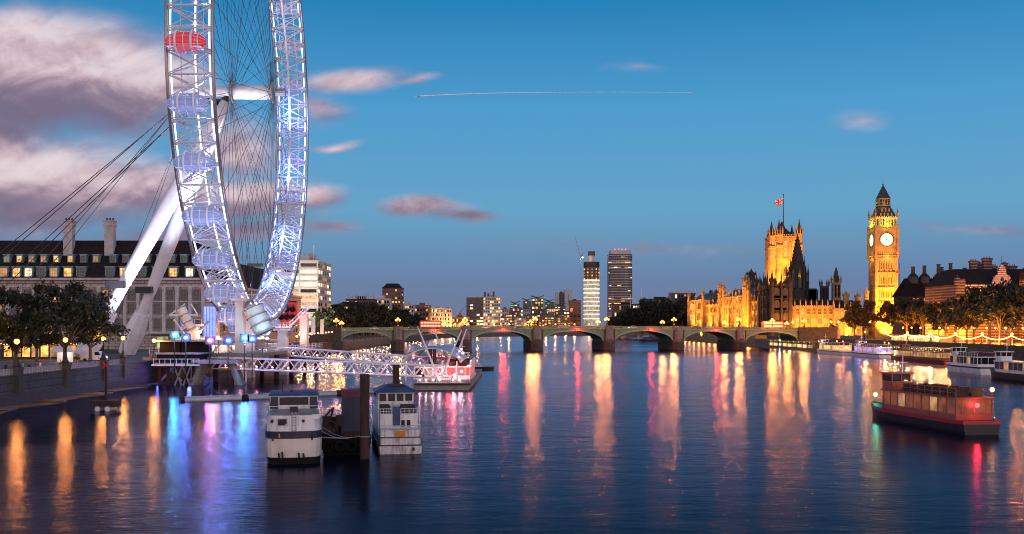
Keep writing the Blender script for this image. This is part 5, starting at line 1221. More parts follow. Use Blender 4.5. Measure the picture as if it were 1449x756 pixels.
# ================================================================ generic distant buildings
WM = {}
def wmesh(w, d, h, k):
    key = (round(w, 2), round(d, 2), round(h, 2), k)
    if key not in WM: mb = MB(); mb.box(-w / 2, w / 2, -d / 2, d / 2, 0, h); WM[key] = mesh('window', mb, M[k])
    return WM[key]
def block(name, label, px0, px1, top, Y, dep, wall, floors, cols, lit=.3, keys=('win_a', 'win_b', 'win_w'), dark='glass', side=0, wfrac=.66, hfrac=.55, zb=4.4, roof=None, cat='building', seed=0, group=None, crest=0, rowlit=None):
    rnd = random.Random(seed + int(px0 * 7)); x0, x1 = X(px0, Y), X(px1, Y); zt = Z(top, Y)
    t = thing(name, label, cat, ((x0 + x1) / 2, Y + dep / 2, zb), group)
    mb = MB(); mb.box(x0, x1, Y, Y + dep, zb, zt); obj('wall', mb, M[wall], t)
    mb = MB(); e = (x1 - x0) * .012 + .15; mb.box(x0 - e, x1 + e, Y - e, Y + dep + e, zt, zt + .9)
    cx_ = (x0 + x1) / 2; mb.box(x0 + (x1 - x0) * .3, x0 + (x1 - x0) * .62, Y + dep * .3, Y + dep * .7, zt + .9, zt + 3.4); obj('roof', mb, M[roof or wall], t)
    n = 0; rest = MB(); fh = (zt - zb) / floors; cw = (x1 - x0) / cols
    for r_ in range(floors - 1, -1, -1):
        for c_ in range(cols):
            k = dark
            pl = lit if rowlit is None else rowlit.get(r_, lit)
            if rnd.random() < pl: k = rnd.choice(keys)
            z = zb + fh * (r_ + .25); x = x0 + cw * (c_ + .5)
            if n < 96: inst('window', wmesh(cw * wfrac, .3, fh * hfrac, k), t, (x, Y - .02, z))
            else: rest.box(x - cw * wfrac / 2, x + cw * wfrac / 2, Y - .17, Y + .1, z, z + fh * hfrac)
            n += 1
        if side:
            xs = x1 if CX > px1 - 1e-6 or x1 < 0 else x0
            xs = x1 if x1 < 0 else x0
            for c_ in range(side):
                k = rnd.choice(keys) if rnd.random() < lit else dark; z = zb + fh * (r_ + .25); y = Y + dep * (c_ + .5) / side
                if n < 96: inst('window', wmesh(.3, dep / side * wfrac, fh * hfrac, k), t, (xs, y, z))
                n += 1
    if rest.v: o = obj('lower_window', rest, M[dark], t); o['kind'] = 'stuff'
    if crest:
        mb = MB()
        for k in range(crest): mb.cbox(x0 + (x1 - x0) * (k + .5) / crest, Y + 2, zt + .9, (x1 - x0) / crest * .35, 1.5, rnd.uniform(2, 6))
        obj('chimney_row', mb, M['cityconc'], t)
    return t
# pale hospital block with long ribbon windows
hb = thing('hospital_block', 'tall pale concrete office block with ribbon windows, many lit, beyond the stone building', 'building', (-130, 620, 4.4))
x0, x1, zt = X(408, 600), X(450, 600), Z(371, 600); x0 = X(385, 600); dep = 42
mb = MB(); mb.box(x0, x1, 600, 600 + dep, 4.4, zt); obj('wall', mb, M['cityconc'], hb)
mb = MB(); mb.box(x0 - .4, x1 + .4, 599.6, 600 + dep + .4, zt, zt + 1.0); mb.box(x0 + 2, x1 - 6, 604, 600 + dep - 6, zt + 1.0, Z(362, 604)); obj('roof', mb, M['cityconc'], hb)
mb = MB(); mb.tube((X(444, 610), 610, zt), (X(444, 610), 610, Z(347, 610)), .18, n=6); obj('flag_mast', mb, M['white'], hb)
mb = MB()
for k in range(6): mb.cbox(X(431 + k * 3.0, 612), 612, zt, 1.2, 1.2, random.uniform(3.5, 6)); 
obj('roof_plant', mb, M['steel'], hb)
rnd = random.Random(11); fl = 12; fh = (zt - 4.4) / fl
mb = MB()
for r_ in range(fl): z = 4.4 + fh * (r_ + .98); mb.box(x0 - .25, x1 + .45, 599.55, 600 + dep, z, z + .35)
obj('floor_band', mb, M['cityconc'], hb)
rows = {11: 'ggg', 10: 'wga', 9: 'aaa', 8: 'waw', 7: 'gyg', 6: 'yoo', 5: 'agy', 4: 'ggg', 3: 'ggb', 2: 'gyg', 1: 'gog', 0: 'ggg'}
KK = {'g': 'glass', 'a': 'win_w', 'w': 'win_w', 'y': 'win_b', 'o': 'win_o', 'b': 'win_g'}
for r_ in range(fl):
    z = 4.4 + fh * (r_ + .28)
    for c_ in range(4):
        w = 9.2; x = x1 - 5.4 - c_ * 10.2; k = KK[rows[r_][2 - c_] if c_ < 3 else 'g']
        inst('window', wmesh(w, .3, fh * .52, k), hb, (x, 600 - .02, z))
        if c_ < 3:
            pass
    if r_ > 3:
        for c_ in range(6):
            k = rnd.choice(['win_w', 'win_b', 'glass', 'glass']) if r_ > 5 else rnd.choice(['glass', 'glass', 'win_b'])
            inst('window', wmesh(.3, dep / 6 * .62, fh * .5, k), hb, (x1 + .02, 600 + dep * (c_ + .5) / 6, z))
light('AREA', (X(425, 560), 555, 14), (X(425, 600), 600, 40), 26000, (1, .82, .58), 30, 2, name='block_flood')
block('terrace_building', 'long low dark brick block with lit attic beside the pale office block', 462, 530, 433, 800, 20, 'citybrown', 6, 18, .25, crest=0, roof='slate')
block('terrace_building', 'brick block with a row of pale chimneys on its roof', 490, 529, 425, 830, 20, 'citybrown', 6, 10, .2, crest=12, roof='slate')
block('apartment_building', 'beige lit apartment block in front of the dark brick tower', 528, 551, 424, 860, 20, 'cityconc', 7, 6, .65, ('win_a', 'win_o', 'win_w'))
bt = block('dark_tower', 'tall dark brick tower with a chamfered black top', 541, 567, 408, 940, 26, 'citybrown', 12, 6, .25, ('win_a', 'win_o'), 'glass', 3, .5, .4, roof='slate')
xa, xb = X(541, 940), X(567, 940); mb = MB(); mb.frus((xa + xb) / 2, 953, Z(408, 940) + .9, Z(401, 940), (xb - xa) / 2 - .5, 12, (xb - xa) / 2 - 3.5, 9); obj('chamfered_top', mb, M['slate'], bt)
block('office_building', 'grey-green glazed office block next to the dark tower', 567, 585, 432, 1000, 20, 'cityconc', 7, 6, .4, ('win_b', 'win_g', 'win_a'))
block('brick_building', 'orange-lit brick block, lower of two beside the dark tower', 566, 606, 436, 1060, 20, 'citybrown', 6, 10, .5, ('win_o', 'win_a', 'win_b'))
block('brick_building', 'bright orange-lit red brick block facing the river', 586, 608, 433, 1120, 20, 'citybrown', 7, 6, .6, ('win_o', 'win_a'))
block('office_building', 'pale stone office block with many small windows past the red brick block', 609, 628, 437, 1150, 20, 'cityconc', 6, 10, .5, ('win_b', 'win_w'))
block('office_building', 'pale rendered office block, shorter half of a pale pair', 627, 638.5, 438, 1170, 20, 'cityconc', 6, 5, .35, ('win_b', 'win_w'))
block('low_building', 'long low dark shed on the far bank under the red crane', 638, 664, 450, 1250, 20, 'citybrown', 3, 10, .5, ('win_o', 'win_a'))
cr = thing('crane', 'small red luffing crane above the low far-bank roofs', 'crane', P(652, 452, 1300))
mb = MB(); mb.tube(P(652, 455, 1300), P(652, 443, 1300), .5, n=5); obj('mast', mb, M['red'], cr); mb = MB(); mb.tube(P(650, 444, 1300), P(658, 433, 1300), .4, .2, n=5); mb.tube(P(652, 443, 1300), P(648.5, 447, 1300), .6, n=5); obj('jib', mb, M['red'], cr)
block('glass_office', 'dark glass office block with white floor bands by the river bend', 660, 684, 421, 1400, 40, 'citydark', 11, 5, .35, ('win_w', 'glass'), 'glass', 0, .9, .5, roof='cityconc')
block('grid_office', 'pale grid-fronted office block with yellow lit stair by the river bend', 684, 708, 421, 1400, 40, 'cityconc', 11, 8, .5, ('win_w', 'win_a', 'win_b'), roof='cityconc')
mb = MB()
for k, (px_, tp) in enumerate(((686, 414), (691, 416), (698.5, 413.5))):
    xx = X(px_, 1410); t = thing('roof_flue', f'dark flue stack on the roof of the grid-fronted office, {ORD[k]} from the river bend', 'flue', (xx, 1410, Z(420, 1410)))
    mb = MB(); mb.cbox(xx, 1410, Z(421, 1410), 2.6, 2.6, Z(tp, 1410) - Z(421, 1410)); mb.cbox(xx, 1410, Z(tp, 1410), 3.2, 3.2, .6); obj('shaft', mb, M['citydark'], t)
# stepped riverside flats with green wing roofs
wing = [(723, 735, 427, 1720), (740, 752, 422.5, 1760), (753, 769, 419, 1800), (771, 784, 424, 1760), (785, 800, 430, 1720)]
for i, (a, b, tp, Y) in enumerate(wing):
    t = block('riverside_flats', f'stepped apartment tower with green butterfly roof, {ORD[i]} of five from the grid office', a, b, tp + 4, Y, 24, 'green_roof', 12, 4, .5, ('win_a', 'win_w', 'win_g'), 'glass', roof='green_roof', group='apartment towers with green roofs')
    mb = MB(); x0, x1 = X(a - 1, Y), X(b + 1, Y); z = Z(tp + 3.4, Y); mb.add([(x0, Y - 2, z + 4), ((x0 + x1) / 2, Y - 2, z + 1.2), (x1, Y - 2, z + 4.6), (x0, Y + 26, z + 4), ((x0 + x1) / 2, Y + 26, z + 1.2), (x1, Y + 26, z + 4.6), (x0, Y - 2, z + 5), ((x0 + x1) / 2, Y - 2, z + 2.2), (x1, Y - 2, z + 5.6), (x0, Y + 26, z + 5), ((x0 + x1) / 2, Y + 26, z + 2.2), (x1, Y + 26, z + 5.6)],
                         [(0, 1, 4, 3), (1, 2, 5, 4), (6, 9, 10, 7), (7, 10, 11, 8), (0, 6, 7, 1), (1, 7, 8, 2), (3, 4, 10, 9), (4, 5, 11, 10), (0, 3, 9, 6), (2, 8, 11, 5)]); obj('wing_roof', mb, M['green_roof'], t)
steps = [(708, 722, 438, 1640), (716, 730, 445, 1580), (722, 738, 436, 1690), (737, 751, 438, 1690), (750, 764, 433, 1700), (764, 776, 440, 1640), (774, 790, 437, 1660), (742, 760, 447, 1580), (786, 806, 441, 1640), (728, 744, 450, 1540), (762, 784, 449, 1560), (784, 808, 450, 1540), (704, 720, 450, 1500)]
for i, (a, b, tp, Y) in enumerate(steps):
    block('terraced_flats', f'terraced riverside flats with scattered amber windows under the green-roofed towers, {ORD[i]} block', a, b, tp, Y, 20, ('cityconc', 'citybrown', 'citydark')[i % 3], 6, 5, .5, ('win_a', 'win_w', 'win_o', 'win_b'), 'glass', roof='citydark')
block('slab_tower', 'dark slab tower between two pale slabs on the skyline', 790, 800, 415, 1950, 20, 'citydark', 14, 3, .08)
block('slab_tower', 'pale narrow slab flanking the dark slab tower', 786, 791, 414.5, 1940, 20, 'cityconc', 2, 1, 0, wfrac=.1)
block('slab_tower', 'taller pale slab right beside the dark slab tower', 799, 809, 411, 1940, 20, 'cityconc', 2, 1, 0, wfrac=.1)
block('orange_building', 'windowless brown-orange block at the foot of the unfinished tower', 806, 822, 426, 1700, 20, 'rustclad', 4, 3, .15, roof='citydark') if False else None
t = block('brick_block', 'plain rust-orange block at the foot of the unfinished tower', 806, 822, 426, 1700, 20, 'rustclad', 5, 3, .1, ('win_o',), roof='citydark')
# unfinished round tower with its crane
Y = 1800; cxm, r_ = X(837, Y), (X(848.5, Y) - X(825.5, Y)) / 2; t = thing('unfinished_tower', 'unfinished round tower, bright lit lower floors and dark shuttered top', 'tower', (cxm, Y, 4.4))
def cyl(name, p0, p1, rr, key, n=28, par=t):
    mb = MB(); mb.lathe(cxm, Y, [(rr, Z(p0, Y)), (rr, Z(p1, Y))], n); return obj(name, mb, M[key], par)
cyl('core', 380, 359, r_ * .36, 'cityconc'); cyl('core_top', 362, 356, r_ * .42, 'citydark'); cyl('climbing_screen', 378, 371, r_ * .98, 'black'); cyl('bare_floor', 397, 378, r_ * .93, 'citybrown'); cyl('glazed_floor', 462, 397, r_ * .95, 'tower_lit')
for k in range(10):
    p = 398 + k * 6; cyl('floor_slab', p, p - (1.9 if k % 3 != 1 else 1.0), r_, 'win_slab')
for k in range(4):
    for q in range(5): a = PI * 1.12 + PI * .76 * q / 4; xx, yy = cxm + r_ * .94 * math.cos(a), Y + r_ * .94 * math.sin(a); mb = MB(); mb.cbox(xx, yy, Z(396 - k * 4.4, Y), 2.2, 2.2, 2.6); obj('work_light', mb, M['win_a' if (k + q) % 3 == 0 else 'win_b'], t)
cr = thing('crane', 'tall tower crane with raised jib beside the unfinished round tower', 'crane', (X(822, Y), Y - 10, 4.4))
mb = MB(); 
for sx_ in (-.9, .9):
    for sy_ in (-.9, .9): mb.tube((X(822, Y) + sx_, Y - 10 + sy_, 4.4), (X(822, Y) + sx_, Y - 10 + sy_, Z(364, Y)), .25, n=4)
for k in range(24): z = 6 + k * 5; mb.tube((X(822, Y) - .9, Y - 11, z), (X(822, Y) + .9, Y - 11, z + 5), .16, n=4)
obj('mast', mb, M['red'] if False else M['steel'], cr)
mb = MB(); mb.tube(P(822.5, 365, Y - 10), P(813.5, 335, Y - 10), .8, .35, n=5); obj('jib', mb, M['steel'], cr)
mb = MB(); mb.cbox(X(823, Y), Y - 10, Z(366, Y), 5, 3, 4.4); mb.tube(P(823, 362, Y - 10), P(825, 358, Y - 10), .5, n=4); obj('cab', mb, M['black'], cr)
mb = MB(); mb.ball(P(824.6, 364.5, Y - 13), 1.2, 8); obj('work_lamp', mb, M['bulb_far'], cr)
# curved office tower
Y = 1500; t = thing('office_tower', 'tall bow-sided office tower with lit bands and pale crown', 'tower', (X(879, Y), Y, 4.4))
x0, x1 = X(862, Y), X(895.5, Y); xm, hw = (x0 + x1) / 2, (x1 - x0) / 2
def bow(k, rr=1.0, dd=0): return [(xm + hw * rr * math.sin(PI * (i / 10 - .5)) , Y + 14 - (14 * rr + dd) * (.45 + .55 * math.cos(PI * (i / 10 - .5)))) for i in range(11)] + [(xm + hw * rr, Y + 30), (xm - hw * rr, Y + 30)]
mb = MB(); mb.prism(bow(0), 4.4, Z(359.5, Y)); obj('curtain_wall', mb, M['citydark'], t)
mb = MB(); mb.prism(bow(0, .86), Z(359.5, Y), Z(353.5, Y)); obj('crown', mb, M['cityconc'], t)
mb = MB()
for k in range(30): z = 6 + k * (Z(360, Y) - 6) / 29.5; mb.prism(bow(0, 1.006, .3), z, z + .7)
obj('floor_band', mb, M['steel'], t)
rnd = random.Random(4)
for k in range(29):
    z = 6.9 + k * (Z(360, Y) - 6) / 29.5; pts = bow(0, 1.003, .12); full = k in (26, 24, 12) ; 
    for i in range(10):
        pr_ = .85 if full else (.35 if k < 13 and i > 5 else (.25 if k < 12 else .06))
        if rnd.random() < pr_:
            a, b = pts[i], pts[i + 1]; mb = MB(); mb.prism([a, b, (b[0], b[1] + .5), (a[0], a[1] + .5)], z, z + 1.5); obj('window', mb, M[rnd.choice(['win_w', 'win_a', 'win_b'] if i < 6 or k > 15 else ['win_a', 'win_pk', 'win_b'])], t)
for k in range(4): mb = MB(); mb.ball((xm - 8 + k * 5, Y + 6, Z(352.6, Y)), .8, 6); obj('beacon', mb, M['bulb_red'], t)
# low roofs between tower and palace
block('gallery_building', 'long low pitched-roof building in front of the bow-sided tower', 866, 912, 431, 1400, 20, 'citybrown', 4, 14, .25, roof='slate')
block('roof_range', 'dark slate-roofed range left of the palace trees', 912, 962, 424, 1250, 20, 'citybrown', 5, 12, .1, roof='slate')
block('roof_range', 'dark roof range with pale plant room just behind the palace end', 950, 985, 415, 1150, 20, 'citydark', 6, 8, .1, roof='cityconc')
for i, (px_, tp, b0) in enumerate(((907.5, 407, 426), (892, 417, 430), (984, 408, 425))):
    t = thing('flagpole', f'thin white flagpole above the low roofs by the palace, {ORD[i]} of three', 'flagpole', P(px_, b0, 1200)); mb = MB(); mb.tube(P(px_, b0 + 6, 1200), P(px_, tp, 1200), .28, .16, n=5); obj('pole', mb, M['white'], t); mb = MB(); mb.ball(P(px_, tp, 1200), .4, 6); obj('finial', mb, M['white'], t)
# lamps along the far banks
def far_lamp_proto(h, r, key):
    t = thing('bank_lamp', '', 'street lamp', (0, 0, 0)); mb = MB(); mb.lathe(0, 0, [(.25, 0), (.1, 1), (.08, h - r)], 6); obj('post', mb, M['black'], t); mb = MB(); mb.ball((0, 0, h), r, 8); obj('globe', mb, M[key], t, True); return t
fl1 = far_lamp_proto(5.2, .38, 'bulb_far'); first = True
for i in range(20):
    px_ = 500 + i * 5.3; Y = -84.5 * F / (px_ - CX); lab = f'small globe lamp on the river walk below the dark tree row, {ORD[i]} from the bridge'
    if i == 0: fl1.location = (X(px_, Y), Y, 4.4); fl1['label'] = lab; fl1['group'] = 'lamps along the river walk'
    else: dup(fl1, (X(px_, Y), Y, 4.4), 0, lab, 'lamps along the river walk')
fl2 = far_lamp_proto(10.5, 1.1, 'bulb_far2'); first = True
spots = [(590, 1060), (598, 1080), (606, 1100), (616, 1120), (626, 1140), (637, 1160), (644, 1180), (651, 1200), (657, 1220), (662, 1240), (720, 1420), (744, 1440), (752, 1440), (772, 1450), (800, 1460), (813, 1465), (698, 1400), (834, 1480), (676, 1380), (846, 1480), (786, 1470), (708, 1410)]
for i, (px_, Y) in enumerate(spots):
    lab = f'tall orange street lamp on the far bank at the river bend, {ORD[i]} of the row'
    if first: fl2.location = (X(px_, Y), Y, 4.4); fl2['label'] = lab; fl2['group'] = 'street lamps on the far bank'; first = False
    else: dup(fl2, (X(px_, Y), Y, 4.4), 0, lab, 'street lamps on the far bank')
# lamps of the queue area near the east abutment and two tall banners
fl3 = far_lamp_proto(4.2, .34, 'bulb_prom2'); first = True; rnd = random.Random(9)
for i, (px_, Y) in enumerate(((424, 345), (430, 350), (434, 360), (439, 372), (445, 385), (450, 400), (456, 420), (461, 440), (465, 460), (428, 330), (470, 480), (441, 350))):
    lab = f'warm globe lamp on the quay between wheel and bridge, {ORD[i]} along the quay'; x = X(px_, Y)
    if first: fl3.location = (x, Y, 5.2); fl3['label'] = lab; fl3['group'] = 'globe lamps on the quay'; first = False
    else: dup(fl3, (x, Y, 5.2), 0, lab, 'globe lamps on the quay')
for i, (px0, px1, tp, bt_, Y, key) in enumerate(((433.5, 438, 450, 462, 330, 'blue_roof'), (440, 446, 450, 473, 340, 'white'), (453, 458, 452, 473, 360, 'white'))):
    x0, x1 = X(px0, Y), X(px1, Y); t = thing('banner', ('short blue banner on a pole by the quay', 'tall pale banner on a pole by the quay, broader of two', 'tall pale banner on a pole by the quay, slimmer of two')[i], 'banner', (x0, Y, 4.4))
    mb = MB(); mb.tube((x0, Y, 4.4), (x0, Y, Z(tp, Y) + .3), .08, n=6); obj('pole', mb, M['black'], t); mb = MB(); mb.box(x0 + .05, x1, Y - .03, Y + .03, Z(bt_, Y), Z(tp, Y)); obj('cloth', mb, M[key], t)
# ================================================================ promenade life: kiosk, tent, van, people
t = thing('cafe_pavilion', 'low cafe pavilion strung with yellow lights behind the promenade trees', 'pavilion', (-108, 238, 4.4))
mb = MB(); mb.box(X(2, 240), X(122, 240), 240, 250, 4.4, 8.2); obj('wall', mb, M['wood_dk'], t); mb = MB(); mb.box(X(0, 239), X(124, 239), 238, 251, 8.2, 8.5); obj('roof', mb, M['slate'], t)
for k in range(9): mb = MB(); x = X(6 + k * 13, 240); mb.box(x, x + 1.7, 239.9, 239.96, 5.0, 7.6); obj('window', mb, M['win_b' if k % 2 else 'win_a'], t)
for k in range(30): mb = MB(); mb.ball((X(2 + 4.1 * k, 238), 237.9, 8.1 - .25 * math.sin(k * 1.05) ** 2), .11, 5); obj('string_light', mb, M['bulb_deck'], t)
t = thing('white_tent', 'small white market tent between the promenade trees', 'tent', (X(88, 222), 222, 4.4))
mb = MB(); x = X(88, 222); mb.frus(x, 222, 6.6, 8.6, 1.9, 1.9, .1, .1); obj('roof', mb, M['white'], t)
for sx_ in (-1.7, 1.7): mb = MB(); mb.tube((x + sx_, 220.3, 4.4), (x + sx_, 220.3, 6.7), .07); obj('leg', mb, M['steel'], t)
mb = MB(); mb.box(x - 1.7, x + 1.7, 223.4, 223.5, 4.4, 6.6); obj('back_wall', mb, M['white'], t)
light('POINT', (x, 221.5, 6.2), None, 160, (1, .8, .7), .2, name='tent_lamp')
def van(x, y, z, label):
    t = thing('parked_van', label, 'van', (x, y, z)); mb = MB(); mb.xz([(x - 2.6, z + .35), (x + 2.6, z + .35), (x + 2.6, z + 1.1), (x + 1.9, z + 1.3), (x + 1.4, z + 2.2), (x - 2.5, z + 2.25), (x - 2.6, z + 2.0)], y - .95, y + .95); obj('body', mb, M['white'], t)
    for s_ in (-1.6, 1.7): mb = MB(); mb.tube((x + s_, y - 1.0, z + .36), (x + s_, y - .7, z + .36), .36, n=14); obj('wheel', mb, M['black'], t)
    mb = MB(); mb.xz([(x + 1.75, z + 1.32), (x + 1.35, z + 2.05), (x + .5, z + 2.05), (x + .5, z + 1.32)], y - .98, y - .9); obj('side_window', mb, M['glass'], t)
    for q in (-.6, .6): mb = MB(); mb.cbox(x + 2.6, y + q, z + .75, .08, .3, .2); obj('headlight', mb, M['bulb_w'], t)
van(X(133, 228), 228, 4.4, 'white van parked by the foot of the great white leg')
def person(x, y, z, rz, label, coat, seed=0):
    me = bpy.data.meshes.new('person'); k = .04 * (seed % 3 - 1)
    v = [(0, 0, .95), (0, 0, 1.15), (0, 0, 1.38), (0, 0, 1.5), (0, .02, 1.62), (0, .02, 1.72), (.1, 0, .9), (.11, .12 + k, .5), (.11, .06 + k, .08), (.11, .2 + k, .03), (-.1, 0, .9), (-.11, -.1 - k, .5), (-.11, -.22, .08), (-.11, -.06, .03),
         (.19, 0, 1.36), (.25, .02, 1.1), (.24, .12, .86), (-.19, 0, 1.36), (-.25, -.02, 1.1), (-.24, .08, .86)]
    e = [(0, 1), (1, 2), (2, 3), (3, 4), (4, 5), (0, 6), (6, 7), (7, 8), (8, 9), (0, 10), (10, 11), (11, 12), (12, 13), (2, 14), (14, 15), (15, 16), (2, 17), (17, 18), (18, 19)]
    me.from_pydata(v, e, []); o = bpy.data.objects.new('person', me); COL.objects.link(o)
    sm = o.modifiers.new('skin', 'SKIN'); rad = [.16, .155, .17, .065, .10, .085, .10, .075, .05, .045, .10, .075, .05, .045, .075, .055, .04, .075, .055, .04]
    for sv, r_ in zip(me.skin_vertices[0].data, rad): sv.radius = (r_, r_ * .9)
    me.skin_vertices[0].data[0].use_root = True
    o.modifiers.new('sub', 'SUBSURF').render_levels = 1; me.materials.append(coat); o.location = (x, y, z); o.rotation_euler = (0, 0, rz); tag(o, label, 'person', 'people on the promenade')
    hb_ = MB(); hb_.ball((0, -.012, 1.71), .115, 8, .9); h = bpy.data.objects.new('hair', mesh('hair', hb_, M['wood_dk'], True)); COL.objects.link(h); h.parent = o
def cloth(name, c):
    m, b = newmat(name); tcn = m.node_tree.nodes.new('ShaderNodeTexCoord'); sp = m.node_tree.nodes.new('ShaderNodeSeparateXYZ'); m.node_tree.links.new(tcn.outputs['Object'], sp.inputs[0])
    col = ramp(S(sp.outputs[2]) * .5, [(0, (.02, .02, .03)), (.46, (.02, .02, .03)), (.47, c), (.74, c), (.75, (.42, .26, .19)), (1, (.42, .26, .19))], 'CONSTANT'); m.node_tree.links.new(col.k, b.inputs['Base Color']); b.inputs['Roughness'].default_value = .8; return m
coats = [('red', cloth('red_coat', (.3, .03, .03))), ('black', cloth('black_coat', (.015, .015, .02))), ('beige', cloth('beige_coat', (.4, .3, .2))), ('white', cloth('white_shirt', (.6, .58, .56)))]
pp = [(8, 168, 1, 'by the frame edge'), (33, 171, 2, 'between the first two lamps'), (42, 168, 1, 'beside the beige one'), (50, 174, 0, 'between the first two lamps'), (57, 176, 3, 'left of the middle lamp'), (86, 182, 0, 'under the second tree'), (110, 186, 2, 'past the middle lamp'), (128, 192, 1, 'in front of the white van'), (140, 197, 3, 'near the lamp by the great leg')]
for i, (px_, Y, c_, wh_) in enumerate(pp): person(X(px_, Y), Y, 4.4, i * 1.9, f'person in a {coats[c_][0]} top walking on the promenade {wh_}', coats[c_][1], i)
for i, (x_, y_, z_, c_, wh_) in enumerate(((-66, 224, 6.3, 1, 'by the platform rail under the wheel'), (-63.6, 224.6, 6.3, 0, 'at the platform corner facing the river'), (-60, 223.5, 6.3, 2, 'near the end of the platform rail'), (-55, 262, 6.3, 3, 'by the far platform rail'), (-17, 200, 1.35, 1, 'at the front rail of the pier pontoon'), (-11.5, 201.5, 1.35, 3, 'beside the leaning pier masts'), (-14.5, 206, 1.35, 2, 'under the pier canopy'))):
    person(x_, y_, z_, i * 2.3, f'person in a {coats[c_][0]} top standing {wh_}', coats[c_][1], i)
light('POINT', (X(180, 300), 330, 8.6), None, 700, (.85, .9, .4), .4, name='canopy_lamp')
# ================================================================ the gothic palace
OR = (1, .31, .02)
def gwin_mesh(w, h, key, head=True):
    """pointed gothic window: stone surround, two mullions and tracery over a pane"""
    fr = MB(); n = 6; pts = []
    hp = h * .78 if head else h
    def arch(ww, hh, sp): return [(-ww / 2, 0), (-ww / 2, sp)] + ([(-ww / 2 + ww / 2 * k / n, sp + (hh - sp) * math.sqrt(max(0, 1 - (1 - k / n) ** 2))) for k in range(1, n + 1)] + [(ww / 2 - ww / 2 * k / n, sp + (hh - sp) * math.sqrt(max(0, 1 - (k / n - 0) ** 2 * 0 - (k / n) ** 2))) for k in range(1, n)][0:0] + [(ww / 2 * k / n, sp + (hh - sp) * math.sqrt(max(0, 1 - (k / n) ** 2))) for k in range(1, n)] + [(ww / 2, sp)] if head else [(-ww / 2, hh), (ww / 2, hh), (ww / 2, sp)]) + [(ww / 2, 0)]
    o, i_ = arch(w + .5, h + .3, hp), arch(w, h, hp)
    k = len(o)
    fr.add([(x, -.32, z) for x, z in o] + [(x, -.32, z) for x, z in i_] + [(x, .02, z) for x, z in o] + [(x, .02, z) for x, z in i_],
           [(a, a + 1, k + a + 1, k + a) for a in range(k - 1)] + [(a, 2 * k + a, 2 * k + a + 1, a + 1) for a in range(k - 1)] + [(k + a, k + a + 1, 3 * k + a + 1, 3 * k + a) for a in range(k - 1)])
    for q in (-w / 6, w / 6): fr.box(q - .07, q + .07, -.22, .0, 0, hp)
    fr.box(-w / 2, w / 2, -.2, 0, h * .42, h * .42 + .2); fr.box(-w / 2 - .3, w / 2 + .3, -.4, .02, -.25, 0)
    pa = MB(); pa.add([(x, -.03, z) for x, z in i_], [tuple(range(len(i_)))])
    return mesh('window', fr, M['gothic']), mesh('pane', pa, M[key])
GW = {}
def gwin(t, x, y, z, w, h, rz, key='pal_win', dark=False):
    kk = (round(w, 2), round(h, 2), key, dark)
    if kk not in GW:
        a, b = gwin_mesh(w, h, key)
        if dark: a.materials[0] = M['gothic_dk']
        GW[kk] = (a, b)
    a, b = GW[kk]; o = inst('window', a, t, (x, y, z), rz); p = bpy.data.objects.new('pane', b); COL.objects.link(p); p.parent = o
def facade(t, a, b, z0, z1, nb, floors, dark=False, bw=1.0, pinn=5, depth=8, winw=.52, keys=('pal_win',), wall=True, maxwin=90):
    """a bayed gothic wall from a to b (plan points, seen from the right of a->b reversed: outward normal = right hand of a->b)"""
    a, b = Vector((*a, 0)), Vector((*b, 0)); d = b - a; L = d.length; d.normalize(); n = Vector((d.y, -d.x, 0)); rz = math.atan2(d.y, d.x)
    def T(s, q, z): p = a + d * s - n * q; return (p.x, p.y, z)       # q positive = into the building
    mat_ = M['gothic_dk' if dark else 'gothic']
    if wall: mb = MB(T); mb.box(0, L, 0, depth, z0, z1); obj('wall', mb, mat_, t)
    fh = (z1 - z0) / floors
    for k in range(floors):                                            # moulding and carved panels over each floor
        mb = MB(T); z = z0 + fh * (k + 1) - .5; mb.box(0, L, -.25, 0, z, z + .45)
        for q in range(int(nb * 5)): s = L * (q + .5) / (nb * 5); mb.box(s - .12, s + .12, -.18, 0, z - 1.2, z)
        obj('string_course', mb, mat_, t)
    mb = MB(T); m = int(L / 1.3)
    for k in range(m): s = L * (k + .2) / m; mb.box(s, s + L / m * .55, -.2, .3, z1 + .2, z1 + .9)
    mb.box(0, L, -.22, .32, z1 - .05, z1 + .2); obj('battlement', mb, mat_, t)
    for k in range(nb + 1):
        s = L * k / nb; mb = MB(T); mb.box(s - bw / 2, s + bw / 2, -1.0, 0, z0, z0 + fh); mb.box(s - bw * .42, s + bw * .42, -.75, 0, z0 + fh, z0 + 2 * fh)
        mb.box(s - bw * .36, s + bw * .36, -.6, 0, z0 + 2 * fh, z1 + .6)
        if pinn: mb.pinn(s, -.2, z1 + .6, pinn, bw * .62)
        obj('buttress', mb, mat_, t)
    cnt = 0; bwid = L / nb
    for k in range(floors):
        for q in range(nb):
            if cnt >= maxwin: break
            p = T(bwid * (q + .5), 0, z0 + fh * (k + .22)); gwin(t, p[0], p[1], p[2], bwid * winw, fh * .58, rz, random.choice(keys), dark); cnt += 1
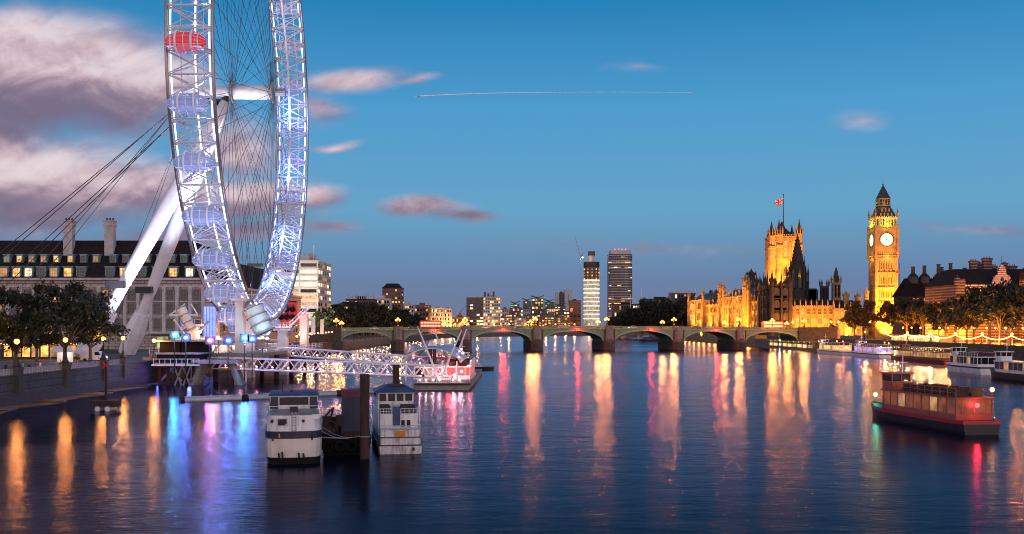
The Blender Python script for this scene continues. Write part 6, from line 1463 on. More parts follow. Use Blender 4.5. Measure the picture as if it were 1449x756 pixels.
def turret(t, x, y, z0, z1, r, mat_, cap=None, n=8):
    mb = MB(); h = z1 - z0
    mb.lathe(x, y, [(r, z0), (r, z1 - h * .26), (r * 1.18, z1 - h * .255), (r * 1.18, z1 - h * .235), (r * .92, z1 - h * .23), (r * .92, z1 - h * .15), (r * 1.15, z1 - h * .148), (r * 1.1, z1 - h * .135)], n)
    for k in range(n): a = 2 * PI * k / n; mb.pinn(x + r * 1.05 * math.cos(a), y + r * 1.05 * math.sin(a), z1 - h * .135, h * .07, r * .22)
    tu = obj('turret', mb, M[mat_], t)
    mb = MB(); mb.lathe(x, y, [(r * .98, z1 - h * .135), (r * .75, z1 - h * .10), (r * .35, z1 - h * .06), (r * .12, z1 - h * .015), (r * .05, z1)], n); obj('turret_cap', mb, M[cap or mat_], tu)
random.seed(21)
pal = thing('gothic_palace', 'long ornate gothic palace on the west bank, floodlit orange with many pinnacles', 'palace', (170, 700, 4.4))
zg = 6.5
XF = 157.8
# river front in five lengths (far to near): a->b runs towards the camera, outward normal faces the river (-x)
def yx(px): return XF * F / (px - CX)
cuts = [(977, 998, 426, 2, 3), (998, 1022, 432, 4, 3), (1022, 1060, 421, 8, 4), (1060, 1073, 428, 3, 3)]
for i, (p0, p1, tp, nb, fl_) in enumerate(cuts):
    ya, yb_ = yx(p0), yx(p1); ym = (ya + yb_) / 2; z1 = Z(tp, ym); off = -1.5 if i in (0, 2) else 0
    facade(pal, (XF + off, ya), (XF + off, yb_), zg, z1, nb, fl_, False, 1.3, 5.5 if i != 2 else 6, 20, keys=('pal_win', 'pal_win', 'pal_lit'))
    mb = MB(); mb.rings([[(XF + 2, yb_, z1 + .2), (XF + 18, yb_, z1 + .2), (XF + 18, ya, z1 + .2), (XF + 2, ya, z1 + .2)], [(XF + 8, yb_ + 1, z1 + 6), (XF + 12, yb_ + 1, z1 + 6), (XF + 12, ya - 1, z1 + 6), (XF + 8, ya - 1, z1 + 6)]])
    for k in range(int((ya - yb_) / 2)): mb.cbox(XF + 10, yb_ + 1 + 2 * k, z1 + 6, .15, .4, 1.2)
    obj('roof', mb, M['iron_roof'], pal)
for px_, tp, r in ((977.5, 411, 1.6), (997, 408, 1.6), (1022, 397.5, 1.9), (1027, 400, 1.4), (1058, 386, 2.0), (1063, 391, 1.5)):
    y = yx(px_); turret(pal, XF - 1.5, y, zg, Z(tp, y), r, 'gothic')
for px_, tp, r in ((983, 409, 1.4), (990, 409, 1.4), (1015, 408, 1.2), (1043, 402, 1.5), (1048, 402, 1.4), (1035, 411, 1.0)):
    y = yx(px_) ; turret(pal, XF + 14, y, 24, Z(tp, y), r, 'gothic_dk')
# dark end pavilion by the bridge: river face and north face
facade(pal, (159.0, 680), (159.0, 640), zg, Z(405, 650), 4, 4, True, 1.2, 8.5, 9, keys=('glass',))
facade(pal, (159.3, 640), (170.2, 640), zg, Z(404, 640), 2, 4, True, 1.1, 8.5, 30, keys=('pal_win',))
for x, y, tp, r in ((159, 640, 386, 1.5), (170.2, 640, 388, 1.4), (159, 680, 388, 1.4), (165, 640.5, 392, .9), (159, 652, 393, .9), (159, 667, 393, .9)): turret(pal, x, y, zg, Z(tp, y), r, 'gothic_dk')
# north front to the clock tower
facade(pal, (170.4, 643), (197.5, 643), zg, Z(434, 643), 8, 3, False, .9, 4.2, 14, .5, ('pal_win', 'pal_win', 'pal_lit'))
facade(pal, (197.5, 641.5), (214, 641.5), zg, Z(438, 642), 5, 3, False, .9, 4.2, 14, .5, ('pal_win', 'pal_lit'))
mb = MB(); mb.rings([[(171, 645, Z(434, 643)), (213, 645, Z(434, 643) - 1), (213, 660, 24), (171, 660, 24)], [(172, 651, Z(425, 650)), (212, 651, Z(425, 650)), (212, 654, Z(425, 650)), (172, 654, Z(425, 650))]]); obj('roof', mb, M['slate'], pal)
mb = MB()
for (x0, x1, y, tp, b0) in ((195, 202, 690, 410, 440),): mb.box(x0, x1, y, y + 8, 20, Z(tp, y))
for (px0, px1, tp) in ((1144, 1155, 410),): mb.box(X(px0, 690), X(px1, 690), 690, 697, 20, Z(tp, 690)); mb.box(X(px0 - .6, 690), X(px1 + .6, 690), 689.6, 697.4, Z(tp, 690), Z(tp, 690) + .8)
obj('ventilation_block', mb, M['gothic_dk'], pal)
def small_tower(px0, px1, tp, Y, name, spire=None, mat_='gothic_dk'):
    x0, x1 = X(px0, Y), X(px1, Y); w = x1 - x0; mb = MB(); mb.box(x0, x1, Y, Y + w, 18, Z(tp, Y))
    for (a, b) in ((x0, Y), (x1, Y), (x0, Y + w), (x1, Y + w)): mb.pinn(a, b, Z(tp, Y), 5, .9)
    o = obj(name, mb, M[mat_], pal)
    for q in (-.22, .22): mb = MB(); c = (x0 + x1) / 2 + q * w; mb.box(c - w * .12, c + w * .12, Y - .1, Y - .02, Z(tp, Y) - 10, Z(tp, Y) - 1.5); obj('louvre', mb, M['glass'], o)
    if spire: mb = MB(); c = (x0 + x1) / 2; mb.lathe(c, Y + w / 2, [(w * .42, Z(tp, Y)), (w * .4, Z(tp, Y) + (Z(spire, Y) - Z(tp, Y)) * .4), (w * .28, Z(tp, Y) + (Z(spire, Y) - Z(tp, Y)) * .45), (w * .24, Z(tp, Y) + (Z(spire, Y) - Z(tp, Y)) * .7), (w * .05, Z(spire, Y))], 8); obj('lantern_spire', mb, M['gothic_dk'], o)
small_tower(1163, 1173, 405, 720, 'stair_tower'); small_tower(1179.5, 1190, 400, 700, 'lantern_tower', 378, 'gothic')
for px_, tp in ((1197, 410), (1214, 412), (1226, 406)): x = X(px_, 650); turret(pal, x, 650, zg, Z(tp, 650), 2.0 if px_ < 1220 else 1.5, 'gothic')
x = X(1063, 740); turret(pal, x, 740, 20, Z(380, 740), 3.0, 'gothic_dk'); 
for px_, tp in ((1076, 393), (1083, 389), (1097, 393), (1104, 396), (1111, 394), (1070, 396)): y = 684; x = X(px_, y); turret(pal, x, y, 20, Z(tp, y), 1.1, 'gothic_dk')
# terrace with its lit wall
mb = MB(); mb.box(149.5, XF + .5, 650, 925, 4.4, zg); obj('terrace', mb, M['gothic'], pal)
mb = MB(); 
for k in range(92): mb.box(149.2, 149.5, 652 + 3 * k, 653.6 + 3 * k, zg, zg + 1.1)
mb.box(149.1, 149.6, 650, 925, zg + 1.1, zg + 1.3); obj('terrace_parapet', mb, M['gothic'], pal)
mb = MB(); mb.prism([(148.9, 641), (149.6, 641), (149.6, 925), (149.9, 925)], -1, zg - .2); 
rw = obj('river_wall', mb, M['gothic'], None); tag(rw, 'long stone river wall below the palace terrace, lit amber', 'wall')
for i in range(12):
    y = 660 + i * 22; t = thing('terrace_lamp', f'small amber lamp standing on the palace terrace parapet, {ORD[i]} from the bridge', 'lamp', (149.3, y, zg + 1.3), 'lamps on the palace terrace')
    mb = MB(); mb.tube((149.3, y, zg + 1.3), (149.3, y, zg + 3.2), .08, n=5); obj('post', mb, M['black'], t); mb = MB(); mb.ball((149.3, y, zg + 3.5), .35, 8); obj('globe', mb, M['bulb_far2'], t, True)
# floodlights along the terrace and the north front
for i in range(7):
    y = 690 + i * 35; light('AREA', (150.6, y, zg + .4), (158.5, y, 21), FP * 12000, OR, .8, 30, name='facade_flood').rotation_euler
for i in range(4): light('SPOT', (147.5, 705 + 60 * i, 5), (XF, 705 + 60 * i, 12), FP * 9000, (1, .46, .03), .6, spot=120, blend=1, name='terrace_flood')
light('AREA', (184, 631, 6.6), (184, 643, 17), FP * 2600, (1, .31, .02), 26, .8, name='facade_flood'); light('AREA', (207, 630, 6.6), (207, 643, 17), FP * 1600, (1, .31, .02), 14, .8, name='facade_flood')
light('AREA', (164, 628, 6.6), (165, 640, 20), FP * 900, (1, .34, .04), 8, .8, name='facade_flood')
# ---------------------------------------------------------------- great square tower
vt = thing('square_gothic_tower', 'massive square gothic tower floodlit yellow with corner turrets and flag', 'tower', (X(1111, 890), 895, 4.4))
VY = 886; vx0, vx1 = X(1092, VY), X(1131, VY); vw = vx1 - vx0; vc = (vx0 + vx1) / 2; vtop = Z(335, VY)
va = R(0)
mb = MB(); mb.box(vx0, vx1, VY, VY + vw, 10, vtop); obj('wall', mb, M['gothic'], vt)
mb = MB()
for zz in (Z(440, VY), Z(420, VY), Z(392, VY), Z(366, VY), Z(350, VY), Z(338, VY), vtop): mb.box(vx0 - .4, vx1 + .4, VY - .4, VY + vw + .4, zz - .4, zz + .5)
for k in range(16): s = vx0 + vw * (k + .25) / 16; mb.box(s, s + vw / 32, VY - .2, VY + .4, vtop + .5, vtop + 2)
for k in range(24): s = vx0 + vw * (k + .5) / 24; mb.box(s - .2, s + .2, VY - .35, VY, Z(366, VY), vtop)
obj('string_course', mb, M['gothic'], vt)
for q in (.2, .5, .8):
    x = vx0 + vw * q; gwin(vt, x, VY - .02, Z(418, VY), vw * .17, 24, 0, 'pal_win'); gwin(vt, x, VY - .02, Z(362, VY), vw * .15, 11, 0, 'pal_lit'); gwin(vt, x, VY - .02, Z(350, VY), vw * .15, 5.5, 0, 'pal_lit')
for q in (.35, .65):
    mb = MB(); x = vx0 + vw * q; mb.box(x - .7, x + .7, VY - .8, VY, 10, Z(350, VY)); mb.pinn(x, VY - .4, Z(350, VY), 7, 1.1); obj('buttress', mb, M['gothic'], vt)
for x, y, tp in ((vx0, VY, 313), (vx1, VY, 310), (vx0 + 5, VY + vw, 314), (vx1, VY + vw, 314), (vx0 + vw * .28, VY + 1, 310)):
    turret(vt, x, y, 10, Z(tp, VY), 3.0, 'gothic', 'gothic_dk')
mb = MB(); mb.frus(vc, VY + vw / 2, vtop, Z(322, VY), vw * .36, vw * .36, vw * .12, vw * .12); mb.lathe(vc, VY + vw / 2, [(3.0, Z(322, VY)), (2.2, Z(318, VY)), (.5, Z(312, VY))], 8); obj('roof', mb, M['iron_roof'], vt)
fy = VY + vw / 2; mb = MB(); mb.tube((X(1108.5, fy), fy, Z(322, fy)), (X(1108.5, fy), fy, Z(276, fy)), .42, .25, n=8); mb.ball((X(1108.5, fy), fy, Z(275.5, fy)), .6, 8); fp = obj('flagpole', mb, M['black'], vt)
# union flag: blue field, white and red crosses, waving
mb = MB(); nx, nz = 30, 18; fw, fhh = 9.0, 5.0; x0, z0 = X(1108, fy), Z(280, fy)
vs = [(x0 - fw * i / nx * .8, fy + .8 * math.sin(i * .42), z0 - fhh * j / nz - i * .09 + .35 * math.sin(i * .35)) for j in range(nz + 1) for i in range(nx + 1)]
mb.v = vs
for j in range(nz):
    for i in range(nx):
        uf, vf = abs((i + .5) / nx - .5) * 2, abs((j + .5) / nz - .5) * 2; x_, y_ = uf * 2, vf * 1; c = 0
        dg = abs(uf - vf)
        if dg < .30: c = 1
        if dg < .10: c = 2
        if uf < .20 or vf < .34: c = 1
        if uf < .11 or vf < .19: c = 2
        w = nx + 1; mb.f.append((j * w + i, j * w + i + 1, (j + 1) * w + i + 1, (j + 1) * w + i)); mb.mi.append(c)
obj('flag', mb, [M['navy'], M['white'], M['red']], vt)
for q in (-12, 10): light('SPOT', (vc + q, VY - 26, 30), (vc + q * .5, VY, 62), FP * 70000, (1, .31, .018), 1, spot=75, blend=.8, name='tower_flood')
light('SPOT', (vx0 - 26, VY - 6, 30), (vx0, VY + 10, 62), FP * 46000, (1, .31, .018), 1, spot=75, blend=.8, name='tower_flood')
light('SPOT', (vc, VY - 18, 28), (vc, VY, 45), FP * 15000, (1, .46, .03), 1, spot=90, blend=1, name='tower_flood')
light('SPOT', (vc, VY - 34, 36), (vc, VY, 88), FP * 56000, (1, .33, .025), 1, spot=40, blend=.6, name='tower_flood')
# ---------------------------------------------------------------- dark octagonal central spire
Y = 770; xc = X(1128.5, Y); ct = thing('octagonal_spire', 'dark octagonal gothic lantern tower with tall spire in front of the square tower', 'tower', (xc, Y, 20))
w = X(1144, Y) - X(1113, Y)
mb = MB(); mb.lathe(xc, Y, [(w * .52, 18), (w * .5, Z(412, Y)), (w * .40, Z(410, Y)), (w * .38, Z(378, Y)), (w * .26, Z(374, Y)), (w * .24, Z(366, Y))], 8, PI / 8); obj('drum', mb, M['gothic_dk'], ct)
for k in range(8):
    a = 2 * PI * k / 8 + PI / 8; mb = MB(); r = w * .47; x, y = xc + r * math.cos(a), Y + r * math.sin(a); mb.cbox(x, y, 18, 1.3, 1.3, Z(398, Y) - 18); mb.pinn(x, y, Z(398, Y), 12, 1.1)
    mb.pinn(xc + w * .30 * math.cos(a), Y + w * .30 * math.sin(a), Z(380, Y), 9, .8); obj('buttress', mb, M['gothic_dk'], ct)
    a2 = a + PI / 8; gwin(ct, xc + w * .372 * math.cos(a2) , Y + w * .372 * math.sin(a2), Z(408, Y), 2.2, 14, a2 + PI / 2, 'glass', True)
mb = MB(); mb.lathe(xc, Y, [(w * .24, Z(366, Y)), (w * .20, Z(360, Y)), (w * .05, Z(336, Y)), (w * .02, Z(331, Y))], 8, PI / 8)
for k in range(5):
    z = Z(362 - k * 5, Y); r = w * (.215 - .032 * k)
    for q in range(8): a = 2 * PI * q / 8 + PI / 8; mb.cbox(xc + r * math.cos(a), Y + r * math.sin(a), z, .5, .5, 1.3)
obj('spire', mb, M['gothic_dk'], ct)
# ---------------------------------------------------------------- clock tower
TY = 652; tcx = X(1249.5, TY); tw = 12.6; rot = R(-2)
tt = thing('clock_tower', 'tall ornate gothic clock tower floodlit orange with glowing white dials', 'clock tower', (tcx, TY, 4.4))
cT = frame(tcx, TY, rot); H = tw / 2
zA, zB, zC = Z(364, TY), Z(321, TY), Z(312, TY)
mb = MB(cT); mb.box(-H, H, -H, H, 4.4, zA); obj('shaft', mb, M['gothic'], tt)
mb = MB(cT)
for f in range(4):
    ca, sa = math.cos(f * PI / 2), math.sin(f * PI / 2)
    def FT(s, q, z, ca=ca, sa=sa): a, b = s, -H - q; return cT(a * ca - b * sa, a * sa + b * ca, z)
    r_ = MB(FT)
    for k in range(8):
        s = -H + .9 + (tw - 1.8) * k / 7; r_.box(s - .16, s + .16, 0, .38, 9, zA - .2)
    for s in (-H + .15, H - .15): r_.box(s - .75, s + .75, 0, .5, 4.4, zA)
    nl = 5
    for k in range(nl + 1): z = 9 + (zA - 10) * k / nl; r_.box(-H, H, 0, .55, z - .5, z + .3); 
    for k in range(nl):
        for j in range(7):
            s = -H + .9 + (tw - 1.8) * (j + .5) / 7; z = 9 + (zA - 10) * (k + 1) / nl; r_.box(s - .55, s + .55, 0, .3, z - 1.7, z - .5)
    obj('panel_ribs', r_, M['gothic'], tt)
    for k in range(nl):
        for j in (1, 2, 3, 4, 5):
            s = -H + .9 + (tw - 1.8) * (j + .5) / 7; z = 9 + (zA - 10) * k / nl; r_ = MB(FT); r_.box(s - .28, s + .28, -.05, .06, z + 2.2, z + (zA - 10) / nl - 3); obj('slit_window', r_, M['pal_win'], tt)
    # clock stage
    r_ = MB(FT); r_.box(-H - .7, H + .7, -.2, .75, zA, zB); cs = obj('clock_stage', r_, M['gothic'], tt)
    r_ = MB(FT)
    for s in (-H - .3, H + .3): r_.box(s - .6, s + .6, .75, 1.35, zA - .5, zB + .3)
    r_.box(-H - .7, H + .7, .75, 1.2, zA, zA + .8); r_.box(-H - .7, H + .7, .75, 1.2, zB - 1.0, zB)
    for j in range(11): s = -H + tw * (j + .5) / 11; r_.box(s - .35, s + .35, .75, 1.0, zA + 1.0, zA + 2.3)
    obj('clock_surround', r_, M['gothic'], cs)
    zc_ = (zA + zB) / 2 + .9; rd = 3.9
    r_ = MB(FT); r_.add([(rd * math.cos(2 * PI * i / 48), .80, zc_ + rd * math.sin(2 * PI * i / 48)) for i in range(48)], [tuple(range(48))]); di = obj('clock_dial', r_, M['dial'], tt)
    r_ = MB(FT); n = 48
    for (ra, rb, q) in ((rd, rd + .45, .98), (rd * .70, rd * .74, .86), (rd * .93, rd * .97, .86)):
        r_.add([(ra * math.cos(2 * PI * i / n), q, zc_ + ra * math.sin(2 * PI * i / n)) for i in range(n)] + [(rb * math.cos(2 * PI * i / n), q, zc_ + rb * math.sin(2 * PI * i / n)) for i in range(n)], [(i, (i + 1) % n, n + (i + 1) % n, n + i) for i in range(n)])
    obj('dial_ring', r_, M['black'], di)
    r_ = MB(FT)
    for i in range(12):
        a = 2 * PI * i / 12; c, s_ = math.cos(a), math.sin(a); p = [(rd * .76, -.09), (rd * .92, -.12), (rd * .92, .12), (rd * .76, .09)]
        r_.add([(c * u_ - s_ * v_, .88, zc_ + s_ * u_ + c * v_) for u_, v_ in p], [(0, 1, 2, 3)])
    obj('numeral', r_, M['black'], di)
    for a, ln, wd in ((R(90 - 222), 2.6, .22), (R(90 - 150), 3.6, .13)):
        r_ = MB(FT); c, s_ = math.cos(a), math.sin(a); r_.add([(c * u_ - s_ * v_, .9, zc_ + s_ * u_ + c * v_) for u_, v_ in ((-.5, -wd), (ln, -wd * .4), (ln, wd * .4), (-.5, wd))], [(0, 1, 2, 3)]); obj('clock_hand', r_, M['black'], di)
    # belfry arcade
    r_ = MB(FT)
    for j in range(8): s = -H + tw * j / 7; r_.box(s - .32, s + .32, -.6, .45, zB, zC + .2)
    r_.box(-H - .5, H + .5, -.7, .6, zC + .2, zC + 1.2)
    for j in range(9): s = -H + tw * (j + .2) / 9; r_.box(s, s + .7, .3, .6, zC + 1.2, zC + 2.0)
    obj('belfry_arcade', r_, M['belfry'], tt)
mb = MB(cT); mb.box(-H + 1.6, H - 1.6, -H + 1.6, H - 1.6, zB, zC + 1); obj('belfry_core', mb, M['belfry'], tt)
z1, z2, z3, z4 = Z(310, TY), Z(292, TY), Z(283, TY), Z(263, TY)
mb = MB(cT); mb.frus(0, 0, z1, z2, H + .2, H + .2, H * .50, H * .50)
rf = obj('lower_roof', mb, M['iron_roof'], tt)
for f in range(4):
    ca, sa = math.cos(f * PI / 2), math.sin(f * PI / 2)
    for r_i in range(2):
        for j in range(4 - r_i):
            zz = z1 + 1.2 + r_i * 2.9; hw_ = H + .2 - (zz - z1) / (z2 - z1) * H * .5; s = (j - (3 - r_i) / 2) * 2.2
            def FT(s_, q, z, ca=ca, sa=sa): a, b = s_, -q; return cT(a * ca - b * sa, a * sa + b * ca, z)
            r_ = MB(FT); r_.box(s - .5, s + .5, hw_ - 1.2, hw_ + .1, zz, zz + 1.3); r_.add([(s - .6, hw_ + .15, zz + 1.3), (s + .6, hw_ + .15, zz + 1.3), (s, hw_ + .1, zz + 2.2), (s, hw_ - 1.4, zz + 2.2), (s - .6, hw_ - 1.2, zz + 1.3), (s + .6, hw_ - 1.2, zz + 1.3)], [(0, 1, 2), (0, 2, 3, 4), (1, 5, 3, 2)]); obj('roof_dormer', r_, M['gilt'], rf)
mb = MB(cT); mb.box(-H * .48, H * .48, -H * .48, H * .48, z2, z3)
obj('lantern_core', mb, M['black'], tt)
mb = MB(cT)
for f in range(4):
    ca, sa = math.cos(f * PI / 2), math.sin(f * PI / 2)
    for j in range(5):
        s = (j - 2) * H * .25; a, b = s, -H * .52; p = (a * ca - b * sa, a * sa + b * ca); mb.cbox(p[0], p[1], z2, .34, .34, z3 - z2)
mb.box(-H * .6, H * .6, -H * .6, H * .6, z3, z3 + .6); mb.box(-H * .6, H * .6, -H * .6, H * .6, z2 - .3, z2 + .3); obj('lantern_arcade', mb, M['gothic'], tt)
mb = MB(cT); mb.frus(0, 0, z3 + .6, z4, H * .56, H * .56, .35, .35); obj('spire', mb, M['iron_roof'], tt)
mb = MB(cT); mb.lathe(0, 0, [(.25, z4), (.6, z4 + .8), (.15, z4 + 1.3), (.1, z4 + 4)], 8); mb.box(-.7, .7, -.06, .06, z4 + 2.4, z4 + 2.6)
for k in range(3): z = z3 + 3 + k * 3.2; 
obj('finial', mb, M['gilt'], tt)
for sx_ in (-1, 1):
    for sy_ in (-1, 1): mb = MB(cT); mb.pinn(sx_ * (H + .4), sy_ * (H + .4), zC + 1, 6.5, .9); obj('corner_pinnacle', mb, M['gothic'], tt)
for (dx_, dy_, px_, zt_, pw) in ((-4, -22, 0, 24, 30000), (6, -24, 2, 40, 36000), (-24, -10, -4, 30, 24000), (-27, -12, -3, 52, 18000), (10, -30, 1, 62, 34000), (-2, -14, 0, 14, 14000)):
    light('SPOT', (tcx + dx_, TY + dy_, 5.5), (tcx + px_, TY - 5, zt_), FP * pw * 2.1, (1, .29, .014) if zt_ > 15 else (1, .45, .03), .8, spot=70, blend=1, name='tower_flood')
for f in range(4):
    a = rot - PI / 2 + f * PI / 2; light('POINT', (tcx + (H + 2.6) * math.cos(a), TY + (H + 2.6) * math.sin(a), zB + 1.0), None, FP * 260, (1, .72, .07), .3, name='belfry_flood')
    light('POINT', (tcx + (H + 3.6) * math.cos(a), TY + (H + 3.6) * math.sin(a), zA - 1.0), None, FP * 260, (1, .5, .06), .3, name='stage_flood')
    light('POINT', (tcx + 5.2 * math.cos(a), TY + 5.2 * math.sin(a), z2 + 1.5), None, FP * 45, (1, .6, .12), .2, name='lantern_flood')
fpt = thing('flagpole', 'thin flagpole with small reddish flag beside the clock tower', 'flagpole', (X(1273, 640), 640, 4.4)); mb = MB(); mb.tube((X(1273, 640), 640, 4.4), (X(1273, 640), 640, Z(373, 640)), .16, n=6); obj('pole', mb, M['black'], fpt)
mb = MB(); x = X(1273, 640); mb.add([(x, 640, Z(383, 640)), (x - 1.2, 640.3, Z(383, 640) + .3), (x - 2.4, 640, Z(384, 640)), (x - 2.4, 640, Z(387, 640)), (x - 1.2, 640.3, Z(387, 640) + .3), (x, 640, Z(387, 640))], [(0, 1, 4, 5), (1, 2, 3, 4)]); obj('flag', mb, M['red'], fpt)

# ================================================================ west embankment
lw2 = [(156.2, 300), (156.2, 440), (154.8, 530)]
eb = thing('embankment_wall', 'dark stone embankment wall along the west bank with lamp standards on its parapet', 'wall', (156, 400, 0))
mb = MB(); mb.prism([(155.4, 120), (156.9, 120), (156.9, 440), (155.0, 532), (154.2, 532), (155.4, 440)], -1, 5.4); obj('masonry', mb, M['stone_dk'], eb)
mb = MB(); mb.prism([(155.2, 120), (156.0, 120), (156.0, 440), (154.8, 532), (154.0, 532), (155.2, 440)], 5.4, 6.2); obj('parapet', mb, M['stone_dk'], eb)
FX = 156.0
fy_ = [FX * F / (p - CX) for p in (1224, 1253, 1284, 1317, 1352, 1390, 1432, 1480)]
tops = [Z(p, y) for p, y in zip((469, 470, 470, 471.5, 472.5, 474, 476.5, 479), fy_)]
def dolphin():
    t = thing('embankment_lamp', '', 'street lamp', (0, 0, 0)); mb = MB(); mb.lathe(0, 0, [(.7, 0), (.6, .4), (.3, .9), (.22, 2.0), (.14, 2.4), (.12, 2.9)], 8); obj('base', mb, M['black'], t); mb = MB(); mb.ball((0, 0, 3.35), .48, 10); obj('globe', mb, M['bulb_emb'], t, True); mb = MB(); mb.lathe(0, 0, [(.2, 3.8), (.03, 4.2)], 6); obj('finial', mb, M['black'], t); return t
dl = dolphin(); 
for i, (y, z) in enumerate(zip(fy_, tops)):
    lab = f'embankment lamp standard carrying the festoon lights, {ORD[i]} from the clock tower'; loc = (FX, y, 6.2)
    if i == 0: dl.location = loc; dl['label'] = lab; dl['group'] = 'lamp standards on the west embankment'
    else: dup(dl, loc, 0, lab, 'lamp standards on the west embankment')
for i in range(1, len(fy_) - 1):
    t = thing('festoon', f'drooping string of festoon bulbs along the west embankment, {ORD[i - 1]} swag from the clock tower', 'festoon lights', (FX, fy_[i], 8.5), 'festoon swags')
    mb = MB(); pts = []
    for k in range(33): f = k / 32; y = fy_[i] + (fy_[i + 1] - fy_[i]) * f; z = 9.2 - 1.3 * (1 - (2 * f - 1) ** 2); pts.append((FX - .1, y, z))
    mb.path(pts, .03, 4); obj('wire', mb, M['black'], t)
    bm_ = MB(); bm_.ball((0, 0, 0), .19, 6); bme = mesh('bulb', bm_, M['bulb_fest'])
    for p in pts[::1]: inst('bulb', bme, t, (p[0], p[1], p[2] - .14))
# chimneyed modern block and striped office behind the trees
pc = thing('chimneyed_block', 'dark office block with steep roof and tall black chimneys beyond the clock tower', 'building', (X(1320, 560), 570, 4.4))
Y = 575; x0, x1 = X(1276, Y), X(1356, Y); ze = Z(420, Y)
mb = MB(); mb.box(x0, x1, Y, Y + 12, 4.4, ze); obj('wall', mb, M['gothic_dk'], pc)
mb = MB(); mb.rings([[(x0 - 1, Y - 1, ze), (x1 + 1, Y - 1, ze), (x1 + 1, Y + 13, ze), (x0 - 1, Y + 13, ze)], [(X(1289, Y), Y + 8, Z(394, Y + 8)), (x1 - 1, Y + 8, Z(394, Y + 8)), (x1 - 1, Y + 10, Z(394, Y + 8)), (X(1289, Y), Y + 10, Z(394, Y + 8))]]); obj('roof', mb, M['roof_black'], pc)
for k in range(16):
    x = x0 + (x1 - x0) * (k + .5) / 16
    mb = MB(); mb.box(x - .5, x + .5, Y - .2, Y - .02, ze - 6.5, ze - .8); obj('window', mb, M['win_b' if k in (3, 4, 6, 9, 10, 12) else 'glass'], pc)
    mb = MB(); mb.box(x + .8, x + 1.1, Y - .5, Y, 6, ze); obj('pier', mb, M['gothic_dk'], pc)
    for q in (1, 2): mb = MB(); mb.box(x - .5, x + .5, Y - .2, Y - .02, ze - 6.5 - 7 * q, ze - .8 - 7 * q); obj('window', mb, M['glass'], pc)
for px_, tp in ((1292, 377.5), (1308, 376), (1328, 374), (1345, 372.5), (1332.5, 378), (1365, 379)):
    x, y = X(px_, Y + 8), Y + 8 if px_ not in (1332.5,) else Y + 24; x = X(px_, y)
    mb = MB(); mb.lathe(x, y, [(3.1, Z(394, y) - 3), (2.9, Z(392, y)), (1.6, Z(388, y)), (1.05, Z(387, y)), (.98, Z(tp + 1.2, y)), (1.15, Z(tp + 1, y)), (1.15, Z(tp, y))], 12); obj('chimney', mb, M['black'], pc)
# striped office
ns = thing('striped_office', 'red-brick office striped with white stone, lit windows and big striped chimneys', 'building', (X(1400, 500), 500, 4.4))
M['striped'] = brick('red_and_white_bands', (.075, .022, .014), (.075, .022, .014), (.20, .17, .15), .16, 40, .22, size=.05)
Y = 495; x0, x1 = X(1350, Y), X(1475, Y); ze = Z(403, Y)
mb = MB(); mb.box(x0, x1, Y, Y + 35, 4.4, ze); mb.box(x0, x0 + 5, Y - .8, Y, 4.4, Z(395, Y)); obj('wall', mb, M['striped'], ns)
mb = MB(); mb.rings([[(x0 - .5, Y - .8, ze), (x1, Y - .8, ze), (x1, Y + 36, ze), (x0 - .5, Y + 36, ze)], [(x0 + 5, Y + 11, Z(381, Y + 11)), (x1, Y + 11, Z(381, Y + 11)), (x1, Y + 24, Z(381, Y + 11)), (x0 + 5, Y + 24, Z(381, Y + 11))]]); obj('roof', mb, M['slate'], ns)
mb = MB(); mb.box(x0, x1, Y - .35, Y, ze - .7, ze); mb.box(x0, x1, Y - .3, Y, ze - 5.2, ze - 4.8); obj('cornice', mb, M['stone'], ns)
mb = MB(); mb.lathe(x0 + 1.2, Y - .6, [(1.6, 4.4), (1.6, Z(398, Y)), (1.75, Z(398, Y)), (1.2, Z(394, Y)), (.2, Z(391, Y)), (.08, Z(388, Y))], 12); obj('corner_turret', mb, M['striped'], ns)
for k in range(15):
    x = x0 + 4.5 + k * 2.6
    for q in range(3):
        key = 'win_a' if (k * 3 + q * 5) % 7 in (0, 2, 3) and k < 7 else 'glass'; mb = MB(); mb.box(x - .65, x + .65, Y - .12, Y - .02, ze - 4 - 5 * q, ze - 1.2 - 5 * q); obj('window', mb, M[key], ns)
for px0, px1, tp, y in ((1374, 1383, 369.5, Y + 12), (1392, 1404, 366, Y + 14), (1384.5, 1389, 372.5, Y + 22), (1429, 1439, 377, Y + 12), (1405, 1411, 377, Y + 26), (1420, 1426, 373, Y + 26)):
    x0_, x1_ = X(px0, y), X(px1, y); mb = MB(); mb.box(x0_, x1_, y, y + 2.4, ze, Z(tp, y)); mb.box(x0_ - .25, x1_ + .25, y - .25, y + 2.65, Z(tp, y) - .8, Z(tp, y) + .2); c = obj('chimney', mb, M['striped'], ns)
    for k in range(3): mb = MB(); xx = x0_ + (x1_ - x0_) * (k + .5) / 3; mb.lathe(xx, y + 1.2, [(.28, Z(tp, y) + .2), (.22, Z(tp, y) + 1.0)], 8); obj('chimney_pot', mb, M['citybrown'], c)
